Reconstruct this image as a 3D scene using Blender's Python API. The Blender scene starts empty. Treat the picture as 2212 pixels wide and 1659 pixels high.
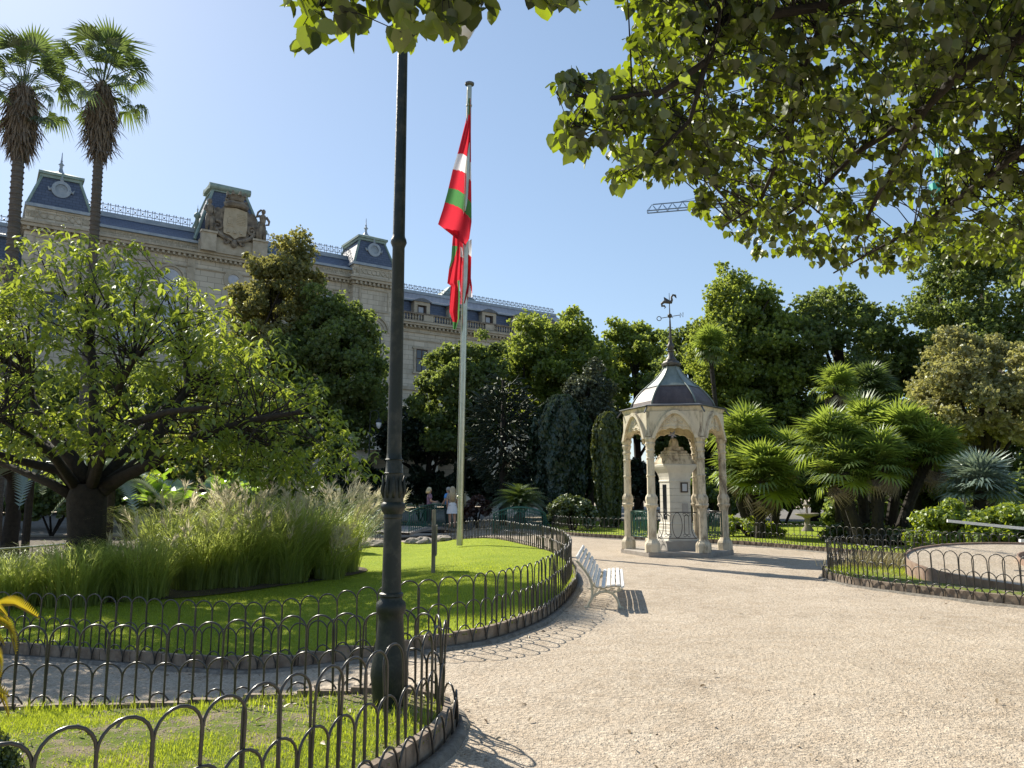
import bpy, bmesh, math, random
import numpy as np
from mathutils import Vector, Matrix, Euler
from mathutils.geometry import delaunay_2d_cdt

SC = bpy.context.scene
COL = SC.collection
R_ = math.radians

# ------------------------------------------------------------------ camera, sky, sun, exposure
CAM_Z, FPX, CX, CY, HOR = 1.6, 1662.0, 1106.0, 829.5, 1063.0      # picture measured on a 2212 x 1659 grid
PITCH = math.atan((HOR - CY) / FPX)
cam = bpy.data.cameras.new('camera')
cam.sensor_width = 36.0
cam.lens = 36.0 * FPX / 2212.0
cam.clip_end = 3000.0
camo = bpy.data.objects.new('camera', cam)
COL.objects.link(camo)
camo.location = (0, 0, CAM_Z)
camo.rotation_euler = (math.pi / 2 + PITCH, 0, 0)
SC.camera = camo

SUN_EL, SUN_AZ = R_(38.0), R_(-41.0)          # azimuth from +Y towards +X
SUNV = Vector((math.sin(SUN_AZ) * math.cos(SUN_EL), math.cos(SUN_AZ) * math.cos(SUN_EL), math.sin(SUN_EL)))
world = bpy.data.worlds.new('World')
SC.world = world
world.use_nodes = True
wn = world.node_tree
sky = wn.nodes.new('ShaderNodeTexSky')
sky.sky_type = 'NISHITA'
sky.sun_disc = False
sky.sun_elevation = SUN_EL
sky.sun_rotation = SUN_AZ % (2 * math.pi)
sky.altitude = 0
sky.air_density = 1.05
sky.dust_density = 0.3
sky.ozone_density = 6.0
wn.nodes['Background'].inputs['Strength'].default_value = 0.15
hz = wn.nodes.new('ShaderNodeGamma')            # gamma compresses the sky colour: dims the glow near the sun, evens the sky
hz.inputs['Gamma'].default_value = 0.63
wn.links.new(sky.outputs['Color'], hz.inputs['Color'])
wn.links.new(hz.outputs['Color'], wn.nodes['Background'].inputs['Color'])
sl = bpy.data.lights.new('sun', 'SUN')
sl.energy = 4.4
sl.angle = R_(0.53)
sl.color = (1.0, 0.93, 0.80)
slo = bpy.data.objects.new('sun', sl)
COL.objects.link(slo)
slo.rotation_euler = SUNV.to_track_quat('Z', 'Y').to_euler()
slo.location = (-30, 40, 50)
SC.view_settings.view_transform = 'Standard'
SC.view_settings.look = 'None'
SC.view_settings.gamma = 1.0
SC.view_settings.use_curve_mapping = False
SC.view_settings.exposure = 0.98
SC.cycles.use_denoising = True
SC.cycles.max_bounces = 8
SC.cycles.diffuse_bounces = 4
SC.cycles.transmission_bounces = 4
SC.cycles.transparent_max_bounces = 8
SC.cycles.caustics_reflective = False
SC.cycles.caustics_refractive = False

# ------------------------------------------------------------------ pixel helpers
_c, _s = math.cos(PITCH), math.sin(PITCH)
def ray(x, y):
    a, b = (x - CX) / FPX, (CY - y) / FPX
    return Vector((a, _c - b * _s, _s + b * _c))
def ground_at(x, y, z=0.0):
    r = ray(x, y)
    return Vector((0, 0, CAM_Z)) + r * ((z - CAM_Z) / r.z)
def at(x, y, Y):
    r = ray(x, y)
    return Vector((0, 0, CAM_Z)) + r * (Y / r.y)
def sstep(a, b, x):
    t = np.clip((np.asarray(x, float) - a) / (b - a), 0, 1)
    return t * t * (3 - 2 * t)
def gz(x, y):
    return -0.30 * sstep(-0.4, -3.2, x) * sstep(4.9, 7.4, y)

# ------------------------------------------------------------------ materials
def _nt(name):
    m = bpy.data.materials.new(name)
    m.use_nodes = True
    nt = m.node_tree
    return m, nt, nt.nodes['Principled BSDF'], nt.nodes['Material Output']
def _setmix(nt, fac, c1, c2):
    mx = nt.nodes.new('ShaderNodeMix')
    mx.data_type = 'RGBA'
    if isinstance(fac, (int, float)):
        mx.inputs[0].default_value = fac
    else:
        nt.links.new(fac, mx.inputs[0])
    for i, c in ((6, c1), (7, c2)):
        if isinstance(c, (tuple, list)):
            mx.inputs[i].default_value = (*c[:3], 1)
        else:
            nt.links.new(c, mx.inputs[i])
    return mx.outputs[2]
def _noise(nt, scale, detail=4, rough=0.6, vec=None, sc3=None):
    n = nt.nodes.new('ShaderNodeTexNoise')
    n.inputs['Scale'].default_value = scale
    n.inputs['Detail'].default_value = detail
    n.inputs['Roughness'].default_value = rough
    if vec is None:
        g = nt.nodes.new('ShaderNodeNewGeometry')
        vec = g.outputs['Position']
    if sc3:
        mp = nt.nodes.new('ShaderNodeMapping')
        mp.inputs['Scale'].default_value = sc3
        nt.links.new(vec, mp.inputs['Vector'])
        vec = mp.outputs['Vector']
    nt.links.new(vec, n.inputs['Vector'])
    return n.outputs['Fac']
def _ramp(nt, fac, a, b):
    r = nt.nodes.new('ShaderNodeMapRange')
    r.inputs['From Min'].default_value = a
    r.inputs['From Max'].default_value = b
    nt.links.new(fac, r.inputs['Value'])
    return r.outputs['Result']
def _bump(nt, fac, strength, dist, normal=None):
    b = nt.nodes.new('ShaderNodeBump')
    b.inputs['Strength'].default_value = strength
    b.inputs['Distance'].default_value = dist
    nt.links.new(fac, b.inputs['Height'])
    if normal is not None:
        nt.links.new(normal, b.inputs['Normal'])
    return b.outputs['Normal']
def surf(name, c1, c2=None, rough=0.7, metal=0.0, scale=6.0, bump=0.0, bscale=40.0, bdist=0.01, spec=0.5, lo=0.35, hi=0.65, sc3=None):
    m, nt, p, o = _nt(name)
    p.inputs['Roughness'].default_value = rough
    p.inputs['Metallic'].default_value = metal
    p.inputs['Specular IOR Level'].default_value = spec
    if c2 is None:
        p.inputs['Base Color'].default_value = (*c1, 1)
    else:
        f = _ramp(nt, _noise(nt, scale, 6, 0.65, sc3=sc3), lo, hi)
        nt.links.new(_setmix(nt, f, c1, c2), p.inputs['Base Color'])
    if bump:
        nt.links.new(_bump(nt, _noise(nt, bscale, 5, 0.7), bump, bdist), p.inputs['Normal'])
    return m
def leafmat(name, c1, c2, trans=0.45, ctrans=None, gloss=0.10, rough=0.45, tlo=0.7, thi=1.3):
    """leaf colours vary with the per-leaf attribute tint; part of the light passes through"""
    m, nt, p, o = _nt(name)
    nt.nodes.remove(p)
    at_ = nt.nodes.new('ShaderNodeAttribute')
    at_.attribute_name = 'tint'
    oi = nt.nodes.new('ShaderNodeObjectInfo')
    ad = nt.nodes.new('ShaderNodeMath')
    ad.operation = 'MAXIMUM'
    nt.links.new(at_.outputs['Fac'], ad.inputs[0])
    ml = nt.nodes.new('ShaderNodeMath')
    ml.operation = 'LESS_THAN'
    nt.links.new(at_.outputs['Fac'], ml.inputs[0])
    ml.inputs[1].default_value = 0.0001
    mu = nt.nodes.new('ShaderNodeMath')
    mu.operation = 'MULTIPLY'
    nt.links.new(ml.outputs[0], mu.inputs[0])
    nt.links.new(oi.outputs['Random'], mu.inputs[1])
    nt.links.new(mu.outputs[0], ad.inputs[1])
    col = _setmix(nt, ad.outputs[0], c1, c2)
    d = nt.nodes.new('ShaderNodeBsdfDiffuse')
    t = nt.nodes.new('ShaderNodeBsdfTranslucent')
    g = nt.nodes.new('ShaderNodeBsdfGlossy')
    g.inputs['Roughness'].default_value = rough
    g.inputs['Color'].default_value = (0.9, 0.95, 0.9, 1)
    nt.links.new(col, d.inputs['Color'])
    if ctrans is None:
        ctrans = tuple(min(1, a * b) for a, b in zip(tuple((c1[i] + c2[i]) / 2 for i in range(3)), (2.3, 2.0, 0.9)))
    tc = _setmix(nt, ad.outputs[0], tuple(c * tlo for c in ctrans), tuple(min(1, c * thi) for c in ctrans))
    nt.links.new(tc, t.inputs['Color'])
    m1 = nt.nodes.new('ShaderNodeMixShader')
    m1.inputs[0].default_value = trans
    nt.links.new(d.outputs[0], m1.inputs[1])
    nt.links.new(t.outputs[0], m1.inputs[2])
    m2 = nt.nodes.new('ShaderNodeMixShader')
    m2.inputs[0].default_value = gloss
    nt.links.new(m1.outputs[0], m2.inputs[1])
    nt.links.new(g.outputs[0], m2.inputs[2])
    nt.links.new(m2.outputs[0], o.inputs['Surface'])
    return m
def gravelmat(name, c1, c2, c3):
    m, nt, p, o = _nt(name)
    p.inputs['Roughness'].default_value = 0.92
    p.inputs['Specular IOR Level'].default_value = 0.25
    v = nt.nodes.new('ShaderNodeTexVoronoi')
    v.inputs['Scale'].default_value = 75.0
    g = nt.nodes.new('ShaderNodeNewGeometry')
    nt.links.new(g.outputs['Position'], v.inputs['Vector'])
    v2 = nt.nodes.new('ShaderNodeTexVoronoi')
    v2.inputs['Scale'].default_value = 27.0
    nt.links.new(g.outputs['Position'], v2.inputs['Vector'])
    sep = nt.nodes.new('ShaderNodeSeparateColor')
    nt.links.new(v.outputs['Color'], sep.inputs[0])
    big = _ramp(nt, _noise(nt, 0.55, 5, 0.6), 0.38, 0.66)
    mid = _ramp(nt, _noise(nt, 5.0, 5, 0.7), 0.38, 0.62)
    fin = _ramp(nt, _noise(nt, 30.0, 4, 0.8), 0.36, 0.60)
    base = _setmix(nt, big, c1, c2)
    mm = nt.nodes.new('ShaderNodeMath')
    mm.operation = 'MULTIPLY'
    nt.links.new(mid, mm.inputs[0])
    mm.inputs[1].default_value = 0.45
    base = _setmix(nt, mm.outputs[0], base, c3)
    scuff = _ramp(nt, _noise(nt, 1.7, 7, 0.75, sc3=(1.0, 0.55, 1.0)), 0.53, 0.72)
    sm = nt.nodes.new('ShaderNodeMath')
    sm.operation = 'MULTIPLY'
    nt.links.new(scuff, sm.inputs[0])
    sm.inputs[1].default_value = 0.5
    base = _setmix(nt, sm.outputs[0], base, tuple(c * 0.66 for c in c1))
    mul = nt.nodes.new('ShaderNodeMath')
    mul.operation = 'MULTIPLY_ADD'
    nt.links.new(sep.outputs[0], mul.inputs[0])
    mul.inputs[1].default_value = 0.40
    mul.inputs[2].default_value = 0.62
    mul2 = nt.nodes.new('ShaderNodeMath')
    mul2.operation = 'MULTIPLY_ADD'
    nt.links.new(fin, mul2.inputs[0])
    mul2.inputs[1].default_value = 0.45
    mul2.inputs[2].default_value = 0.80
    mu3 = nt.nodes.new('ShaderNodeMath')
    mu3.operation = 'MULTIPLY'
    nt.links.new(mul.outputs[0], mu3.inputs[0])
    nt.links.new(mul2.outputs[0], mu3.inputs[1])
    vm = nt.nodes.new('ShaderNodeVectorMath')
    vm.operation = 'SCALE'
    nt.links.new(base, vm.inputs[0])
    nt.links.new(mu3.outputs[0], vm.inputs['Scale'])
    nt.links.new(vm.outputs[0], p.inputs['Base Color'])
    n1 = _bump(nt, v.outputs['Distance'], 0.75, 0.010)
    n2 = _bump(nt, v2.outputs['Distance'], 0.5, 0.016, n1)
    n3 = _bump(nt, _noise(nt, 7.0, 5, 0.7), 0.4, 0.03, n2)
    nt.links.new(n3, p.inputs['Normal'])
    return m
def grassmat(name, c1, c2, c3, bare=0.0, cb=(0.2, 0.15, 0.09)):
    m, nt, p, o = _nt(name)
    p.inputs['Roughness'].default_value = 0.9
    p.inputs['Specular IOR Level'].default_value = 0.1
    a = _ramp(nt, _noise(nt, 1.1, 5, 0.6), 0.35, 0.65)
    b = _ramp(nt, _noise(nt, 45.0, 3, 0.8), 0.35, 0.65)
    col = _setmix(nt, a, c1, c2)
    mm = nt.nodes.new('ShaderNodeMath')
    mm.operation = 'MULTIPLY'
    nt.links.new(b, mm.inputs[0])
    mm.inputs[1].default_value = 0.7
    col = _setmix(nt, mm.outputs[0], col, c3)
    if bare:
        k = _ramp(nt, _noise(nt, 3.2, 6, 0.75), 0.62 - bare, 0.66 - bare * 0.6)
        col = _setmix(nt, k, col, cb)
    nt.links.new(col, p.inputs['Base Color'])
    nt.links.new(_bump(nt, _noise(nt, 90.0, 4, 0.8), 0.9, 0.02), p.inputs['Normal'])
    return m

M = {}
M['gravel'] = gravelmat('gravel', (0.42, 0.335, 0.245), (0.53, 0.435, 0.33), (0.62, 0.545, 0.445))
M['gravel_pale'] = gravelmat('pale_gravel', (0.50, 0.42, 0.32), (0.42, 0.34, 0.25), (0.60, 0.52, 0.42))
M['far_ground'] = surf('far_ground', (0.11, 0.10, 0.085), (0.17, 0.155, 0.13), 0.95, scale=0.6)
M['lawn'] = grassmat('lawn_turf', (0.18, 0.26, 0.016), (0.27, 0.335, 0.026), (0.32, 0.37, 0.055))
M['bed'] = grassmat('thin_turf', (0.15, 0.21, 0.03), (0.20, 0.24, 0.045), (0.10, 0.14, 0.025), 0.12, (0.30, 0.245, 0.17))
M['soil'] = surf('dark_soil', (0.05, 0.036, 0.022), (0.10, 0.072, 0.045), 0.95, scale=5, bump=0.8, bscale=30, bdist=0.02)
M['kerb'] = surf('kerb_concrete', (0.17, 0.125, 0.09), (0.31, 0.25, 0.19), 0.9, scale=9, bump=0.4, bscale=60, bdist=0.006)
M['footing'] = surf('footing_concrete', (0.12, 0.105, 0.085), (0.25, 0.225, 0.19), 0.95, scale=14, bump=0.8, bscale=45, bdist=0.012)
M['iron'] = surf('black_iron', (0.018, 0.018, 0.016), (0.045, 0.038, 0.03), 0.34, 0.0, scale=20, bump=0.15, bscale=120, bdist=0.002, spec=0.7)
M['lamp_iron'] = surf('lamp_green_iron', (0.009, 0.015, 0.012), (0.062, 0.062, 0.048), 0.5, 0.0, scale=9, bump=0.7, bscale=38, bdist=0.005, spec=0.4, lo=0.48, hi=0.78)
M['green_iron'] = surf('green_railing_iron', (0.008, 0.07, 0.05), (0.014, 0.10, 0.07), 0.4, spec=0.5, scale=10)
M['steel'] = surf('flagpole_steel', (0.42, 0.42, 0.33), (0.55, 0.54, 0.44), 0.33, 0.85, scale=3)
M['bark'] = surf('bark', (0.035, 0.027, 0.020), (0.085, 0.068, 0.05), 0.95, scale=7, bump=1.0, bscale=22, bdist=0.03, sc3=(1, 1, 0.3))
M['dark_bark'] = surf('dark_bark', (0.016, 0.013, 0.010), (0.035, 0.028, 0.021), 0.95, scale=9, bump=0.8, bscale=30, bdist=0.02)
M['palm_bark'] = surf('palm_bark', (0.07, 0.062, 0.055), (0.13, 0.118, 0.105), 0.95, scale=10, bump=0.9, bscale=16, bdist=0.03, sc3=(0.4, 0.4, 3.0))
M['thatch'] = surf('dead_palm_thatch', (0.13, 0.10, 0.075), (0.27, 0.225, 0.17), 0.95, scale=9, sc3=(4, 4, 0.4))
def ashlarmat(name, c1, c2):
    """coursed blocks along the palace front, with soot streaks"""
    m, nt, p, o = _nt(name)
    p.inputs['Roughness'].default_value = 0.9
    g = nt.nodes.new('ShaderNodeNewGeometry')
    dt = nt.nodes.new('ShaderNodeVectorMath')
    dt.operation = 'DOT_PRODUCT'
    dt.inputs[1].default_value = (0.82137, 0.5704, 0)
    nt.links.new(g.outputs['Position'], dt.inputs[0])
    sp = nt.nodes.new('ShaderNodeSeparateXYZ')
    nt.links.new(g.outputs['Position'], sp.inputs[0])
    cb = nt.nodes.new('ShaderNodeCombineXYZ')
    nt.links.new(dt.outputs['Value'], cb.inputs[0])
    nt.links.new(sp.outputs['Z'], cb.inputs[1])
    b = nt.nodes.new('ShaderNodeTexBrick')
    b.inputs['Scale'].default_value = 1.0
    b.inputs['Brick Width'].default_value = 1.3
    b.inputs['Row Height'].default_value = 0.52
    b.inputs['Mortar Size'].default_value = 0.022
    b.inputs['Color1'].default_value = (*c1, 1)
    b.inputs['Color2'].default_value = (*c2, 1)
    b.inputs['Mortar'].default_value = (*(x * 0.6 for x in c1), 1)
    nt.links.new(cb.outputs[0], b.inputs['Vector'])
    soot = _ramp(nt, _noise(nt, 0.9, 7, 0.7, sc3=(1.0, 1.0, 0.22)), 0.50, 0.78)
    mu = nt.nodes.new('ShaderNodeMath')
    mu.operation = 'MULTIPLY'
    nt.links.new(soot, mu.inputs[0])
    mu.inputs[1].default_value = 0.65
    col = _setmix(nt, mu.outputs[0], b.outputs['Color'], tuple(x * 0.42 for x in c1))
    nt.links.new(col, p.inputs['Base Color'])
    nt.links.new(_bump(nt, b.outputs['Fac'], 0.4, -0.02), p.inputs['Normal'])
    return m
M['stone'] = ashlarmat('palace_sandstone', (0.43, 0.395, 0.315), (0.53, 0.49, 0.40))
M['stone_trim'] = surf('palace_trim_stone', (0.30, 0.27, 0.205), (0.44, 0.40, 0.315), 0.9, scale=1.2, bump=0.2, bscale=8, bdist=0.03)
M['stone_dark'] = surf('weathered_sculpture_stone', (0.10, 0.085, 0.07), (0.27, 0.235, 0.18), 0.95, scale=1.6, bump=0.6, bscale=7, bdist=0.05)
M['shield'] = surf('shield_stone', (0.34, 0.29, 0.20), (0.43, 0.375, 0.27), 0.9, scale=2)
def slatemat(name, c1, c2):
    m, nt, p, o = _nt(name)
    p.inputs['Roughness'].default_value = 0.5
    b = nt.nodes.new('ShaderNodeTexBrick')
    b.inputs['Scale'].default_value = 1.0
    b.inputs['Brick Width'].default_value = 0.5
    b.inputs['Row Height'].default_value = 0.26
    b.inputs['Mortar Size'].default_value = 0.02
    b.inputs['Color1'].default_value = (*c1, 1)
    b.inputs['Color2'].default_value = (*c2, 1)
    b.inputs['Mortar'].default_value = (*(x * 0.55 for x in c1), 1)
    uv = nt.nodes.new('ShaderNodeUVMap')
    nt.links.new(uv.outputs[0], b.inputs['Vector'])
    nt.links.new(b.outputs['Color'], p.inputs['Base Color'])
    nt.links.new(_bump(nt, b.outputs['Fac'], 0.5, 0.02), p.inputs['Normal'])
    return m
M['slate'] = slatemat('blue_slate', (0.062, 0.085, 0.135), (0.085, 0.11, 0.165))
M['slate_sunlit'] = slatemat('sunlit_slate', (0.30, 0.29, 0.30), (0.38, 0.37, 0.37))  # grazing sunlight on the upper wing slope, put into the slate colour
M['zinc'] = surf('zinc_flashing', (0.22, 0.27, 0.32), (0.33, 0.38, 0.42), 0.55, 0.2, scale=1.5)
M['verdigris'] = surf('green_copper', (0.16, 0.24, 0.21), (0.27, 0.35, 0.31), 0.65, 0.1, scale=2.0)
M['glass_dark'] = surf('dark_glass', (0.015, 0.018, 0.022), None, 0.08, spec=0.8)
M['glass_pale'] = surf('curtained_glass', (0.45, 0.47, 0.50), (0.30, 0.33, 0.38), 0.15, scale=1.5)
M['wood_dark'] = surf('dark_shutter_wood', (0.045, 0.032, 0.025), (0.07, 0.05, 0.04), 0.7)
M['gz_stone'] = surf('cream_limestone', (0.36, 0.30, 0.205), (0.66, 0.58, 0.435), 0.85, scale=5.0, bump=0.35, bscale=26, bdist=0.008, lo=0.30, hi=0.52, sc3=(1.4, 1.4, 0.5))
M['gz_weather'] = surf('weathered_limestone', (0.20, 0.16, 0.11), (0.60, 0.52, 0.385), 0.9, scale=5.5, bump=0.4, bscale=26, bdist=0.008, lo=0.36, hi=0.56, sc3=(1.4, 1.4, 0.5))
M['gz_step'] = surf('step_stone', (0.26, 0.23, 0.20), (0.38, 0.34, 0.29), 0.85, scale=4, bump=0.2, bscale=30)
M['ped_stone'] = surf('white_marble', (0.52, 0.49, 0.42), (0.64, 0.61, 0.53), 0.75, scale=3)
M['ped_grey'] = surf('grey_plinth_stone', (0.33, 0.31, 0.28), (0.42, 0.395, 0.36), 0.8, scale=4)
M['dome_low'] = surf('dark_lead_copper', (0.05, 0.036, 0.036), (0.11, 0.085, 0.08), 0.5, 0.1, scale=3, sc3=(1.5, 1.5, 0.35))
M['dome_up'] = surf('patina_copper', (0.13, 0.165, 0.145), (0.25, 0.29, 0.26), 0.5, 0.1, scale=3, sc3=(1.5, 1.5, 0.4))
M['lead'] = surf('lead_grey', (0.075, 0.08, 0.085), (0.13, 0.135, 0.14), 0.45, 0.35, scale=5)
M['finial'] = surf('aged_finial_metal', (0.06, 0.055, 0.05), (0.13, 0.12, 0.10), 0.55, 0.4, scale=9)
M['white_paint'] = surf('white_slat_paint', (0.82, 0.81, 0.78), (0.74, 0.73, 0.70), 0.45, scale=9)
M['cream_iron'] = surf('cream_bench_iron', (0.62, 0.58, 0.45), (0.50, 0.46, 0.34), 0.45, scale=9)
M['rust'] = surf('rusty_edging_steel', (0.20, 0.125, 0.09), (0.34, 0.245, 0.185), 0.8, 0.0, scale=6)
M['rock'] = surf('pond_rock', (0.20, 0.175, 0.14), (0.33, 0.29, 0.24), 0.95, scale=4, bump=0.8, bscale=10, bdist=0.04)
M['wood_post'] = surf('weathered_post', (0.16, 0.135, 0.10), (0.30, 0.26, 0.20), 0.9, scale=8, sc3=(3, 3, 0.5), bump=0.3, bscale=30)
M['crane_steel'] = surf('crane_blue_grey', (0.10, 0.17, 0.26), None, 0.5)
M['crane_green'] = surf('crane_green', (0.02, 0.30, 0.23), None, 0.5)
M['skin'] = surf('skin', (0.52, 0.31, 0.22), None, 0.55)
M['blond'] = surf('blond_hair', (0.55, 0.45, 0.26), (0.68, 0.57, 0.36), 0.6, scale=30)
M['longhair'] = surf('light_brown_hair', (0.40, 0.31, 0.18), (0.52, 0.42, 0.27), 0.6, scale=30)
M['greyhair'] = surf('grey_hair', (0.35, 0.33, 0.30), None, 0.6)
M['purple'] = surf('purple_stripe_cloth', (0.16, 0.09, 0.14), (0.30, 0.19, 0.26), 0.85, scale=20, sc3=(0.2, 0.2, 2.5))
M['darkcloth'] = surf('dark_trousers', (0.02, 0.022, 0.03), None, 0.9)
M['blue_shirt'] = surf('blue_shirt', (0.10, 0.30, 0.62), None, 0.85)
M['beige_top'] = surf('beige_top', (0.36, 0.30, 0.24), None, 0.85)
M['white_cloth'] = surf('white_skirt', (0.75, 0.76, 0.80), None, 0.85)
M['lantern_glass'] = surf('milky_lantern_glass', (0.72, 0.74, 0.76), None, 0.15)
def flagmat(name, c):
    m, nt, p, o = _nt(name)
    nt.nodes.remove(p)
    d = nt.nodes.new('ShaderNodeBsdfDiffuse')
    t = nt.nodes.new('ShaderNodeBsdfTranslucent')
    d.inputs['Color'].default_value = (*c, 1)
    t.inputs['Color'].default_value = (*c, 1)
    mx = nt.nodes.new('ShaderNodeMixShader')
    mx.inputs[0].default_value = 0.55
    nt.links.new(d.outputs[0], mx.inputs[1])
    nt.links.new(t.outputs[0], mx.inputs[2])
    nt.links.new(mx.outputs[0], o.inputs['Surface'])
    return m
M['flag_red'] = flagmat('flag_red', (0.60, 0.035, 0.055))
M['flag_white'] = flagmat('flag_white', (0.80, 0.78, 0.80))
M['flag_green'] = flagmat('flag_green', (0.09, 0.25, 0.085))

L = {}
L['linden'] = leafmat('linden_leaf', (0.010, 0.024, 0.006), (0.16, 0.165, 0.075), 0.42, (0.27, 0.35, 0.012), 0.05, 0.45, 0.12, 1.9)
L['magnolia'] = leafmat('cherry_leaf', (0.07, 0.13, 0.02), (0.17, 0.21, 0.035), 0.50, (0.42, 0.50, 0.05), 0.06)
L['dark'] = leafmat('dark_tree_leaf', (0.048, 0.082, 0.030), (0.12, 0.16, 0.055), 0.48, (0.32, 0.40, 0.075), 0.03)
L['mid'] = leafmat('mid_tree_leaf', (0.065, 0.11, 0.024), (0.15, 0.19, 0.045), 0.5, (0.42, 0.50, 0.07), 0.03)
L['pale'] = leafmat('pale_lime_leaf', (0.15, 0.16, 0.055), (0.34, 0.32, 0.15), 0.45, (0.50, 0.48, 0.14), 0.05)
L['olive'] = leafmat('olive_tree_leaf', (0.09, 0.11, 0.035), (0.21, 0.20, 0.075), 0.42, (0.40, 0.38, 0.09), 0.04)
L['greypine'] = leafmat('grey_pine_needle', (0.045, 0.06, 0.035), (0.10, 0.115, 0.07), 0.25, (0.15, 0.17, 0.08), 0.05)
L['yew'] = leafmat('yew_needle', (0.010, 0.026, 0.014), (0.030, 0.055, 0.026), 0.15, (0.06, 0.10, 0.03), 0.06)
L['cypress'] = leafmat('cypress_spray', (0.025, 0.045, 0.010), (0.085, 0.105, 0.022), 0.25, (0.16, 0.18, 0.03), 0.05)
L['bush'] = leafmat('bush_leaf', (0.025, 0.055, 0.012), (0.09, 0.12, 0.03), 0.25, (0.18, 0.22, 0.04), 0.08)
L['hedge'] = leafmat('bright_hedge_leaf', (0.09, 0.16, 0.015), (0.20, 0.26, 0.03), 0.45, (0.42, 0.50, 0.03), 0.05)
L['red'] = leafmat('red_shrub_leaf', (0.05, 0.022, 0.018), (0.11, 0.055, 0.04), 0.3, (0.14, 0.05, 0.03), 0.05)
L['araucaria'] = leafmat('araucaria_rope', (0.010, 0.020, 0.012), (0.045, 0.055, 0.03), 0.05, (0.06, 0.07, 0.03), 0.03, 0.5)
L['palm'] = leafmat('fan_palm_leaf', (0.055, 0.105, 0.022), (0.14, 0.19, 0.045), 0.48, (0.36, 0.46, 0.06), 0.05, 0.45)
L['palm_dark'] = leafmat('tall_palm_leaf', (0.030, 0.055, 0.022), (0.07, 0.095, 0.035), 0.40, (0.18, 0.25, 0.05), 0.06, 0.45)
L['palm_blue'] = leafmat('blue_palm_leaf', (0.13, 0.19, 0.15), (0.22, 0.28, 0.22), 0.30, (0.25, 0.32, 0.20), 0.12, 0.4)
L['cycad'] = leafmat('cycad_leaf', (0.03, 0.07, 0.02), (0.085, 0.13, 0.03), 0.30, (0.2, 0.28, 0.04), 0.18, 0.35)
L['banana'] = leafmat('banana_leaf', (0.06, 0.14, 0.025), (0.12, 0.21, 0.04), 0.5, (0.35, 0.55, 0.03), 0.15, 0.35)
L['tussock'] = leafmat('silver_grass_blade', (0.15, 0.21, 0.05), (0.32, 0.36, 0.14), 0.60, (0.62, 0.70, 0.16), 0.06, 0.4)
L['plume'] = leafmat('grass_plume', (0.60, 0.55, 0.40), (0.76, 0.71, 0.56), 0.5, (0.74, 0.67, 0.48), 0.0)
L['blade'] = leafmat('turf_blade', (0.17, 0.24, 0.02), (0.30, 0.35, 0.045), 0.5, (0.52, 0.60, 0.04), 0.03)
L['fern'] = leafmat('yellow_fern', (0.30, 0.22, 0.02), (0.50, 0.38, 0.04), 0.45, (0.62, 0.48, 0.03), 0.03)
L['litter'] = leafmat('fallen_leaf', (0.12, 0.07, 0.035), (0.42, 0.33, 0.22), 0.1, (0.2, 0.12, 0.05), 0.05)
L['drygrass'] = leafmat('dry_grass', (0.26, 0.22, 0.11), (0.40, 0.35, 0.20), 0.35, (0.40, 0.34, 0.14), 0.03)

# ------------------------------------------------------------------ objects
def wpos(o):
    p = Vector((0, 0, 0))
    while o is not None:
        p += o.location
        o = o.parent
    return p
def tag(o, label=None, cat=None, group=None, kind=None):
    if label: o['label'] = label
    if cat: o['category'] = cat
    if group: o['group'] = group
    if kind: o['kind'] = kind
    return o
def thing(name, label, cat, loc, group=None, rotz=0.0):
    o = bpy.data.objects.new(name, None)
    o.empty_display_size = 0.2
    COL.objects.link(o)
    o.location = loc
    o.rotation_euler = (0, 0, rotz)
    return tag(o, label, cat, group)
def link(name, me, parent=None, world=True, loc=None, rot=None, scale=None):
    """mesh in world coordinates under an unrotated parent (world) or in the parent's own coordinates"""
    o = bpy.data.objects.new(name, me)
    COL.objects.link(o)
    if parent is not None:
        o.parent = parent
        if world:
            o.location = (Vector(loc) if loc is not None else Vector((0, 0, 0))) - wpos(parent)
        elif loc is not None:
            o.location = loc
    elif loc is not None:
        o.location = loc
    if rot is not None:
        o.rotation_euler = rot
    if scale is not None:
        o.scale = scale
    return o

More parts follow.
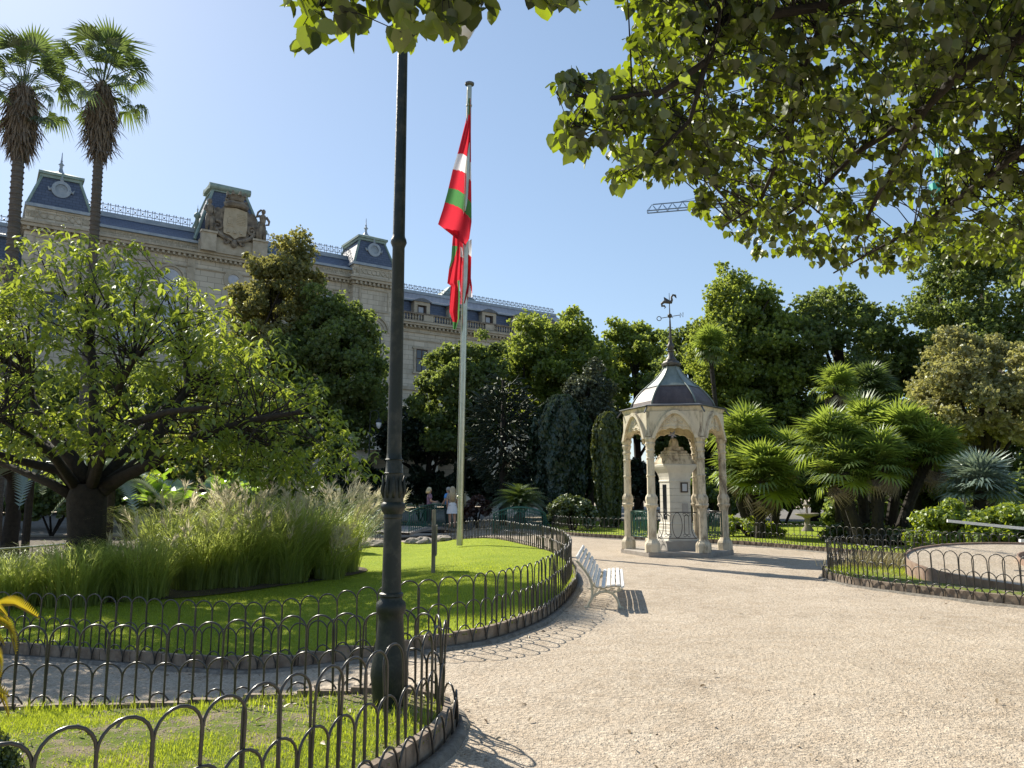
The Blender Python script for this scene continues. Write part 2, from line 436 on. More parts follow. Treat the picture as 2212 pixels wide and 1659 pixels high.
class MB:
    def __init__(self):
        self.v, self.f, self.m = [], [], []
    def add(self, vs, fs, mi=0):
        b = len(self.v)
        self.v += [tuple(p) for p in vs]
        self.f += [tuple(b + i for i in f) for f in fs]
        self.m += [mi] * len(fs)
    def box(self, c, s, rz=0.0, mi=0, taper=1.0):
        x, y, z = s[0] / 2, s[1] / 2, s[2] / 2
        cr, sr = math.cos(rz), math.sin(rz)
        vs = []
        for dz, k in ((-z, 1.0), (z, taper)):
            for dx, dy in ((-x, -y), (x, -y), (x, y), (-x, y)):
                dx, dy = dx * k, dy * k
                vs.append((c[0] + dx * cr - dy * sr, c[1] + dx * sr + dy * cr, c[2] + dz))
        self.add(vs, [(3, 2, 1, 0), (4, 5, 6, 7), (0, 1, 5, 4), (1, 2, 6, 5), (2, 3, 7, 6), (3, 0, 4, 7)], mi)
    def obox(self, o, ax, ay, az, mi=0):
        """box from a corner and three edge vectors"""
        o, ax, ay, az = Vector(o), Vector(ax), Vector(ay), Vector(az)
        vs = [o, o + ax, o + ax + ay, o + ay, o + az, o + ax + az, o + ax + ay + az, o + ay + az]
        fl = ax.cross(ay).dot(az) > 0
        fs = [(3, 2, 1, 0), (4, 5, 6, 7), (0, 1, 5, 4), (1, 2, 6, 5), (2, 3, 7, 6), (3, 0, 4, 7)]
        self.add(vs, fs if fl else [tuple(reversed(f)) for f in fs], mi)
    def tube(self, pts, radii, n=6, mi=0, caps=True, up=None):
        pts = [Vector(p) for p in pts]
        if not isinstance(radii, (list, tuple)):
            radii = [radii] * len(pts)
        rings = []
        ref = Vector((0, 0, 1)) if up is None else Vector(up)
        for i, p in enumerate(pts):
            d = (pts[min(i + 1, len(pts) - 1)] - pts[max(i - 1, 0)])
            d = d.normalized() if d.length > 1e-9 else Vector((0, 0, 1))
            a = ref.cross(d)
            if a.length < 1e-3:
                a = Vector((1, 0, 0)).cross(d)
                if a.length < 1e-3:
                    a = Vector((0, 1, 0)).cross(d)
            a.normalize()
            if rings and a.dot(la) < 0 and up is None:
                a = -a
            la = a
            b = d.cross(a)
            rings.append([p + (a * math.cos(2 * math.pi * k / n) + b * math.sin(2 * math.pi * k / n)) * radii[i] for k in range(n)])
        vs = [q for r in rings for q in r]
        fs = []
        for i in range(len(rings) - 1):
            for k in range(n):
                k2 = (k + 1) % n
                fs.append((i * n + k, i * n + k2, (i + 1) * n + k2, (i + 1) * n + k))
        if caps:
            fs.append(tuple(reversed(range(n))))
            fs.append(tuple((len(rings) - 1) * n + k for k in range(n)))
        self.add(vs, fs, mi)
    def lathe(self, prof, c=(0, 0, 0), n=24, phase=0.0, mi=0, cap=True):
        vs, fs = [], []
        for r, z in prof:
            for k in range(n):
                a = phase + 2 * math.pi * k / n
                vs.append((c[0] + r * math.cos(a), c[1] + r * math.sin(a), c[2] + z))
        for i in range(len(prof) - 1):
            for k in range(n):
                k2 = (k + 1) % n
                fs.append((i * n + k, i * n + k2, (i + 1) * n + k2, (i + 1) * n + k))
        if cap:
            fs.append(tuple(reversed(range(n))))
            fs.append(tuple((len(prof) - 1) * n + k for k in range(n)))
        self.add(vs, fs, mi)
    def ball(self, c, r, n=10, mi=0, jitter=0.0, rnd=None):
        r = (r, r, r) if isinstance(r, (int, float)) else r
        prof = [(math.sin(math.pi * i / (n // 2)), -math.cos(math.pi * i / (n // 2))) for i in range(n // 2 + 1)]
        vs, fs = [], []
        m = len(prof)
        for i, (pr, pz) in enumerate(prof):
            for k in range(n):
                a = 2 * math.pi * k / n
                j = 1 + (rnd.uniform(-jitter, jitter) if jitter and 0 < i < m - 1 else 0)
                vs.append((c[0] + r[0] * pr * math.cos(a) * j, c[1] + r[1] * pr * math.sin(a) * j, c[2] + r[2] * pz * j))
        for i in range(m - 1):
            for k in range(n):
                k2 = (k + 1) % n
                fs.append((i * n + k, i * n + k2, (i + 1) * n + k2, (i + 1) * n + k))
        self.add(vs, fs, mi)
    def mesh(self, name, mats, smooth=False, uvplane=None, merge=False):
        me = bpy.data.meshes.new(name)
        me.from_pydata(self.v, [], self.f)
        for m in (mats if isinstance(mats, (list, tuple)) else [mats]):
            me.materials.append(m)
        if len(me.materials) > 1:
            me.polygons.foreach_set('material_index', self.m)
        if smooth:
            me.polygons.foreach_set('use_smooth', [True] * len(me.polygons))
        if uvplane:
            uvl = me.uv_layers.new(name='UVMap')
            co = np.array(self.v)
            uax, vax = np.array(uvplane[0]), np.array(uvplane[1])
            idx = np.zeros(len(me.loops), int)
            me.loops.foreach_get('vertex_index', idx)
            uv = np.stack([co[idx] @ uax, co[idx] @ vax], 1)
            uvl.data.foreach_set('uv', uv.ravel())
        me.validate()
        me.update()
        return me
    def build(self, name, mats, parent=None, smooth=False, world=True, uvplane=None, **k):
        me = self.mesh(name, mats, smooth, uvplane)
        if smooth == 'auto':
            try:
                me.set_sharp_from_angle(angle=R_(40))
            except Exception:
                pass
        return link(name, me, parent, world, **k)

def np_mesh(name, V, faces_flat, loop_tot, mat, tint=None, smooth=False):
    me = bpy.data.meshes.new(name)
    me.vertices.add(len(V))
    me.vertices.foreach_set('co', np.asarray(V, np.float32).ravel())
    me.loops.add(len(faces_flat))
    me.loops.foreach_set('vertex_index', np.asarray(faces_flat, np.int32))
    me.polygons.add(len(loop_tot))
    st = np.concatenate([[0], np.cumsum(loop_tot)[:-1]]).astype(np.int32)
    me.polygons.foreach_set('loop_start', st)
    me.update(calc_edges=True)
    me.materials.append(mat)
    if tint is not None:
        a = me.attributes.new('tint', 'FLOAT', 'POINT')
        a.data.foreach_set('value', np.asarray(tint, np.float32))
    if smooth:
        me.polygons.foreach_set('use_smooth', np.ones(len(loop_tot), bool))
    me.validate()
    return me
def batch(name, tv, tf, Rm, loc, sc, tint, mat):
    """many copies of a small template joined into one mesh"""
    tv = np.asarray(tv, float)
    N, k = len(loc), len(tv)
    sc = np.asarray(sc, float)
    if sc.ndim == 1:
        sc = np.repeat(sc[:, None], 3, 1)
    P = tv[None] * sc[:, None, :]
    P = np.einsum('nij,nkj->nki', Rm, P) + loc[:, None, :]
    flat = np.concatenate([np.array(f) for f in tf])
    tot = np.array([len(f) for f in tf])
    F = (flat[None] + (np.arange(N) * k)[:, None]).ravel()
    return np_mesh(name, P.reshape(-1, 3), F, np.tile(tot, N), mat, np.repeat(np.clip(tint, 0.001, 1), k))
def frames(nrm, rng, spin=None, along=None):
    """rotation matrices whose z axis is nrm; x axis is random, or close to along"""
    n = nrm / np.maximum(np.linalg.norm(nrm, axis=1, keepdims=True), 1e-9)
    a = rng.normal(size=n.shape) if along is None else along
    x = a - n * np.sum(a * n, 1, keepdims=True)
    x /= np.maximum(np.linalg.norm(x, axis=1, keepdims=True), 1e-9)
    y = np.cross(n, x)
    return np.stack([x, y, n], 2)
def usph(rng, n):
    v = rng.normal(size=(n, 3))
    return v / np.linalg.norm(v, axis=1, keepdims=True)

# leaf templates, length 1 along +x, stalk at the origin
T_HEART = ([(0.05, 0, 0), (0, 0.2, 0.05), (0.12, 0.43, 0.10), (0.45, 0.46, 0.10), (0.78, 0.24, 0.05), (1.0, 0, -0.06),
            (0.78, -0.24, 0.05), (0.45, -0.46, 0.10), (0.12, -0.43, 0.10), (0, -0.2, 0.05), (0.5, 0, 0.0)],
           [(0, 10, 2, 1), (10, 3, 2), (10, 4, 3), (10, 5, 4), (10, 6, 5), (10, 7, 6), (10, 8, 7), (0, 9, 8, 10)])
T_LANCE = ([(0, 0, 0), (0.25, 0.15, 0.05), (0.6, 0.17, 0.04), (1, 0, -0.14), (0.6, -0.17, 0.04), (0.25, -0.15, 0.05), (0.5, 0, -0.01)],
           [(0, 6, 1), (6, 2, 1), (6, 3, 2), (6, 4, 3), (6, 5, 4), (6, 0, 5)])
T_TUFT = ([(-0.5, 0, 0), (0, 0.36, 0.10), (0.5, 0, 0), (0, -0.36, 0.10), (0.12, 0.1, 0.45), (-0.2, -0.1, -0.4), (0.42, -0.22, 0.1)],
          [(0, 1, 2), (0, 2, 3), (4, 5, 6)])
T_DIAMOND = ([(-0.5, 0, 0), (0, 0.32, 0.08), (0.5, 0, 0), (0, -0.32, 0.08)], [(0, 1, 2), (0, 2, 3)])
# ------------------------------------------------------------------ ground
def resample(pts, step):
    A = np.array([(p[0], p[1]) for p in pts])
    d = np.concatenate([[0], np.cumsum(np.linalg.norm(np.diff(A, axis=0), axis=1))])
    q = np.arange(0, d[-1], step)
    return [Vector((float(x), float(y))) for x, y in zip(np.interp(q, d, A[:, 0]), np.interp(q, d, A[:, 1]))]
def smooth_path(pts, it=3):
    P = [Vector((p[0], p[1])) for p in pts]
    for _ in range(it):
        Q = [P[0]]
        for a, b in zip(P[:-1], P[1:]):
            Q += [a * 0.75 + b * 0.25, a * 0.25 + b * 0.75]
        Q.append(P[-1])
        P = Q
    return P
def offset_path(P, d):
    out = []
    for i, p in enumerate(P):
        t = (P[min(i + 1, len(P) - 1)] - P[max(i - 1, 0)]).normalized()
        out.append(p + Vector((t.y, -t.x)) * d)       # +d lies to the right of the path
    return out
def inside(poly, x, y):
    c = False
    j = len(poly) - 1
    for i in range(len(poly)):
        xi, yi, xj, yj = poly[i][0], poly[i][1], poly[j][0], poly[j][1]
        if (yi > y) != (yj > y) and x < (xj - xi) * (y - yi) / (yj - yi) + xi:
            c = not c
        j = i
    return c
def inside_np(poly, X, Y):
    c = np.zeros(X.shape, bool)
    j = len(poly) - 1
    for i in range(len(poly)):
        xi, yi, xj, yj = poly[i][0], poly[i][1], poly[j][0], poly[j][1]
        if yi != yj:
            c ^= ((yi > Y) != (yj > Y)) & (X < (xj - xi) * (Y - yi) / (yj - yi) + xi)
        j = i
    return c
def sheet(name, poly, zfun, step, mat, kind='structure'):
    b = [Vector((p[0], p[1])) for p in poly]
    xs, ys = [p.x for p in b], [p.y for p in b]
    n = len(b)
    GX, GY = np.meshgrid(np.arange(min(xs), max(xs), step), np.arange(min(ys), max(ys), step))
    ok = inside_np(b, GX, GY)
    pts = b + [Vector((x, y)) for x, y in zip(GX[ok], GY[ok])]
    r = delaunay_2d_cdt(pts, [(i, (i + 1) % n) for i in range(n)], [], 1, 1e-5)
    vs, fs = r[0], r[2]
    me = bpy.data.meshes.new(name)
    me.from_pydata([(p.x, p.y, float(zfun(p.x, p.y))) for p in vs], [], fs)
    me.materials.append(mat)
    me.polygons.foreach_set('use_smooth', [True] * len(me.polygons))
    me.update()
    o = link(name, me)
    if kind:
        o['kind'] = kind
    return o

def axis(a, b, fine0, fine1, fs, cs):
    v = list(np.arange(fine0, fine1, fs))
    x = fine0
    g = fs
    while x > a:
        g = min(g * 1.35, cs)
        x -= g
        v.insert(0, x)
    x, g = fine1, fs
    while x < b:
        v.append(x)
        g = min(g * 1.35, cs)
        x += g
    return np.array(v)
gx, gy = axis(-900, 900, -14, 14, 0.4, 120), axis(-200, 1200, -3, 36, 0.4, 120)
GX, GY = np.meshgrid(gx, gy)
rg = np.random.default_rng(3)
GZ = gz(GX, GY) + np.where((np.abs(GX) < 14) & (GY < 36), rg.normal(0, 0.006, GX.shape), 0)
nx, ny = len(gx), len(gy)
ii = np.arange(nx * ny).reshape(ny, nx)
Fq = np.stack([ii[:-1, :-1], ii[:-1, 1:], ii[1:, 1:], ii[1:, :-1]], -1).reshape(-1)
me = np_mesh('ground', np.stack([GX, GY, GZ], -1).reshape(-1, 3), Fq, np.full((nx - 1) * (ny - 1), 4), M['gravel'], smooth=True)
tag(link('ground', me), kind='structure')

# bed outlines (outer foot of the kerb), walked with the gravel on the right-hand side
LAWN_F = smooth_path([(-9.6, 9.9), (-7.5, 9.6), (-5.6, 9.3), (-3.8, 8.75), (-2.2, 8.3), (-1.35, 8.12), (-0.53, 8.26), (0.0, 9.0), (0.47, 10.15),
                      (0.92, 12.25), (1.17, 14.2), (1.23, 16.2), (1.12, 18.2), (0.95, 19.8), (0.62, 21.3), (-0.2, 24.8), (-1.8, 27.6), (-2.6, 28.6)], 2)
LAWN_P = LAWN_F + [Vector(p) for p in ((-4.2, 28.2), (-5.6, 26.5), (-7.0, 23.5), (-9.2, 20.5), (-10.2, 17.0), (-9.9, 13.0))]
NEAR_F = smooth_path([(-3.4, 1.0), (-2.3, 2.2), (-1.62, 2.98), (-1.32, 3.36), (-1.05, 3.75), (-0.84, 4.15), (-0.65, 4.53), (-0.52, 4.85), (-0.43, 5.2),
                      (-0.39, 5.55), (-0.43, 5.85), (-0.62, 6.05), (-0.95, 6.13), (-1.5, 6.18), (-2.2, 6.2), (-2.9, 6.2), (-3.7, 6.08), (-5.2, 5.9)], 2)
NEAR_P = NEAR_F + [Vector((-5.6, 1.0))]
CLOCK_F = smooth_path([(11.5, 17.6), (9.5, 17.4), (7.6, 16.8), (6.4, 15.8), (5.85, 14.9), (5.75, 14.2), (5.9, 13.2), (6.5, 12.1), (7.22, 10.85), (8.6, 9.5), (11.0, 8.0)], 2)
CLOCK_P = CLOCK_F + [Vector((13.0, 12.0))]
BACK_F = smooth_path([(12.6, 13.0), (10.9, 15.4), (9.5, 18.3), (8.2, 21.2), (7.0, 23.6), (5.4, 25.0), (3.86, 26.3), (2.1, 28.3), (1.5, 30.5), (1.6, 33.0)], 2)
BACK_F = list(reversed(BACK_F))
BACK_P = BACK_F + [Vector((40, 14)), Vector((40, 40)), Vector((1.6, 40))]

def lawn_z(x, y):
    return gz(x, y) + 0.115 + 0.05 * math.sin(min(max((y - 9) / 14, 0), 1) * math.pi)
def near_z(x, y):
    return float(gz(x, y)) + 0.115
def flat_z(h):
    return lambda x, y: float(gz(x, y)) + h
KERB_IN = 0.05
sheet('lawn', offset_path(LAWN_F, -KERB_IN) + LAWN_P[len(LAWN_F):], lawn_z, 0.5, M['lawn'])
sheet('thin_grass_bed', offset_path(NEAR_F, -KERB_IN) + NEAR_P[len(NEAR_F):], near_z, 0.25, M['bed'])
sheet('clock_bed', offset_path(CLOCK_F, -KERB_IN) + CLOCK_P[len(CLOCK_F):], flat_z(0.12), 0.4, M['bed'])
sheet('back_garden', offset_path(BACK_F, -KERB_IN) + BACK_P[len(BACK_F):], flat_z(0.12), 0.8, M['lawn'])
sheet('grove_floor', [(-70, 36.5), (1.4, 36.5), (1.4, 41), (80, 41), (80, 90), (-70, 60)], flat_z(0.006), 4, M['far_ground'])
sheet('left_garden', [(-40, 17), (-12.5, 17), (-11.3, 21), (-11, 26), (-11, 33), (-40, 33)], flat_z(0.03), 1.5, M['soil'])
GRASSBED = [(-9.3, 11.6), (-7.8, 12.2), (-6.2, 12.6), (-5.0, 13.4), (-4.2, 14.8), (-3.5, 16.0), (-3.1, 17.4), (-3.6, 18.6), (-5.2, 18.6), (-7.0, 17.0), (-9.0, 16.5), (-9.8, 14.0)]
sheet('planting_bed_soil', [Vector(p) for p in smooth_path(GRASSBED + [GRASSBED[0]], 2)[:-1]], lambda x, y: lawn_z(x, y) + 0.02, 0.5, M['soil'])

# ------------------------------------------------------------------ kerbs: single slabs, one behind the other
def unit_box(name, mat, bevel=0.0):
    b = MB()
    b.box((0, 0, 0.5), (1, 1, 1))
    me = b.mesh(name, mat)
    if bevel:
        bm = bmesh.new()
        bm.from_mesh(me)
        bmesh.ops.bevel(bm, geom=bm.edges[:], offset=bevel, segments=1, affect='EDGES')
        bm.to_mesh(me)
        bm.free()
    return me
SLAB = [unit_box('kerb_slab', M['kerb'], 0.014) for _ in range(3)]
def kerb(name, F, i0, i1, height, slab=0.42, maxn=300):
    root = bpy.data.objects.new(name, None)
    COL.objects.link(root)
    root.location = (F[0].x, F[0].y, 0)
    root['kind'] = 'structure'
    P = resample(F, slab)
    rnd = random.Random(len(name))
    for a, b in list(zip(P[:-1], P[1:]))[i0:i1]:
        d = b - a
        t = d.normalized()
        nrm = Vector((t.y, -t.x))
        c = (a + b) / 2 - nrm * 0.03
        h = (height(c.x, c.y) if callable(height) else height)
        z = float(gz(c.x, c.y)) - 0.05
        o = link('kerb_slab', rnd.choice(SLAB), root, True, (c.x, c.y, z), (rnd.uniform(-.03, .03), rnd.uniform(-.012, .012), math.atan2(d.y, d.x) + rnd.uniform(-.012, .012)),
                 (d.length - 0.008, 0.06, h + 0.05 + rnd.uniform(-0.006, 0.006)))
    b = MB()
    Q = offset_path(F, 0.075)
    for a, c in zip(Q[:-1], Q[1:]):
        z0, z1 = float(gz(a.x, a.y)), float(gz(c.x, c.y))
        t = (c - a).normalized()
        nn = Vector((t.y, -t.x))
        pr = [(-0.045, -0.03), (-0.045, 0.035), (0.015, 0.03), (0.05, -0.03)]
        vs = [(a.x + nn.x * u, a.y + nn.y * u, z0 + w) for u, w in pr] + [(c.x + nn.x * u, c.y + nn.y * u, z1 + w) for u, w in pr]
        b.add(vs, [(0, 1, 5, 4), (1, 2, 6, 5), (2, 3, 7, 6)])
    b.build('kerb_footing', M['footing'], root, smooth=True)
    return root
kerb('lawn_kerb', LAWN_F, 0, None, 0.15)
kerb('near_bed_kerb', NEAR_F, 0, None, 0.15)
kerb('clock_bed_kerb', CLOCK_F, 0, None, 0.15)
kerb('back_garden_kerb', BACK_F, 0, None, 0.15)

# ------------------------------------------------------------------ hoop fences
HR = 0.0078
def hoop_mesh(name, h, w, r=HR, n=6, arc=10):
    b = MB()
    pts = [(-w / 2, 0, -0.05), (-w / 2, 0, (h - w / 2) * 0.55), (-w / 2, 0, h - w / 2)]
    pts += [(-w / 2 * math.cos(math.pi * k / arc), 0, h - w / 2 + w / 2 * math.sin(math.pi * k / arc)) for k in range(1, arc)]
    pts += [(w / 2, 0, h - w / 2), (w / 2, 0, (h - w / 2) * 0.55), (w / 2, 0, -0.05)]
    b.tube(pts, r, n, up=(0, 1, 0), caps=False)
    return b.mesh(name, M['iron'], smooth=True)
def bow_mesh(name, h, w, r=HR, n=6, arc=8):
    b = MB()
    pts = [(-w / 2, 0, -0.04)] + [(-w / 2 * math.cos(math.pi * k / arc), 0, 0.02 + (h - 0.02) * math.sin(math.pi * k / arc)) for k in range(0, arc + 1)] + [(w / 2, 0, -0.04)]
    b.tube(pts, r, n, up=(0, 1, 0), caps=False)
    return b.mesh(name, M['iron'], smooth=True)
PIT = 0.215
H_TALL = hoop_mesh('tall_hoop', 0.60, PIT)
H_MID = hoop_mesh('middle_hoop', 0.33, PIT)
H_BOW = bow_mesh('low_bow', 0.215, PIT * 1.02)
H_TALLF = hoop_mesh('tall_hoop_slim', 0.60, PIT, n=4, arc=6)
H_MIDF = hoop_mesh('middle_hoop_slim', 0.33, PIT, n=4, arc=6)
H_BOWF = bow_mesh('low_bow_slim', 0.215, PIT * 1.02, n=4, arc=6)
def hoop_fence(name, label, F, soil, group, seed, s0=0, s1=None, slim=False, dead=()):
    rnd = random.Random(seed)
    P = resample(offset_path(F, -0.085), PIT)[s0:s1]
    B = resample(offset_path(F, 0.02), PIT)[s0:s1]
    p0 = P[len(P) // 2]
    root = thing(name, label, 'fence', (p0.x, p0.y, float(gz(p0.x, p0.y))), group)
    mt, mm, mb = (H_TALLF, H_MIDF, H_BOWF) if slim else (H_TALL, H_MID, H_BOW)
    def put(nm, me, a, b, z, out=0.0):
        d = b - a
        t = d.normalized()
        c = (a + b) / 2 + Vector((t.y, -t.x)) * out
        link(nm, me, root, True, (c.x, c.y, z), (rnd.gauss(0, .022), rnd.gauss(0, .014), math.atan2(d.y, d.x) + rnd.gauss(0, .02)), (d.length / PIT, 1, rnd.gauss(1, 0.012)))
    for a, b in zip(P[:-1], P[1:]):
        m = (a + b) / 2
        put('tall_hoop', mt, a, b, soil(m.x, m.y))
    for a, b, c in zip(P[:-2], P[1:-1], P[2:]):
        put('middle_hoop', mm, (a + b) / 2, (b + c) / 2, soil(b.x, b.y), 0.012)
    for a, b in zip(B[:-1], B[1:]):
        m = (a + b) / 2
        put('low_bow', mb, a, b, float(gz(m.x, m.y)), 0.0)
    return root
FG = 'double row black hoop fences round the beds'
hoop_fence('hoop_fence', 'black iron hoop fence round the near grass bed holding the lamp post', NEAR_F, near_z, FG, 1)
hoop_fence('hoop_fence', 'black iron hoop fence round the large bright lawn with the flagpole', LAWN_F, lawn_z, FG, 2)
hoop_fence('hoop_fence', 'black iron hoop fence round the gravel clock bed on the right', CLOCK_F, flat_z(0.11), FG, 3)
hoop_fence('hoop_fence', 'black hoop fence along the palm garden behind the stone pavilion', BACK_F, flat_z(0.11), FG, 4, slim=True)
OUTER_F = smooth_path([(-9.0, 30.5), (-7.2, 31.5), (-5.4, 31.0), (-4.4, 30.4)], 2)
hoop_fence('hoop_fence', 'short hoop fence beside the pond path left of the green footbridge', OUTER_F, flat_z(0.0), FG, 5, slim=True)
FARB_F = smooth_path([(-3.4, 38.0), (-1.5, 36.5), (0.2, 36.0), (1.5, 35.5)], 2)
hoop_fence('hoop_fence', 'far hoop fence behind the right footbridge by the spiky cycad', FARB_F, flat_z(0.0), FG, 6, slim=True)
# two gate posts in the lawn fence
for px, lab in ((0.99, 'nearer black gate post in the far curve of the lawn fence'), (0.80, 'farther black gate post in the far curve of the lawn fence')):
    yy = {0.99: 19.2, 0.80: 20.4}[px]
    g = thing('gate_post', lab, 'post', (px, yy, float(lawn_z(px, yy))), 'gate posts in the lawn fence')
    b = MB()
    b.tube([(px, yy, -0.05), (px, yy, 0.70)], 0.028, 8)
    b.build('post_shaft', M['iron'], g)
    b = MB()
    b.tube([(px - 0.02, yy - 0.35, lawn_z(px, yy)), (px, yy, 0.52)], 0.012, 6)
    b.build('brace', M['iron'], g)

# ------------------------------------------------------------------ turf blades
def blades(name, poly, n, zfun, h, w, mat, seed, dens=None, ymin=-9, kind='stuff', simple=False):
    rng = np.random.default_rng(seed)
    xs, ys = [p[0] for p in poly], [p[1] for p in poly]
    X, Y = rng.uniform(min(xs), max(xs), n * 3), rng.uniform(min(ys), max(ys), n * 3)
    ok = inside_np(poly, X, Y)
    if dens is not None:
        ok &= rng.random(len(X)) < dens(X, Y)
    X, Y = X[ok][:n], Y[ok][:n]
    n = len(X)
    Z = np.array([float(zfun(a, b)) for a, b in zip(X, Y)])
    loc = np.stack([X, Y, Z - 0.005], 1)
    tv = [(0, -0.5, 0), (0, 0.5, 0), (0.18, 0.30, 0.6), (0.18, -0.30, 0.6), (0.5, 0, 1.0)]
    tf = [(0, 1, 2, 3), (3, 2, 4)]
    if simple:
        tv, tf = [(0, -0.5, 0), (0, 0.5, 0), (0.5, 0, 1.0)], [(0, 1, 2)]
    ang = rng.uniform(0, 2 * np.pi, n)
    Rm = np.zeros((n, 3, 3))
    Rm[:, 0, 0] = np.cos(ang); Rm[:, 0, 1] = -np.sin(ang); Rm[:, 1, 0] = np.sin(ang); Rm[:, 1, 1] = np.cos(ang); Rm[:, 2, 2] = 1
    hh = h * rng.uniform(0.5, 1.4, n)
    sc = np.stack([hh * rng.uniform(0.4, 1.6, n), np.full(n, w) * rng.uniform(0.7, 1.4, n), hh], 1)
    me = batch(name, tv, tf, Rm, loc, sc, rng.beta(2, 2, n), mat)
    return tag(link(name, me), kind=kind)
def patch_noise(X, Y, s=1.0, seed=0):
    r = np.random.default_rng(seed)
    out = np.zeros_like(X)
    for k in range(7):
        a, f, p = r.uniform(0, 6.28), r.uniform(1.2, 4.2) * s, r.uniform(0, 6.28)
        out += np.sin((X * math.cos(a) + Y * math.sin(a)) * f + p)
    return out / 3.0
blades('grass_tufts', [(p.x, p.y) for p in NEAR_P], 62000, near_z, 0.030, 0.0042, L['blade'], 11,
       lambda X, Y: np.clip(0.16 + 0.75 * patch_noise(X, Y, 1.8, 5) + 0.26 * (Y - 4.8), 0.03, 1))
blades('low_turf', [(p.x, p.y) for p in NEAR_P], 70000, near_z, 0.014, 0.006, L['blade'], 15, lambda X, Y: np.clip(0.55 + 0.7 * patch_noise(X, Y, 1.8, 5), 0.10, 1), simple=True)
blades('tall_grass_tufts', [(-1.45, 5.25), (-0.5, 5.2), (-0.46, 5.75), (-1.3, 5.95), (-3.6, 6.1), (-3.6, 5.9), (-1.9, 5.8)], 4200, near_z, 0.085, 0.006, L['blade'], 12,
       lambda X, Y: np.clip(0.25 + 0.9 * patch_noise(X, Y, 2.2, 8), 0.04, 1))
blades('lawn_blades', [(p.x, p.y) for p in LAWN_P], 120000, lawn_z, 0.028, 0.010, L['blade'], 13, lambda X, Y: np.clip((17.5 - Y) / 6.0, 0.10, 1), simple=True)
blades('clock_bed_grass', [(p.x, p.y) for p in CLOCK_P], 22000, flat_z(0.12), 0.06, 0.010, L['blade'], 14,
       lambda X, Y: np.clip(0.15 + 0.8 * patch_noise(X, Y, 1.3, 3) + 0.35 * (Y - 13), 0.02, 1), simple=True)

# gravel stones and fallen bits of leaf on the path
rng = np.random.default_rng(21)
n = 9000
Yg = 2.2 + 9 * rng.random(n) ** 1.7
Xg = (rng.random(n) * 1.25 - 0.32) * Yg * 0.75
keep = ~(inside_np([(p.x, p.y) for p in NEAR_P], Xg, Yg) | inside_np([(p.x, p.y) for p in LAWN_P], Xg, Yg) | inside_np([(p.x, p.y) for p in CLOCK_P], Xg, Yg))
Xg, Yg = Xg[keep], Yg[keep]
n = len(Xg)
tv = [(0.5, 0, 0), (-0.5, 0.1, 0), (0, 0.45, 0.05), (0.05, -0.45, 0.02), (0, 0, 0.42)]
tf = [(0, 2, 4), (2, 1, 4), (1, 3, 4), (3, 0, 4)]
me = batch('path_stones', tv, tf, frames(np.array([[0, 0, 1.0]]).repeat(n, 0), rng), np.stack([Xg, Yg, gz(Xg, Yg) + 0.001], 1), rng.uniform(0.005, 0.014, n), rng.random(n), M['gravel_pale'])
tag(link('path_stones', me), kind='stuff')
n = 950
Yg = 2.2 + 11 * rng.random(n) ** 1.3
Xg = (rng.random(n) * 1.3 - 0.45) * Yg * 0.75
edge = rng.random(n) < 0.45
Fp = resample(offset_path(NEAR_F, 0.2), 0.05) + resample(offset_path(LAWN_F[:40], 0.2), 0.05)
idx = rng.integers(0, len(Fp), n)
Xg = np.where(edge, np.array([Fp[i].x for i in idx]) + rng.normal(0, .10, n), Xg)
Yg = np.where(edge, np.array([Fp[i].y for i in idx]) + rng.normal(0, .10, n), Yg)
keep = ~(inside_np([(p.x, p.y) for p in LAWN_P], Xg, Yg) | inside_np([(p.x, p.y) for p in CLOCK_P], Xg, Yg))
Xg, Yg = Xg[keep], Yg[keep]
n = len(Xg)
inb = inside_np([(p.x, p.y) for p in NEAR_P], Xg, Yg)
Zg = np.where(inb, np.array([near_z(a, b) for a, b in zip(Xg, Yg)]) + 0.02, gz(Xg, Yg) + 0.004)
nr = np.stack([rng.normal(0, .35, n), rng.normal(0, .35, n), np.ones(n)], 1)
me = batch('leaf_litter', *T_LANCE, frames(nr, rng), np.stack([Xg, Yg, Zg + 0.006], 1), rng.uniform(0.02, 0.065, n) * np.where(rng.random(n) < .75, .6, 1.2), rng.random(n), L['litter'])
tag(link('leaf_litter', me), kind='stuff')

# crumbs of earth and a few dead leaves on the thin turf
rng = np.random.default_rng(33)
n = 9000
Xc, Yc = rng.uniform(-3.6, -0.4, n), rng.uniform(2.0, 6.1, n)
ok = inside_np([(p.x, p.y) for p in NEAR_P], Xc, Yc) & (rng.random(n) < np.clip(0.55 - 0.8 * patch_noise(Xc, Yc, 1.8, 5), 0.05, 1))
Xc, Yc = Xc[ok], Yc[ok]
n = len(Xc)
Zc = np.array([near_z(a, b) for a, b in zip(Xc, Yc)])
me = batch('earth_crumbs', tv, tf, frames(np.array([[0, 0, 1.0]]).repeat(n, 0), rng), np.stack([Xc, Yc, Zc], 1), rng.uniform(0.006, 0.022, n), rng.random(n), M['kerb'])
tag(link('earth_crumbs', me), kind='stuff')
k = rng.choice(n, 90, replace=False)
nr = np.stack([rng.normal(0, .5, 90), rng.normal(0, .5, 90), np.ones(90)], 1)
me = batch('bed_leaf_litter', *T_LANCE, frames(nr, rng), np.stack([Xc[k], Yc[k], Zc[k] + 0.018], 1), rng.uniform(0.03, 0.075, 90), rng.random(90), L['litter'])
tag(link('bed_leaf_litter', me), kind='stuff')
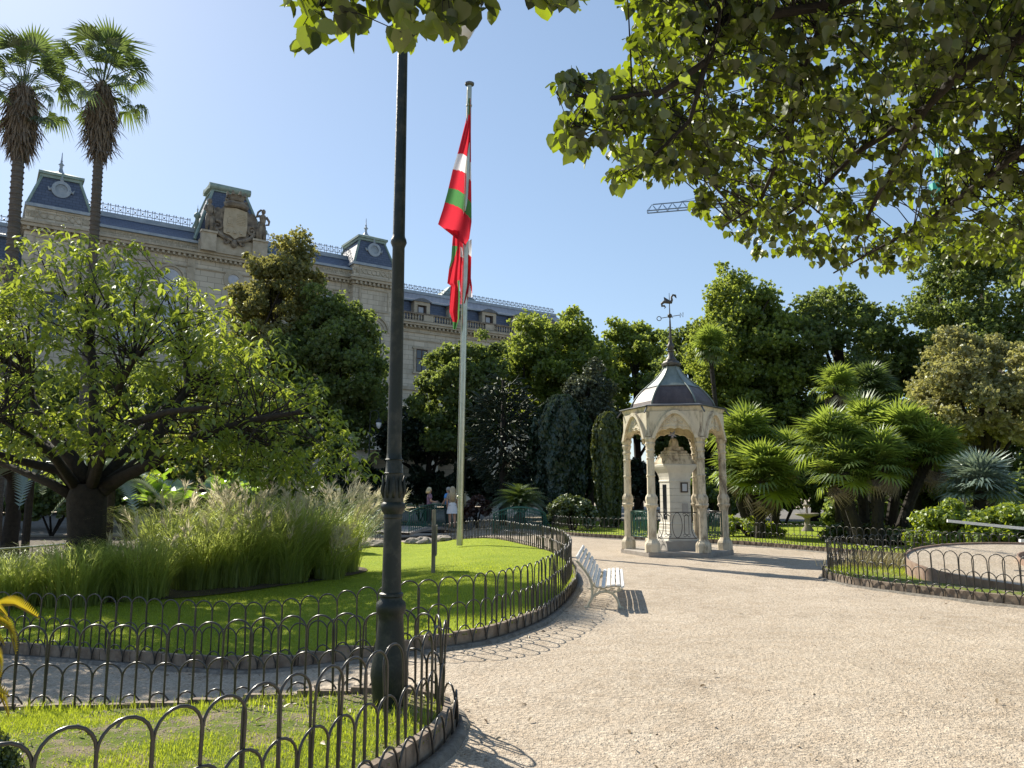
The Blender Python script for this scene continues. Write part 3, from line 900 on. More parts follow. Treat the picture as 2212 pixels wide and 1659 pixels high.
# ------------------------------------------------------------------ the palace beyond the trees
FA = math.atan(1.44)
FU, FN = Vector((math.sin(FA), math.cos(FA))), Vector((math.cos(FA), -math.sin(FA)))
FP, FS = Vector((-8.4, 65.0)), 1.25
def B(t, off, z):
    p = (FP + FU * t + FN * off) * FS
    return Vector((p.x, p.y, CAM_Z + (z - CAM_Z) * FS))
GB = 0.3
def bb(b, t0, t1, o0, o1, z0, z1, mi=0):
    o = B(t0, o0, z0)
    b.obox(o, B(t1, o0, z0) - o, B(t0, o1, z0) - o, B(t0, o0, z1) - o, mi)
def fr(b, base, top, mi=0):
    """frustum from base (t0,t1,o0,o1,z) to top"""
    vs = []
    for t0, t1, o0, o1, z in (base, top):
        vs += [B(t0, o1, z), B(t1, o1, z), B(t1, o0, z), B(t0, o0, z)]
    b.add(vs, [(0, 1, 5, 4), (1, 2, 6, 5), (2, 3, 7, 6), (3, 0, 4, 7), (4, 5, 6, 7)], mi)
UV = ((FU.x, FU.y, 0), (0, 0, 1))
pal = thing('palace', 'long sandstone palace with blue slate mansard roofs and iron roof railings behind the trees', 'building', B(-15, 0, GB))
W0, W1 = -28.7, -1.9
b = MB()
bb(b, W0, W1, -11, 0, 5.0, 19.85)
bb(b, W0, W1, -11, -3.4, GB, 5.0)
b.build('wall', M['stone'], pal)
for t0, t1 in ((W1, 17.5), (-42, W0)):
    b = MB()
    bb(b, t0, t1, -11, -0.02, 5.0, 16.12)
    bb(b, t0, t1, -11, -3.4, GB, 5.0)
    b.build('wing_wall', M['stone'], pal)
for k in range(18):                                       # arcade piers with arched heads
    t = -41 + k * 3.3
    b = MB()
    bb(b, t - 0.55, t + 0.55, -0.95, 0.03, GB, 5.02)
    for s_ in (-1, 1):
        prev = None
        for q in range(7):
            a = math.pi / 2 * q / 6
            tt, zz = t + s_ * (0.55 + 1.1 * (1 - math.cos(a))), 3.9 + 1.12 * math.sin(a)
            if prev:
                bb(b, min(prev[0], tt), max(prev[0], tt), -0.9, 0.01, (prev[1] + zz) / 2, 5.03)
            prev = (tt, zz)
    b.build('arcade_pier', M['stone_trim'], pal)
def band(name, t0, t1, o1, z0, z1, mat='stone_trim', o0=-0.5):
    b = MB()
    bb(b, t0, t1, o0, o1, z0, z1)
    return b.build(name, M[mat], pal)
for z0, z1, o in ((5.05, 5.35, 0.2), (10.2, 10.5, 0.2), (17.85, 17.95, 0.10), (18.55, 18.75, 0.16), (18.76, 18.95, 0.42), (18.96, 19.12, 0.55)):
    band('cornice', W0, W1, o, z0, z1)
b = MB()
rnd = random.Random(5)
t = W0 + 4.2
while t < W1 - 4:
    bb(b, t, t + 0.30, 0.0, 0.05, 19.28, 19.40)
    bb(b, t + 0.12, t + 0.2, 0.0, 0.06, 19.40, 19.62)
    bb(b, t - 0.1, t + 0.05, 0.0, 0.045, 19.5, 19.58)
    t += 0.42
b.build('frieze_ornament', M['stone_trim'], pal)
b = MB()
t = W0
while t < W1:
    bb(b, t, t + 0.16, 0.0, 0.36, 18.57, 18.755)
    t += 0.36
b.build('dentils', M['stone_trim'], pal)
for t in (-23.95, -21.0, -18.35, -11.9, -9.1, -6.5):
    band('pilaster', t - 0.28, t + 0.28, 0.10, 10.52, 18.53)
def slope(name, t0, t1, oA, zA, oB, zB, mat):
    b = MB()
    b.add([B(t0, oA, zA), B(t1, oA, zA), B(t1, oB, zB), B(t0, oB, zB), B(t0, oB, zA - 0.05), B(t1, oB, zA - 0.05)], [(0, 1, 2, 3), (0, 3, 4), (1, 5, 2)])
    return b.build(name, M[mat], pal, uvplane=UV)
def railing(t0, t1, off, z, h=0.74):
    b = MB()
    for zz in (0.03, 0.20, h * 0.78):
        bb(b, t0, t1, off - 0.02, off + 0.02, z + zz, z + zz + 0.035)
    t, k = t0, 0
    while t < t1:
        for d in (0.0, 0.16):
            bb(b, t + d, t + d + 0.03, off - 0.018, off + 0.018, z, z + h * 0.97)
            bb(b, t + d - 0.025, t + d + 0.055, off - 0.03, off + 0.03, z + h * 0.88, z + h * 0.93)
        c = B(t + 0.335, off, z + h * 0.5)
        b.ball(c, 0.085, 6)
        for a in range(4):
            an = math.pi / 4 + a * math.pi / 2
            e = B(t + 0.335 + 0.16 * math.cos(an), off, z + h * 0.5 + 0.19 * math.sin(an))
            b.tube([c, e], 0.016, 3)
        t += 0.49
    return b.build('roof_railing', M['lead'], pal)
for t0, t1 in ((-25.3, -18.2), (-13.0, -5.4)):
    slope('slate_roof', t0 - 0.6, t1 + 0.6, 0.12, 19.86, -1.5, 21.05, 'slate')
    b = MB()
    bb(b, t0 - 0.6, t1 + 0.6, -0.05, 0.26, 19.70, 19.88)
    bb(b, t0 - 0.6, t1 + 0.6, -1.75, -1.38, 21.0, 21.12)
    bb(b, t0 - 0.6, t1 + 0.6, -1.95, -1.62, 21.12, 21.42)
    b.build('zinc_flashing', M['zinc'], pal)
    railing(t0, t1, -1.8, 21.42, 0.76)
# end pavilions
def finial(b, c, s, mi=0):
    p = [(0.50, 0), (0.47, 0.10), (0.36, 0.2), (0.20, 0.34), (0.13, 0.55), (0.10, 0.72), (0.14, 0.78), (0.10, 0.84), (0.22, 0.93), (0.10, 1.04), (0.06, 1.2), (0.10, 1.24), (0.05, 1.3), (0.025, 1.9), (0.0, 2.0)]
    b.lathe([(r * s, z * s) for r, z in p], c, 10, mi=mi)
for (t0, t1, txt) in ((-28.75, -25.05, 'MDCCCLXXXIII'), (-5.95, -2.25, 'MDCCCLXXXIII')):
    tm = (t0 + t1) / 2
    P0_ = 0.55
    b = MB()
    bb(b, t0, t1, -4.0, P0_, 5.0, 20.15)
    b.build('pavilion_wall', M['stone'], pal)
    for z0, z1, o in ((18.50, 18.72, 0.14), (18.74, 18.95, 0.42), (18.96, 19.12, 0.52)):
        b = MB()
        bb(b, t0 - o * 0.8, t1 + o * 0.8, -3.9, P0_ + o, z0, z1)
        b.build('cornice', M['stone_trim'], pal)
    b = MB()
    t = t0 + 0.1
    while t < t1 - 0.1:
        bb(b, t, t + 0.17, P0_, P0_ + 0.34, 18.5, 18.73)
        t += 0.38
    b.build('dentils', M['stone_trim'], pal)
    b = MB()                                              # framed date panel
    for z in (19.22, 20.02):
        bb(b, t0 + 0.55, t1 - 0.55, P0_ + 0.002, P0_ + 0.06, z, z + 0.07)
    for t in (t0 + 0.48, t1 - 0.55):
        bb(b, t, t + 0.07, P0_ + 0.002, P0_ + 0.06, 19.22, 20.09)
    pn = b.build('date_panel', M['stone_trim'], pal)
    cu = bpy.data.curves.new('inscription', 'FONT')
    cu.body = txt
    cu.size = 0.60 * FS
    cu.extrude = 0.03
    cu.align_x, cu.align_y = 'CENTER', 'CENTER'
    cu.space_character = 0.92
    cu.materials.append(M['stone_trim'])
    tmp = bpy.data.objects.new('inscription_tmp', cu)
    me = bpy.data.meshes.new_from_object(tmp)
    bpy.data.objects.remove(tmp)
    ob = link('inscription', me)
    ob.parent = pal
    xa, za = Vector((FU.x, FU.y, 0)), Vector((0, 0, 1))
    mt = Matrix((xa, za, xa.cross(za))).transposed().to_4x4()
    mt.translation = B(tm, P0_ + 0.03, 19.66) - wpos(pal)
    ob.matrix_local = mt
    b = MB()                                              # sunk panel below the cornice
    for z in (16.35, 18.15):
        bb(b, t0 + 0.6, t1 - 0.6, P0_ + 0.002, P0_ + 0.07, z, z + 0.1)
    for t in (t0 + 0.52, t1 - 0.62):
        bb(b, t, t + 0.1, P0_ + 0.002, P0_ + 0.07, 16.35, 18.25)
    b.build('wall_panel', M['stone_trim'], pal)
    b = MB()                                              # arched recess with voussoirs
    for q in range(16):
        a0, a1 = math.pi * q / 16, math.pi * (q + 1) / 16
        for r, w, o in ((1.45, 0.16, 0.14), (1.15, 0.14, 0.08)):
            vs = []
            for a in (a0, a1):
                for rr in (r - w, r):
                    for oo in (P0_, P0_ + o):
                        vs.append(B(tm + rr * math.cos(a), oo, 14.7 + rr * math.sin(a)))
            b.add(vs, [(0, 2, 6, 4), (1, 5, 7, 3), (0, 4, 5, 1), (2, 3, 7, 6)])
    b.build('arch_moulding', M['stone_trim'], pal)
    b = MB()
    bb(b, tm - 0.7, tm + 0.7, P0_ + 0.01, P0_ + 0.06, 11.2, 14.6)
    w = b.build('window', M['wood_dark'], pal)
    b = MB()
    for i in (0, 1):
        bb(b, tm - 0.62 + i * 0.66, tm - 0.04 + i * 0.66, P0_ + 0.05, P0_ + 0.075, 11.3, 14.45)
    b.build('pane', M['glass_dark'], w)
    b = MB()                                              # eave flashing
    bb(b, t0 - 0.12, t1 + 0.12, -4.1, P0_ + 0.16, 20.15, 20.36)
    b.build('zinc_flashing', M['zinc'], pal)
    tb, tt = (t0 + 0.02, t1 - 0.02, -4.0, P0_ + 0.06, 20.36), (t0 + 0.72, t1 - 0.72, -3.3, P0_ - 0.62, 22.55)
    b = MB()
    fr(b, tb, tt)
    b.build('mansard_roof', M['slate'], pal, uvplane=UV)
    b = MB()                                              # hip rolls
    for i in (0, 1):
        for j in (2, 3):
            b.tube([B(tb[i], tb[j], tb[4]), B(tt[i], tt[j], tt[4])], 0.10 * FS, 6)
    b.build('hip_roll', M['verdigris'], pal)
    b = MB()
    bb(b, t0 + 0.60, t1 - 0.60, -3.4, P0_ - 0.50, 22.52, 22.72)
    bb(b, t0 + 0.50, t1 - 0.50, -3.5, P0_ - 0.40, 22.72, 22.90)
    fr(b, (t0 + 0.52, t1 - 0.52, -3.5, P0_ - 0.42, 22.90), (tm - 0.25, tm + 0.25, -1.7, -1.2, 23.45))
    b.build('roof_cap', M['verdigris'], pal)
    b = MB()
    finial(b, B(tm, -1.45, 23.3), 0.88 * FS)
    b.build('finial', M['zinc'], pal, smooth=True)
    b = MB()                                              # round dormer
    c = B(tm + 0.02, P0_ - 0.26, 21.72)
    X, Z, N = Vector((FU.x, FU.y, 0)), Vector((0, 0, 1)), Vector((FN.x, FN.y, 0))
    for r0, r1, o0, o1 in ((0.36, 0.58, -0.3, 0.14), (0.22, 0.36, -0.3, 0.05)):
        n = 20
        vs = []
        for k in range(n):
            d = X * math.cos(2 * math.pi * k / n) + Z * math.sin(2 * math.pi * k / n)
            vs += [c + d * r1 * FS + N * o0, c + d * r1 * FS + N * o1, c + d * r0 * FS + N * o1]
        fs = []
        for k in range(n):
            k2 = (k + 1) % n
            fs += [(3 * k, 3 * k2, 3 * k2 + 1, 3 * k + 1), (3 * k + 1, 3 * k2 + 1, 3 * k2 + 2, 3 * k + 2)]
        b.add(vs, fs)
    vs = [c + N * 0.02 + (X * math.cos(2 * math.pi * k / 16) + Z * math.sin(2 * math.pi * k / 16)) * 0.24 * FS for k in range(16)]
    b.add(vs, [tuple(range(16))])
    for s_ in (-1, 1):
        b.tube([c + X * s_ * 0.6, c + X * s_ * 0.86 - Z * 0.12, c + X * s_ * 0.95 + Z * 0.12], [0.16, 0.12, 0.05], 6)
    b.lathe([(0.12, 0), (0.16, 0.12), (0.06, 0.22), (0.09, 0.32), (0.0, 0.55)], c + Z * 0.58 * FS, 8)
    b.build('round_dormer', M['zinc'], pal, smooth='auto')
# arched windows between the pavilions
for t in (-22.6, -19.7, -10.5, -7.8):
    b = MB()
    for q in range(16):
        a0, a1 = math.pi * q / 16, math.pi * (q + 1) / 16
        for r, w, o in ((1.02, 0.14, 0.12), (0.82, 0.14, 0.06)):
            vs = []
            for a in (a0, a1):
                for rr in (r - w, r):
                    for oo in (0.0, o):
                        vs.append(B(t + rr * math.cos(a), oo, 16.85 + rr * math.sin(a)))
            b.add(vs, [(0, 2, 6, 4), (1, 5, 7, 3), (0, 4, 5, 1), (2, 3, 7, 6)])
    for s_ in (-1, 1):
        bb(b, t + s_ * 0.92 - 0.1, t + s_ * 0.92 + 0.1, 0, 0.1, 11.5, 16.85)
    w = b.build('window', M['stone_trim'], pal)
    b = MB()
    pts = [B(t - 0.67, 0.03, 11.6), B(t + 0.67, 0.03, 11.6)] + [B(t + 0.67 * math.cos(math.pi * q / 12), 0.03, 16.85 + 0.67 * math.sin(math.pi * q / 12)) for q in range(13)]
    b.add(pts, [tuple(range(len(pts)))])
    b.build('pane', M['glass_pale'], w)
b = MB()
for q in range(20):
    a0, a1 = 2 * math.pi * q / 20, 2 * math.pi * (q + 1) / 20
    vs = []
    for a in (a0, a1):
        for rr in (0.42, 0.75):
            for oo in (0.0, 0.09):
                vs.append(B(-15.3 + rr * math.cos(a), oo, 17.4 + rr * math.sin(a)))
    b.add(vs, [(0, 2, 6, 4), (1, 5, 7, 3), (0, 4, 5, 1), (2, 3, 7, 6)])
w = b.build('round_window', M['stone_trim'], pal)
b = MB()
b.add([B(-15.3 + 0.44 * math.cos(2 * math.pi * q / 20), 0.02, 17.4 + 0.44 * math.sin(2 * math.pi * q / 20)) for q in range(20)], [tuple(range(20))])
b.build('pane', M['glass_pale'], w)
# central mansard and coat of arms
cb, ct = (-18.25, -12.75, -4.2, 0.15, 20.0), (-16.85, -14.35, -3.0, -1.25, 24.55)
b = MB()
fr(b, cb, ct)
b.build('central_mansard', M['slate'], pal, uvplane=UV)
b = MB()
for i in (0, 1):
    for j in (2, 3):
        b.tube([B(cb[i], cb[j], cb[4]), B(ct[i], ct[j], ct[4])], 0.12 * FS, 6)
b.build('hip_roll', M['verdigris'], pal)
b = MB()
bb(b, -16.95, -14.25, -3.1, -1.15, 24.5, 24.62)
b.tube([B(-17.15, -1.2, 24.86), B(-14.05, -1.2, 24.86)], 0.27 * FS, 10)
b.tube([B(-17.15, -3.0, 24.86), B(-14.05, -3.0, 24.86)], 0.27 * FS, 10)
bb(b, -17.15, -14.05, -3.0, -1.2, 24.75, 25.0)
b.build('ridge_roll', M['verdigris'], pal, smooth='auto')
for t in (-18.0, -13.0):
    b = MB()
    finial(b, B(t, -0.6, 22.2 if t < -15 else 21.9), 0.36 * FS)
    b.lathe([(0.18, -2.4), (0.18, -0.4), (0.34, -0.25), (0.28, 0)], B(t, -0.6, 22.2 if t < -15 else 21.9), 8)
    b.build('finial', M['verdigris'], pal, smooth=True)
b = MB()
bb(b, -18.0, -13.1, -0.3, 0.55, 19.12, 20.0)
bb(b, -17.95, -16.9, 0.5, 0.95, 19.12, 20.45)
bb(b, -14.25, -13.15, 0.5, 0.95, 19.12, 20.45)
bb(b, -18.0, -16.85, 0.45, 1.05, 20.45, 20.6)
bb(b, -14.3, -13.1, 0.45, 1.05, 20.45, 20.6)
bb(b, -16.9, -14.25, 0.3, 0.7, 19.12, 20.3)
b.build('crest_base', M['stone_trim'], pal)
def plate(b, pts, o0, o1, mi=0):
    n = len(pts)
    vs = [B(t, o1, z) for t, z in pts] + [B(t, o0, z) for t, z in pts]
    b.add(vs, [tuple(range(n))] + [(i, n + i, n + (i + 1) % n, (i + 1) % n) for i in range(n)], mi)
tc = -15.6
crest = MB()
def circ(tx, zx, rt, rz, n=20):
    return [(tx + rt * math.cos(2 * math.pi * k / n), zx + rz * math.sin(2 * math.pi * k / n)) for k in range(n)]
plate(crest, [(tc - 1.05, 22.5), (tc - 1.15, 21.2), (tc - 1.0, 20.5), (tc - 0.5, 20.05), (tc, 19.75), (tc + 0.5, 20.05), (tc + 1.0, 20.5), (tc + 1.15, 21.2), (tc + 1.05, 22.5), (tc + 0.7, 22.95), (tc - 0.7, 22.95)], 0.3, 0.75)
plate(crest, circ(tc - 1.25, 21.75, 0.42, 0.85), 0.2, 0.7)
plate(crest, circ(tc + 1.25, 21.75, 0.42, 0.85), 0.2, 0.7)
plate(crest, [(tc - 1.7, 20.6), (tc - 1.2, 20.2), (tc + 1.2, 20.2), (tc + 1.7, 20.6), (tc + 1.5, 21.6), (tc - 1.5, 21.6)], 0.0, 0.5)
crest.tube([B(tc - 0.85, 0.8, 22.85), B(tc - 0.4, 0.95, 23.0), B(tc + 0.4, 0.95, 23.0), B(tc + 0.85, 0.8, 22.8)], [0.26, 0.33, 0.33, 0.26], 8)
def spiral(b, tx, zx, r, turns, sgn, off=0.8):
    pts = [B(tx + sgn * r * (1 - k / 24) * math.cos(turns * 2 * math.pi * k / 24 + 1.2), off, zx + r * (1 - k / 24) * math.sin(turns * 2 * math.pi * k / 24 + 1.2)) for k in range(23)]
    b.tube(pts, [0.12 * FS * (1 - k / 40) for k in range(23)], 6)
for s_ in (-1, 1):
    spiral(crest, tc + s_ * 1.25, 21.15, 0.38, 1.4, s_)
    spiral(crest, tc + s_ * 0.62, 20.05, 0.25, 1.3, s_, 0.85)
    spiral(crest, tc + s_ * 0.72, 23.02, 0.24, 1.3, s_, 0.85)
    crest.tube([B(tc + s_ * 1.45, 0.75, 21.0), B(tc + s_ * 1.15, 0.85, 20.55), B(tc + s_ * 0.75, 0.9, 20.3), B(tc + s_ * 0.2, 0.9, 20.15)], [0.16, 0.2, 0.18, 0.12], 6)
crest.ball(B(tc, 0.8, 19.95), (0.3, 0.3, 0.42), 10)
cr = crest.build('coat_of_arms', M['stone_dark'], pal, smooth='auto')
b = MB()
plate(b, [(tc - 0.82, 22.55), (tc - 0.88, 21.4), (tc - 0.8, 20.65), (tc - 0.35, 20.55), (tc, 20.3), (tc + 0.35, 20.55), (tc + 0.8, 20.65), (tc + 0.88, 21.4), (tc + 0.82, 22.55), (tc, 22.7)], 0.7, 0.9)
for r in range(7):
    bb(b, tc + 0.1, tc + 0.74, 0.9, 0.93, 21.45 + r * 0.13, 21.50 + r * 0.13)
bb(b, tc - 0.62, tc - 0.12, 0.9, 0.935, 21.25, 21.33)
bb(b, tc - 0.55, tc - 0.2, 0.9, 0.94, 21.4, 21.9)
bb(b, tc - 0.48, tc - 0.25, 0.9, 0.94, 21.95, 22.3)
for t in (-0.5, 0.0, 0.45):
    b.lathe([(0.17, 0), (0.14, 0.25), (0.05, 0.34), (0.04, 0.5)], B(tc + t, 0.88, 20.72), 6)
b.build('shield', M['shield'], cr)
b = MB()
b.lathe([(0.62, 0), (0.72, 0.16), (0.66, 0.22), (0.80, 0.5)], B(tc, 0.75, 23.22), 12)
for k in range(8):
    a = 2 * math.pi * k / 8
    c = B(tc, 0.75, 23.6) + Vector((math.cos(a) * 0.78, math.sin(a) * 0.78, 0))
    b.tube([c, c + Vector((math.cos(a) * 0.1, math.sin(a) * 0.1, 0.36))], [0.2, 0.06], 5)
b.build('crown', M['stone_dark'], cr, smooth='auto')
def statue(tx, flip, arm):
    b = MB()
    def p(dt, do, z):
        return B(tx + flip * dt, 0.75 + do, 20.6 + z)
    k = FS
    b.tube([p(0.15, 0, 0), p(0.13, 0.05, 0.5), p(0.08, 0, 1.0), p(0.0, 0, 1.25)], [0.13 * k, 0.15 * k, 0.19 * k, 0.22 * k], 8)
    b.tube([p(-0.15, 0.1, 0), p(-0.15, 0.12, 0.5), p(-0.1, 0.05, 1.0), p(0.0, 0, 1.25)], [0.12 * k, 0.14 * k, 0.19 * k, 0.2 * k], 8)
    b.tube([p(0, 0, 1.15), p(0, 0.02, 1.45), p(0, 0, 1.8), p(0, 0, 2.0), p(0, 0.02, 2.08)], [0.25 * k, 0.21 * k, 0.27 * k, 0.2 * k, 0.08 * k], 10)
    b.tube([p(0, 0.02, 2.0), p(0.01, 0.04, 2.16)], [0.10 * k, 0.10 * k], 8)
    b.ball(p(0.02, 0.05, 2.28), (0.17 * k, 0.17 * k, 0.21 * k), 10)
    if arm:
        b.tube([p(0.24, 0, 1.92), p(0.5, 0, 1.6), p(0.42, 0.1, 1.3), p(0.22, 0.1, 1.25)], [0.11 * k, 0.09 * k, 0.08 * k, 0.06 * k], 7)
        b.tube([p(-0.24, 0, 1.92), p(-0.48, 0.05, 1.75), p(-0.4, 0.1, 2.15), p(-0.16, 0.05, 2.4)], [0.11 * k, 0.09 * k, 0.08 * k, 0.08 * k], 7)
    else:
        b.tube([p(0.24, 0, 1.92), p(0.36, 0.05, 1.6), p(0.2, 0.2, 1.45)], [0.11 * k, 0.09 * k, 0.06 * k], 7)
        b.tube([p(-0.24, 0, 1.92), p(-0.36, 0.05, 1.55), p(-0.3, 0.15, 1.25)], [0.11 * k, 0.09 * k, 0.06 * k], 7)
    b.tube([p(-0.3, -0.1, 0), p(-0.32, -0.1, 0.8), p(-0.2, -0.1, 1.5)], [0.2 * k, 0.17 * k, 0.1 * k], 7)
    b.build('statue', M['stone_dark'], pal, smooth=True)
statue(-17.45, -1, False)
statue(-13.55, 1, True)
# right wing: cornice, balustrade, dormers, windows
for z0, z1, o in ((15.2, 15.35, 0.10), (15.55, 15.72, 0.22), (15.78, 15.95, 0.55), (15.96, 16.12, 0.68), (14.55, 14.65, 0.06), (10.2, 10.5, 0.2), (5.05, 5.35, 0.18)):
    band('wing_cornice', W1 + 0.36, 17.5, o, z0, z1, o0=-0.1)
    band('wing_cornice', -42, W0 - 0.46, o, z0, z1, o0=-0.1)
b = MB()
t = W1 + 0.45
while t < 17.3:
    bb(b, t, t + 0.17, 0.0, 0.46, 15.6, 15.775)
    t += 0.40
b.build('dentils', M['stone_trim'], pal)
def balustrade(t0, t1):
    b = MB()
    bb(b, t0, t1, 0.12, 0.45, 16.12, 16.24)
    bb(b, t0, t1, 0.12, 0.45, 16.76, 16.90)
    bl = b.build('balustrade', M['stone_dark'], pal)
    t, k = t0 + 0.1, 0
    while t < t1 - 0.3:
        b = MB()
        if k % 9 == 8:
            bb(b, t - 0.08, t + 0.85, 0.10, 0.43, 16.24, 16.76)
            b.build('balustrade_pier', M['stone_trim'], bl)
            t += 1.0
        else:
            b.lathe([(0.09, 0), (0.09, 0.06), (0.055, 0.12), (0.115, 0.28), (0.07, 0.48), (0.055, 0.54), (0.09, 0.58), (0.09, 0.65)], B(t, 0.28, 16.24), 6)
            b.build('baluster', M['stone_trim'], bl)
            t += 0.27
        k += 1
balustrade(W1 + 0.4, 15.5)
for t0, t1 in ((W1, 17.5), (-42, W0)):
    slope('slate_roof', t0, t1, -0.35, 16.12, -0.75, 18.15, 'slate')
    slope('slate_roof', t0, t1, -0.62, 18.26, -2.6, 19.42, 'slate_sunlit')
    b = MB()
    bb(b, t0, t1, -0.95, -0.50, 18.13, 18.27)
    bb(b, t0, t1, -3.2, -2.5, 19.40, 19.66)
    b.build('zinc_flashing', M['zinc'], pal)
railing(W1 + 0.3, 17.4, -2.8, 19.66, 0.62)
railing(-41, W0 - 0.3, -2.8, 19.66, 0.62)
b = MB()
fr(b, (4.2, 8.4, -6.0, -2.9, 19.66), (6.0, 6.3, -4.8, -4.4, 21.2))
b.build('roof_lantern', M['verdigris'], pal)
for t in (0.72, 4.2, 7.68, 11.15, 14.6):
    b = MB()
    for s_ in (-1, 1):
        bb(b, t + s_ * 0.61 - 0.16, t + s_ * 0.61 + 0.16, -0.6, -0.02, 16.12, 17.95)
    bb(b, t - 0.77, t + 0.77, -0.6, 0.0, 17.72, 18.05)
    d = b.build('dormer', M['stone_trim'], pal)
    b = MB()
    vs = []
    for o in (-1.4, 0.12):
        for q in range(9):
            x = -0.9 + 1.8 * q / 8
            vs.append(B(t + x, o, 18.05 + 0.28 * math.cos(x / 0.9 * math.pi / 2)))
        for q in range(9):
            x = 0.9 - 1.8 * q / 8
            vs.append(B(t + x, o, 18.0 if abs(x) > 0.8 else 18.0))
    n = 18
    b.add(vs, [tuple(reversed(range(n))), tuple(range(n, 2 * n))] + [(i, (i + 1) % n, n + (i + 1) % n, n + i) for i in range(n)])
    b.build('dormer_hood', M['lead'], d)
    b = MB()
    bb(b, t - 0.46, t + 0.46, -0.42, -0.30, 16.2, 17.72)
    for s_ in (-1, 1):
        bb(b, t + s_ * 0.40 - 0.1, t + s_ * 0.40 + 0.1, -0.32, -0.12, 16.2, 17.70)
    w = b.build('window', M['wood_dark'], pal)
    for s_ in (-1, 1):
        b = MB()
        bb(b, t + s_ * 0.15 - 0.12, t + s_ * 0.15 + 0.12, -0.31, -0.28, 16.3, 17.05)
        b.build('pane', M['glass_pale'], w)
    b = MB()
    bb(b, t - 0.27, t + 0.27, -0.31, -0.28, 17.12, 17.6)
    b.build('pane', M['glass_pale'], w)
for t in (0.72, 4.2, 7.68, 11.15):
    for z0, z1 in ((11.9, 13.6), (6.6, 9.3)):
        b = MB()
        for s_ in (-1, 1):
            bb(b, t + s_ * 0.66 - 0.11, t + s_ * 0.66 + 0.11, -0.02, 0.09, z0 - 0.1, z1 + 0.2)
        bb(b, t - 0.88, t + 0.88, -0.02, 0.12, z1 + 0.2, z1 + 0.38)
        bb(b, t - 0.85, t + 0.85, -0.02, 0.14, z0 - 0.25, z0 - 0.1)
        f = b.build('window', M['stone_trim'], pal)
        b = MB()
        bb(b, t - 0.55, t + 0.55, -0.01, 0.02, z0 - 0.1, z1 + 0.2)
        b.build('sash', M['wood_dark'], f)
        for s_ in (-1, 1):
            for za, zb in ((z0, z0 + (z1 - z0) * 0.6), (z0 + (z1 - z0) * 0.66, z1 + 0.1)):
                b = MB()
                bb(b, t + s_ * 0.26 - 0.2, t + s_ * 0.26 + 0.2, 0.02, 0.035, za, zb)
                b.build('pane', M['glass_dark'], f)

# ------------------------------------------------------------------ far tower crane
cp0, cp1 = at(1398, 458, 150), at(2035, 405, 138)
cp1.z = cp0.z + 0.3
cr = thing('tower_crane', 'far construction crane jib showing beyond the linden leaves', 'crane', (cp1.x, cp1.y, 0))
d = (cp1 - cp0)
L_ = d.length
t_ = d.normalized()
sd = Vector((t_.y, -t_.x, 0))
b = MB()
A0, A1 = cp0 - sd * 0.7, cp0 + sd * 0.7
b.tube([A0, A0 + d], 0.14, 4)
b.tube([A1, A1 + d], 0.14, 4)
up = Vector((0, 0, 1.5))
b.tube([cp0 + t_ * 1.2 + up, cp1 + up], 0.13, 4)
n = int(L_ / 2.0)
for i in range(n):
    p, q = cp0 + d * (i / n), cp0 + d * ((i + 1) / n)
    m_ = (p + q) / 2 + up
    for s_ in (-0.7, 0.7):
        b.tube([p + sd * s_, m_], 0.06, 3)
        b.tube([m_, q + sd * s_], 0.06, 3)
    b.tube([p - sd * 0.7, p + sd * 0.7], 0.06, 3)
b.tube([cp0 + t_ * 6 + up, cp1 + Vector((0, 0, 9))], 0.05, 3)
b.build('jib', M['crane_steel'], cr)
b = MB()
for sx, sy in ((-1, -1), (1, -1), (1, 1), (-1, 1)):
    b.tube([(cp1.x + sx, cp1.y + sy, 0), (cp1.x + sx, cp1.y + sy, cp1.z)], 0.14, 4)
    b.tube([(cp1.x + sx, cp1.y + sy, cp1.z), (cp1.x + sx * 0.3, cp1.y, cp1.z + 9)], 0.16, 4)
z = 0
k = 0
while z < cp1.z - 2:
    for (ax, ay), (bx, by) in (((-1, -1), (1, -1)), ((1, -1), (1, 1)), ((1, 1), (-1, 1)), ((-1, 1), (-1, -1))):
        b.tube([(cp1.x + ax, cp1.y + ay, z), (cp1.x + bx, cp1.y + by, z + 2)], 0.07, 3)
    z += 2
b.box((cp1.x, cp1.y, cp1.z - 0.8), (2.6, 2.6, 1.4))
b.build('mast', M['crane_green'], cr)
b = MB()
b.box((cp1.x - 2.2, cp1.y - 1.2, cp1.z - 0.9), (1.4, 1.6, 2.2), taper=0.85)
b.build('cab', M['crane_green'], cr)
b = MB()
e = cp1 + t_ * 12
b.tube([cp1 - sd * 0.6, e - sd * 0.6], 0.14, 4)
b.tube([cp1 + sd * 0.6, e + sd * 0.6], 0.14, 4)
b.box((e.x - t_.x, e.y - t_.y, e.z - 1.2), (2, 2, 2.4))
b.build('counter_jib', M['crane_steel'], cr)
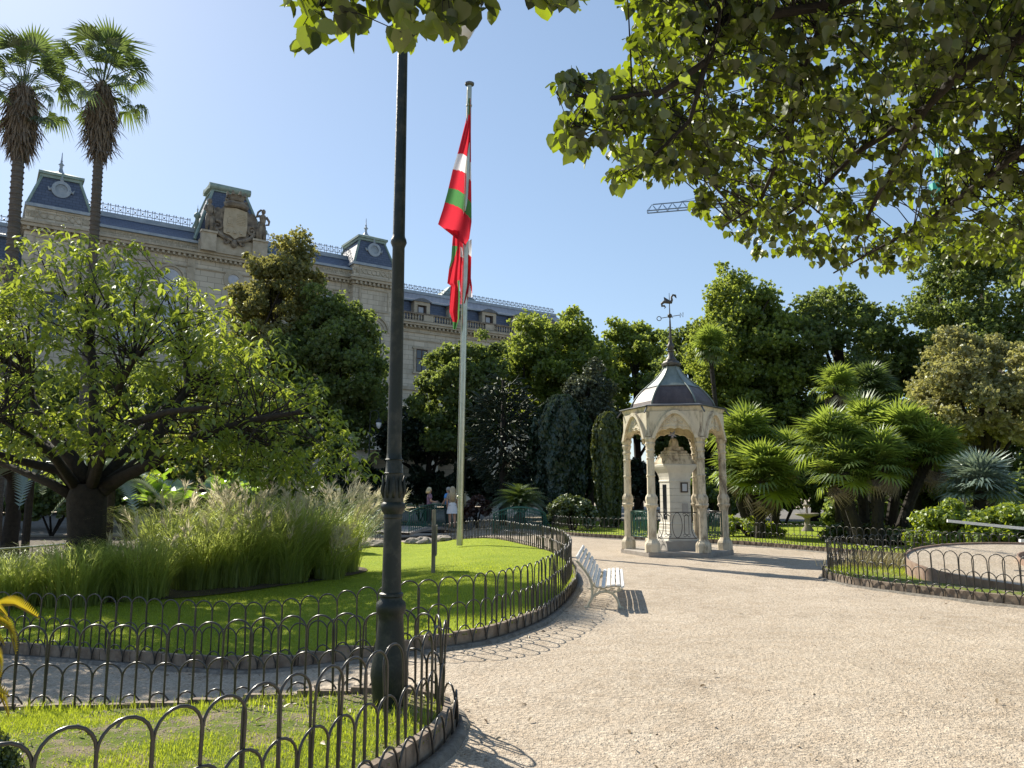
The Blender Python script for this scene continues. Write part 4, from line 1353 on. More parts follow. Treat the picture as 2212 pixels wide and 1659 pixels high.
# ------------------------------------------------------------------ trees
def limbs_mesh(base, fork, tips, r0, rng, n=7, wob=0.12):
    b = MB()
    base, fork = Vector(base), Vector(fork)
    k = 6
    pts, rad = [], []
    for i in range(k + 1):
        t = i / k
        p = base.lerp(fork, t)
        pts.append(p + Vector((rng.normal(0, wob * r0), rng.normal(0, wob * r0), 0)) * (0 if i in (0, k) else 1))
        rad.append(r0 * (1.25 if i == 0 else 1.0 - 0.35 * t))
    b.tube(pts, rad, max(n, 8))
    for tip, s in tips:
        tip = Vector(tip)
        st = base.lerp(fork, s)
        L_ = (tip - st).length
        mid = st.lerp(tip, 0.5) + Vector((rng.normal(0, .08 * L_), rng.normal(0, .08 * L_), rng.normal(.06, .05) * L_))
        q1, q2 = st.lerp(mid, 0.55) + Vector((0, 0, -.02 * L_)), mid.lerp(tip, 0.55) + Vector((0, 0, .02 * L_))
        r = r0 * 0.42
        b.tube([st, q1, mid, q2, tip], [r, r * .8, r * .6, r * .4, r * .18], max(4, n - 2), caps=False)
    return b
def clump_leaves(rng, C, r, n, squash=0.75, shell=0.55, up=0.35):
    """leaf positions and normals in balls round the centres C"""
    w = np.asarray(r, float) ** 2
    idx = rng.choice(len(C), n, p=w / w.sum())
    d = usph(rng, n)
    rad = r[idx] * (shell + (1 - shell) * rng.random(n)) ** 1.0 * rng.uniform(0.55, 1.12, n)
    off = d * rad[:, None]
    off[:, 2] *= squash
    pos = C[idx] + off
    nrm = d * 0.8 + rng.normal(0, 0.55, (n, 3)) + np.array([0, 0, up])
    return pos, nrm, idx
def tree(name, label, base, crown, radii, nclump, nleaf, leaf, mat, seed, trunk=0.3, rc=0.30, templ=T_TUFT, group='park trees', bark='dark_bark', low=-0.75, cat='tree', shape=None, clumpmin=0.45):
    rng = np.random.default_rng(seed)
    nclump, rc, nleaf, leaf = int(nclump * 2.3), rc * 0.70, int(nleaf * 0.6), leaf * 1.16
    base = Vector(base)
    radii = np.array(radii, float)
    D = usph(rng, nclump * 3)
    D = D[D[:, 2] > low][:nclump]
    rr = rng.uniform(clumpmin, 0.92, len(D)) ** 0.6
    Cc = D * rr[:, None]
    if shape is not None:
        k = shape(Cc[:, 2])
        Cc[:, 0] *= k
        Cc[:, 1] *= k
    a1, a2, a3 = rng.uniform(0, 6.28, 3)
    lump = 1 + 0.13 * np.sin(D[:, 0] * 4.1 + a1) * np.cos(D[:, 1] * 3.7 + a2) + 0.10 * np.sin(D[:, 2] * 6.5 + D[:, 0] * 5 + a3) + rng.normal(0, 0.05, len(D))
    C = np.array(crown) + Cc * lump[:, None] * radii * (1 - rc * 0.6)
    cr = radii.mean() * rc * rng.uniform(0.55, 1.5, len(C))
    pos, nrm, idx = clump_leaves(rng, C, cr, nleaf)
    keep = pos[:, 2] > base.z + 0.25
    pos, nrm, idx = pos[keep], nrm[keep], idx[keep]
    n = len(pos)
    ct = rng.uniform(0, 1, len(C))
    tint = np.clip(0.55 * ct[idx] + 0.45 * rng.random(n), 0, 1)
    root = thing(name, label, cat, base, group)
    me = batch('crown', *templ, frames(nrm, rng), pos, leaf * rng.uniform(0.6, 1.35, n), tint, mat)
    link('crown', me, root)
    sel = rng.choice(len(C), min(14, len(C)), replace=False)
    fork = Vector(crown) + Vector((0, 0, radii[2] * 0.35))
    b = limbs_mesh(base, fork, [(C[i], rng.uniform(0.3, 0.9)) for i in sel], trunk, rng)
    b.build('trunk', M[bark], root, smooth=True)
    return root
def P(x, y, Y, z=None):
    p = at(x, y, Y)
    if z is not None:
        p.z = z
    return p
def ptree(name, label, x, ytop, Y, rx, ry=None, zlow=2.0, **k):
    """tree by its picture column, the top of its crown and its distance"""
    top = at(x, ytop, Y)
    base = (top.x, Y, float(gz(top.x, Y)))
    rz = (top.z - zlow) / 2
    return tree(name, label, base, (top.x, Y, zlow + rz), (rx, ry or rx, rz), **k)
ptree('broadleaf_tree', 'tall tree with yellowing top in front of the palace coat of arms', 612, 478, 47, 3.3, 3.0, 3.0, nclump=90, nleaf=32400, leaf=0.234, mat=L['olive'], seed=31, trunk=0.35, rc=0.22, shape=lambda z: 1.0 - 0.32 * np.clip(z, -0.2, 1))
ptree('broadleaf_tree', 'dense dark green tree right of the yellowing one, before the palace', 725, 600, 46, 4.0, 3.6, 1.6, nclump=110, nleaf=40500, leaf=0.234, mat=L['dark'], seed=32, trunk=0.4, rc=0.22)
ptree('broadleaf_tree', 'round dark tree just behind the flagpole, below the palace wing', 1000, 712, 45, 3.2, 3.2, 2.2, nclump=90, nleaf=32400, leaf=0.225, mat=L['dark'], seed=33, trunk=0.32, rc=0.24)
ptree('broadleaf_tree', 'broad light green tree right of the palace wing end', 1205, 636, 50, 5.0, 4.2, 3.4, nclump=120, nleaf=40500, leaf=0.234, mat=L['mid'], seed=34, trunk=0.35, rc=0.2, clumpmin=0.25)
ptree('broadleaf_tree', 'smaller green tree between the broad light tree and the weathervane', 1370, 668, 52, 3.0, 3.0, 3.0, nclump=80, nleaf=27000, leaf=0.234, mat=L['mid'], seed=35, trunk=0.3, rc=0.22)
ptree('broadleaf_tree', 'tall green tree towering right of the pavilion spire', 1600, 552, 40, 3.7, 3.6, 2.4, nclump=190, nleaf=46000, leaf=0.198, mat=L['mid'], seed=36, trunk=0.3, rc=0.22, clumpmin=0.2, shape=lambda z: 1.0 - 0.3 * np.clip(z, 0, 1))
ptree('broadleaf_tree', 'dark leafy tree behind the lone tall fan palm', 1490, 690, 44, 2.9, 3.2, 2.0, nclump=80, nleaf=24300, leaf=0.216, mat=L['dark'], seed=37, trunk=0.3, rc=0.24)
ptree('broadleaf_tree', 'big dark tree behind the palm clump at right centre', 1800, 600, 39, 4.3, 3.6, 1.8, nclump=130, nleaf=43200, leaf=0.198, mat=L['dark'], seed=38, trunk=0.4, rc=0.2)
ptree('broadleaf_tree', 'very tall dark tree at the right edge under the linden boughs', 2110, 440, 36, 4.3, 3.8, 1.6, nclump=140, nleaf=45900, leaf=0.189, mat=L['dark'], seed=39, trunk=0.4, rc=0.2)
ptree('broadleaf_tree', 'pale yellow green lime tree standing at the right edge', 2110, 690, 25, 2.75, 2.5, 1.9, nclump=110, nleaf=35100, leaf=0.135, mat=L['pale'], seed=40, trunk=0.22, rc=0.2, shape=lambda z: 1.0 - 0.25 * np.clip(z, 0, 1))
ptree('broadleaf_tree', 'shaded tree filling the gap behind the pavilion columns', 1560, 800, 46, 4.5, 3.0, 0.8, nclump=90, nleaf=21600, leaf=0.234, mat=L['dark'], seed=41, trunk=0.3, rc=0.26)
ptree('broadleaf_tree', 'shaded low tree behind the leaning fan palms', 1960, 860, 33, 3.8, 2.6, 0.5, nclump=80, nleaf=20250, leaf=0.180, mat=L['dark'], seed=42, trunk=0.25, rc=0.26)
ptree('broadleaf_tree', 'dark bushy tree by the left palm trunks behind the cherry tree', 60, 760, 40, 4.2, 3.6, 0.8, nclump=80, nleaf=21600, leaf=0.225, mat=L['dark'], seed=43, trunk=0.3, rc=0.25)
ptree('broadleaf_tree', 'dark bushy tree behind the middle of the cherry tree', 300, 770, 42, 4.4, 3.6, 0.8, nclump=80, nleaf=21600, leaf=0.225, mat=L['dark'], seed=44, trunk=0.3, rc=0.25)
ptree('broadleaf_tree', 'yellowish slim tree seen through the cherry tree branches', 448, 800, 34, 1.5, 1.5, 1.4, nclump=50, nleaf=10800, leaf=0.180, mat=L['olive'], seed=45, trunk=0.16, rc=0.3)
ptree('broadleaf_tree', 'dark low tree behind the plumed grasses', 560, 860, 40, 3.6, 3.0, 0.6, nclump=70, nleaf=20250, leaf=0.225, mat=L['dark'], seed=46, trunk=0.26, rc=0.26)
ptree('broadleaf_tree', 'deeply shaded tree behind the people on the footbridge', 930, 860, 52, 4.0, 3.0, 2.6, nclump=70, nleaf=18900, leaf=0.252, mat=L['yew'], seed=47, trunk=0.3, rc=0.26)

ptree('broadleaf_tree', 'low dark tree closing the gap at the right edge behind the lime tree', 2230, 880, 31, 3.4, 2.4, 0.4, nclump=70, nleaf=16000, leaf=0.2, mat=L['dark'], seed=48, trunk=0.25, rc=0.27)
ptree('broadleaf_tree', 'low dark tree between the two palm groups in the far background', 1750, 900, 41, 3.0, 2.4, 0.4, nclump=70, nleaf=16000, leaf=0.22, mat=L['dark'], seed=50, trunk=0.25, rc=0.27)
# conifers and clipped shapes
ptree('grey_pine', 'grey green feathery pine behind the dark columnar yew', 1272, 772, 42, 2.0, 1.8, 1.2, nclump=80, nleaf=21600, leaf=0.153, mat=L['greypine'], seed=51, trunk=0.2, rc=0.24, group='conifers', cat='pine', shape=lambda z: 1.05 - 0.25 * z)
def column(name, label, x, ytop, Y, r, seed, mat, n, leaf, cat, taper=0.35):
    rng = np.random.default_rng(seed)
    top = at(x, ytop, Y)
    h = top.z
    root = thing(name, label, cat, (top.x, Y, 0), 'conifers')
    zz = rng.random(n) ** 0.9 * h
    prof = np.clip(np.sin(np.clip(zz / h, 0, 1) * math.pi * 0.5 + 0.45) ** 0.8, 0, 1) * np.clip((1.02 - zz / h) / taper, 0, 1) ** 0.55
    a = rng.uniform(0, 2 * np.pi, n)
    lob = 1 + 0.10 * np.sin(a * 7 + zz * 0.8) + 0.07 * np.sin(a * 13 - zz * 1.7) + 0.05 * np.sin(zz * 5 + a * 3)
    rr = r * prof * lob * (1 - 0.5 * rng.random(n) ** 3)
    pos = np.stack([top.x + rr * np.cos(a), Y + rr * np.sin(a), zz + 0.1], 1)
    nrm = np.stack([np.cos(a), np.sin(a), np.full(n, 0.1)], 1) + rng.normal(0, 0.45, (n, 3))
    al = np.stack([np.cos(a) * 0.35, np.sin(a) * 0.35, np.ones(n)], 1) + rng.normal(0, 0.25, (n, 3))
    me = batch('crown', *T_DIAMOND, frames(nrm, rng, along=al), pos, leaf * rng.uniform(0.6, 1.4, n), np.clip(rng.beta(2, 2.4, n) + 0.15 * np.sin(a * 7 + zz * .8), 0, 1), mat)
    link('crown', me, root)
    b = MB()
    b.tube([(top.x, Y, -0.1), (top.x, Y, h * 0.75)], [0.14, 0.05], 7)
    b.build('trunk', M['dark_bark'], root)
column('yew', 'very dark broad columnar yew left of the slim cypress', 1212, 862, 37, 1.5, 52, L['yew'], 20000, 0.26, 'yew', 0.28)
column('cypress', 'slim olive green columnar cypress just left of the pavilion', 1313, 898, 33, 0.66, 53, L['cypress'], 12000, 0.18, 'cypress', 0.16)
# monkey puzzle: rope-like drooping branches
rng = np.random.default_rng(54)
mp = at(1087, 800, 38)
root = thing('monkey_puzzle_tree', 'dark monkey puzzle tree with drooping rope like branches', 'tree', (mp.x, 38, 0), 'conifers')
b = MB()
b.tube([(mp.x, 38, -0.1), (mp.x, 38, 3), (mp.x, 38, mp.z - 0.5)], [0.22, 0.18, 0.06], 8)
b.build('trunk', M['dark_bark'], root)
pts_v, pts_f, tints = [], [], []
crown = MB()
tt_ = []
for i in range(1150):
    d = usph(rng, 1)[0]
    zc = 4.6
    c = Vector((mp.x + d[0] * 1.75, 38 + d[1] * 1.75, zc + d[2] * 2.9)) * 1
    k = rng.uniform(0.45, 0.98)
    c = Vector((mp.x, 38, zc)).lerp(c, k)
    if c.z < 1.6 and rng.random() < 0.5:
        continue
    o = Vector((d[0], d[1], 0.0))
    o = o.normalized() if o.length > 0.05 else Vector((1, 0, 0))
    droop = rng.uniform(-0.9, 0.15) if c.z < 5 else rng.uniform(-0.3, 0.8)
    l_ = rng.uniform(0.28, 0.62)
    side = Vector((-o.y, o.x, 0)) * rng.uniform(-0.7, 0.7)
    p1 = c + (o + side) * l_ * 0.5 + Vector((0, 0, droop * l_ * 0.6))
    p2 = c + (o + side) * l_ * 0.85 + Vector((0, 0, droop * l_ * 0.6 + l_ * rng.uniform(-0.35, 0.45)))
    n0 = len(crown.v)
    crown.tube([c, p1, p2], [0.035, 0.045, 0.02], 4, caps=False)
    tt_ += [rng.random()] * (len(crown.v) - n0)
me = crown.mesh('crown', L['araucaria'])
a = me.attributes.new('tint', 'FLOAT', 'POINT')
a.data.foreach_set('value', np.clip(np.array(tt_), 0.001, 1))
link('crown', me, root)

def bush(name, label, c, radii, n, leaf, mat, seed, templ=T_DIAMOND, cat='shrub', group='garden shrubs'):
    rng = np.random.default_rng(seed)
    D = usph(rng, 60)
    D = D[D[:, 2] > -0.3]
    C = np.array(c) + D * np.array(radii) * rng.uniform(0.55, 0.85, len(D))[:, None]
    C[:, 2] = np.maximum(C[:, 2], c[2] - radii[2] * 0.3)
    pos, nrm, idx = clump_leaves(rng, C, np.mean(radii) * 0.26 * rng.uniform(0.7, 1.3, len(C)), n)
    keep = pos[:, 2] > float(gz(c[0], c[1])) + 0.02
    pos, nrm, idx = pos[keep], nrm[keep], idx[keep]
    ct = rng.random(len(C))
    root = thing(name, label, cat, (c[0], c[1], float(gz(c[0], c[1]))), group)
    me = batch('foliage', *templ, frames(nrm, rng), pos, leaf * rng.uniform(0.6, 1.4, len(pos)), np.clip(ct[idx] * .5 + rng.random(len(pos)) * .5, 0, 1), mat)
    link('foliage', me, root)
    b = MB()
    for k in range(7):
        a = rng.uniform(0, 6.28)
        g = float(gz(c[0], c[1]))
        b.tube([(c[0], c[1], g - 0.05), (c[0] + math.cos(a) * radii[0] * .3, c[1] + math.sin(a) * radii[1] * .3, c[2]), (c[0] + math.cos(a) * radii[0] * .6, c[1] + math.sin(a) * radii[1] * .6, c[2] + radii[2] * .4)], [0.05, 0.035, 0.012], 5, caps=False)
    b.build('stems', M['dark_bark'], root)
    return root
p = at(1236, 1062, 31)
bush('round_shrub', 'rounded conifer shrub right of the second green footbridge', (p.x, 31, 0.62), (1.12, 1.0, 0.98), 16000, 0.12, L['bush'], 61)
p = at(1030, 1062, 38)
bush('red_shrub', 'dull red shrub between the flagpole and the cycad', (p.x, 38, 0.7), (0.8, 0.8, 0.75), 4000, 0.14, L['red'], 62)
for i, (x, y, Y, r, lab) in enumerate(((2050, 1082, 19.2, (1.2, 0.8, 0.85), 'bright yellow green low hedge shrub nearest the palm trunks'), (2180, 1078, 18.2, (1.25, 0.8, 0.9), 'bright yellow green low hedge shrub at the right edge'), (2310, 1085, 17.6, (1.25, 0.8, 0.85), 'bright hedge shrub just past the right frame edge'))):
    p = at(x, y, Y)
    bush('hedge_shrub', lab, (p.x, Y, 0.55), r, 15000, 0.10, L['hedge'], 63 + i, group='bright hedge shrubs')
p = at(1655, 1100, 25)
bush('low_shrub', 'low sunlit shrub under the leaning palm trunks right of the pavilion', (p.x, 26.5, 0.35), (1.3, 0.7, 0.5), 4000, 0.11, L['hedge'], 67)
p = at(690, 1060, 24)
bush('flowering_shrub', 'dark leafy shrub with small white tips behind the plumed grass', (p.x, 24, 0.95), (1.0, 0.9, 0.95), 5000, 0.16, L['bush'], 68)
bush('dark_shrub', 'small dark shrub at the lower left corner of the near bed', (-2.92, 4.35, 0.16), (0.28, 0.26, 0.20), 2600, 0.035, L['bush'], 69)
for i, (x, Y, lab) in enumerate(((1830, 23.5, 'dark ground cover shrub below the palm clump, left part'), (1930, 22.5, 'dark ground cover shrub below the palm clump, right part'))):
    p = at(x, 1100, Y)
    bush('ground_shrub', lab, (p.x, Y, 0.3), (1.0, 0.7, 0.42), 4500, 0.10, L['bush'], 70 + i)

# ------------------------------------------------------------------ palms with single fronds
def fan_mesh(name, mat, nseg=24, spread=2.3, pet=0.9, droop=0.3, width=1.0, seed=1, blade=0.95):
    rng = random.Random(seed)
    b = MB()
    b.tube([(0, 0, 0), (pet * 0.5, 0, 0.05), (pet, 0, 0.02)], [0.022, 0.016, 0.012], 4, caps=False)
    o = Vector((pet, 0, 0.02))
    for k in range(nseg):
        a = -spread + 2 * spread * k / (nseg - 1)
        l_ = blade * (1 - 0.22 * abs(a / spread) ** 2) * rng.uniform(0.88, 1.08)
        d = Vector((math.cos(a), math.sin(a), 0))
        s = Vector((-math.sin(a), math.cos(a), 0))
        w = 0.052 * width
        fold = 0.03 * (1 if k % 2 else -1)
        p1 = o + d * l_ * 0.55 + Vector((0, 0, fold + 0.10 * math.cos(a)))
        p2 = o + d * l_ + Vector((0, 0, -droop * rng.uniform(0.6, 1.5)))
        b.add([o, p1 - s * w, p1 + s * w, p2], [(0, 1, 2), (1, 3, 2)])
    return b.mesh(name, mat)
def place_fronds(root, meshes, c, n, rng, size, el0=-50, el1=85, name='frond', bias=None, skirt=0):
    for i in range(n):
        az = i * 2.39996 + rng.uniform(-.3, .3)
        el = R_(el0 + (el1 - el0) * ((i + 0.5) / n) ** 0.8 + rng.uniform(-8, 8))
        link(name, meshes[i % len(meshes)], root, True, c, (rng.uniform(-.25, .25), -el, az), (size * rng.uniform(0.85, 1.15),) * 3)
def fan_palm(name, label, base, crown, size, n, mat, seed, tr=0.14, group='fan palms', el0=-45, skirt=False, bark='dark_bark', pet=0.75, droop=0.06):
    rng = random.Random(seed)
    root = thing(name, label, 'palm', base, group)
    base, crown = Vector(base), Vector(crown)
    b = MB()
    mid = base.lerp(crown, 0.5) + Vector((rng.uniform(-.08, .08), 0, 0)) + (crown - base).cross(Vector((0, 1, 0))).normalized() * 0.08
    b.tube([base - Vector((0, 0, 0.15)), base.lerp(mid, .5), mid, mid.lerp(crown, .5), crown], [tr * 1.2, tr, tr * .95, tr * .95, tr], 9)
    for k in range(46):                                   # stubs of old leaf bases
        t = rng.uniform(0.05, 1)
        p = base.lerp(mid, t * 2) if t < .5 else mid.lerp(crown, t * 2 - 1)
        a = rng.uniform(0, 6.28)
        d = Vector((math.cos(a), math.sin(a), 0.7))
        b.tube([p + d * tr * 0.8, p + d * (tr * 0.8 + 0.10)], [0.035, 0.012], 3, caps=False)
    b.build('trunk', M[bark], root, smooth=False)
    me = [fan_mesh('frond', mat, seed=seed * 3 + q, pet=pet, droop=droop + 0.15 * q) for q in range(2)]
    place_fronds(root, me, crown, int(n * 1.6), rng, size * 0.92, el0)
    dead = fan_mesh('dead_frond', M['thatch'], seed=seed, pet=pet, droop=0.55, spread=1.2, nseg=14)
    for q in range(7):
        link('dead_frond', dead, root, True, crown - Vector((0, 0, .05)), (rng.uniform(-.5, .5), R_(rng.uniform(48, 78)), rng.uniform(0, 6.28)), (size * rng.uniform(.6, .85),) * 3)
    return root
# two tall slim palms in front of the palace
def tall_palm(name, label, x, ytop, ycrown, yskirt, Y, tr, spread, seed):
    c = at(x, ycrown, Y)
    sk = at(x, yskirt, Y)
    xb = at(x - (10 if x > 100 else 8), 560, Y).x
    base = Vector((xb, Y, float(gz(xb, Y))))
    rng = random.Random(seed)
    root = thing(name, label, 'palm', base, 'tall slim palms')
    b = MB()
    pts = [base.lerp(c, k / 8) for k in range(9)]
    b.tube(pts, [tr * 1.25] + [tr * (1.05 - 0.02 * k) for k in range(1, 9)], 12)
    z = base.z + 0.5
    while z < sk.z:
        t = (z - base.z) / (c.z - base.z)
        p = base.lerp(c, t)
        b.lathe([(tr * 1.02, 0), (tr * 1.10, 0.03), (tr * 1.0, 0.06)], p, 12, cap=False)
        z += 0.2
    b.build('trunk', M['palm_bark'], root, smooth=True)
    # thatch of dead hanging leaves
    r2 = np.random.default_rng(seed)
    n = 2600
    hz = r2.random(n)
    top = c.z - 0.1
    prof = np.interp(hz, [0, 0.25, 0.6, 1.0], [0.35, 0.95, 1.0, 0.45]) * spread * 0.42
    a = r2.uniform(0, 6.283, n)
    rr = prof * r2.uniform(0.35, 1.0, n)
    X0 = np.interp(sk.z + hz * (top - sk.z), [base.z, c.z], [base.x, c.x])
    pos = np.stack([X0 + rr * np.cos(a), Y + rr * np.sin(a), sk.z + hz * (top - sk.z) + 0.3], 1)
    al = np.stack([np.cos(a) * 0.22, np.sin(a) * 0.22, -np.ones(n)], 1) + r2.normal(0, .12, (n, 3))
    nr = np.stack([np.cos(a), np.sin(a), np.zeros(n)], 1) + r2.normal(0, .4, (n, 3))
    sc = np.stack([r2.uniform(0.42, 0.95, n), r2.uniform(0.08, 0.18, n), np.ones(n) * 0.3], 1)
    me = batch('thatch', *T_LANCE, frames(nr, r2, along=al), pos, sc, r2.random(n), M['thatch'])
    link('thatch', me, root)
    me = [fan_mesh('frond', L['palm_dark'], nseg=22, spread=1.75, seed=seed + q, pet=1.15 + 0.2 * q, droop=0.16 + 0.16 * q, blade=0.72, width=0.8) for q in range(3)]
    S = spread
    for i in range(34):
        az = i * 2.39996 + rng.uniform(-.2, .2)
        el = R_(-42 + 125 * (i / 33) ** 0.85 + rng.uniform(-7, 7))
        link('frond', me[i % 3], root, True, c + Vector((0, 0, rng.uniform(-0.5, 0.2))), (rng.uniform(-.4, .4), -el, az), (S * rng.uniform(0.78, 1.02) * (1.0 if el > 0 else 0.85),) * 3)
    return root
tall_palm('tall_palm', 'tall palm with thick hanging thatch cut by the left frame edge', 50, 60, 190, 330, 25, 0.19, 1.04, 71)
tall_palm('tall_palm', 'tall palm with slim trunk right of the thatched one', 222, 60, 185, 340, 31.5, 0.2, 1.38, 72)
# garden palms on the right
p = at(1562, 870, 33)
c = at(1533, 748, 33)
fan_palm('fan_palm', 'lone tall fan palm rising behind the pavilion dome', (p.x + 0.15, 33, 0.1), c, 0.62, 34, L['palm'], 81, tr=0.10, el0=-75)
gp = [(1612, 950, 1640, 27, 0.86, 30, 'sunlit fan palm crown touching the right pavilion column'), (1700, 985, 1668, 27.5, 0.74, 24, 'smaller fan palm behind the sunlit one beside the pavilion'),
      (1650, 1035, 1640, 25.5, 0.95, 30, 'low dark fan palm leaning over the hoop fence right of the pavilion'), (1590, 1020, 1625, 26.5, 0.70, 22, 'low fan palm half hidden behind the pavilion columns')]
for i, (x, y, xb, Y, s, n, lab) in enumerate(gp):
    base = at(xb, 1120, Y)
    fan_palm('fan_palm', lab, (base.x, Y, 0.1), at(x, y, Y), s, n, L['palm'], 82 + i, tr=0.15)
gp = [(1792, 958, 1850, 23, 0.80, 30, 'leftmost palm of the sunlit clump behind the clock bed'), (1872, 932, 1868, 24, 0.80, 28, 'topmost fan palm of the sunlit clump behind the clock bed'),
      (1822, 1020, 1862, 22.3, 0.72, 24, 'lower shaded palm in the middle of the clump'), (1952, 950, 1915, 23, 0.82, 30, 'broad sunlit palm right of the clump centre'),
      (2010, 985, 1930, 22.5, 0.74, 28, 'rightmost palm of the clump on a leaning trunk'), (1905, 1005, 1890, 22, 0.72, 22, 'short palm in front of the clump')]
for i, (x, y, xb, Y, s, n, lab) in enumerate(gp):
    base = at(xb, 1120, Y)
    fan_palm('fan_palm', lab, (base.x, Y, 0.1), at(x, y, Y), s, n, L['palm'], 90 + i, tr=0.16)
base, c = at(1812, 1100, 26), at(1806, 836, 26)
fan_palm('fan_palm', 'yellow green fan palm rising above the clump', (base.x, 26, 0.1), c, 0.56, 22, L['palm'], 97, tr=0.10, el0=-40)
base, c = at(1885, 1100, 29), at(1878, 850, 29)
fan_palm('fan_palm', 'dark blue green fan palm behind the yellow green one', (base.x, 29, 0.1), c, 0.85, 24, L['palm_dark'], 98, tr=0.13, el0=-40)
base, c = at(2120, 1100, 20.5), at(2118, 1062, 20.5)
fan_palm('fan_palm', 'silvery blue dwarf fan palm behind the bright hedge', (base.x, 20.5, 0.1), c, 0.74, 34, L['palm_blue'], 99, tr=0.16, el0=-20)

def feather_mesh(name, mat, nl=22, length=1.0, curve=0.35, w=0.02, ll=0.16):
    b = MB()
    def pt(t):
        return Vector((length * t * (1 - 0.12 * t), 0, length * (0.28 * math.sin(t * 2.2) - curve * t * t)))
    b.tube([pt(0), pt(.33), pt(.66), pt(1)], [0.014, 0.011, 0.008, 0.004], 3, caps=False)
    for k in range(nl):
        t = 0.12 + 0.86 * k / nl
        p = pt(t)
        d = (pt(min(1, t + .02)) - pt(t - .02)).normalized()
        l_ = ll * length * math.sin(math.pi * (0.15 + 0.8 * t)) ** 0.7
        for s_ in (-1, 1):
            q = p + Vector((d.x * 0.45, s_ * 0.9, 0.25)) * l_
            b.add([p, p + d * w, q], [(0, 1, 2)])
    return b.mesh(name, mat)
p = at(1122, 1090, 34)
root = thing('cycad', 'spiky green cycad behind the right green footbridge', 'cycad', (p.x, 34, 0), 'garden shrubs')
b = MB()
b.lathe([(0.3, -0.1), (0.32, 0.2), (0.26, 0.55), (0.1, 0.72)], (p.x, 34, 0), 10)
b.build('trunk', M['palm_bark'], root)
fm = feather_mesh('frond', L['cycad'], 24, 1.55, 0.5, 0.045, 0.15)
rnd = random.Random(7)
for i in range(110):
    el = R_(8 + 78 * (i / 110) ** 1.0)
    link('frond', fm, root, True, (p.x, 34, 0.7), (0, -el, i * 2.4), (rnd.uniform(.85, 1.1),) * 3)
def frond_plant(name, label, cat, x, Y, z, n, size, mat, seed, curve=0.7, el=(5, 70), tr=0.1, ll=0.2):
    q = at(x, 1000, Y)
    g = float(gz(q.x, Y))
    root = thing(name, label, cat, (q.x, Y, g), 'leafy plants behind the cherry tree')
    b = MB()
    b.tube([(q.x, Y, g - 0.05), (q.x, Y, z)], [tr * 1.1, tr], 8)
    b.build('trunk', M['dark_bark'], root)
    fm = feather_mesh('frond', mat, 30, 1.0, curve, 0.05, ll)
    rnd = random.Random(seed)
    for i in range(n):
        link('frond', fm, root, True, (q.x, Y, z), (rnd.uniform(-.2, .2), -R_(rnd.uniform(*el)), i * 2.4), (size * rnd.uniform(.85, 1.1),) * 3)
frond_plant('tree_fern', 'pale tree fern behind the cherry trunk', 'fern', 245, 20, 1.65, 20, 1.5, L['palm_blue'], 3, 0.9)
frond_plant('tree_fern', 'pale tree fern left of the cherry trunk', 'fern', 70, 22, 2.0, 18, 1.6, L['palm_blue'], 4, 0.9)
def banana_leaf(name):
    b = MB()
    nseg = 8
    vs, fs = [], []
    for k in range(nseg + 1):
        t = k / nseg
        w = 0.19 * math.sin(math.pi * min(1, 0.06 + t * 0.94)) ** 0.6
        x, z = t * (1 - 0.18 * t), 0.30 * t - 0.42 * t * t
        vs += [(x, -w, z + 0.05 + 0.03 * (k % 2)), (x, 0, z), (x, w, z + 0.05 - 0.03 * (k % 2))]
    for k in range(nseg):
        for j in (0, 1):
            fs.append((3 * k + j, 3 * k + 3 + j, 3 * k + 4 + j, 3 * k + 1 + j))
    b.add(vs, fs)
    return b.mesh(name, L['banana'])
BL = banana_leaf('leaf')
for x, Y, zt, s, lab, sd in ((335, 21, 1.3, 1.35, 'banana plant with broad leaves right of the cherry trunk', 1), (372, 22, 1.1, 1.25, 'lower banana plant beside the plumed grass', 2), (478, 23, 1.3, 1.2, 'banana plant with upright bright leaf behind the plumed grass', 3), (520, 24, 1.5, 1.1, 'banana plant with one tall dark leaf behind the grasses', 4)):
    q = at(x, 1000, Y)
    g = float(gz(q.x, Y))
    root = thing('banana_plant', lab, 'plant', (q.x, Y, g), 'leafy plants behind the cherry tree')
    b = MB()
    b.tube([(q.x, Y, g - 0.05), (q.x, Y, zt)], [0.12, 0.07], 8)
    b.build('stem', M['palm_bark'], root)
    rnd = random.Random(sd)
    for i in range(9):
        link('leaf', BL, root, True, (q.x, Y, zt), (rnd.uniform(-.5, .5), -R_(rnd.uniform(10, 75)), i * 2.4 + sd), (s * rnd.uniform(.75, 1.1),) * 3)

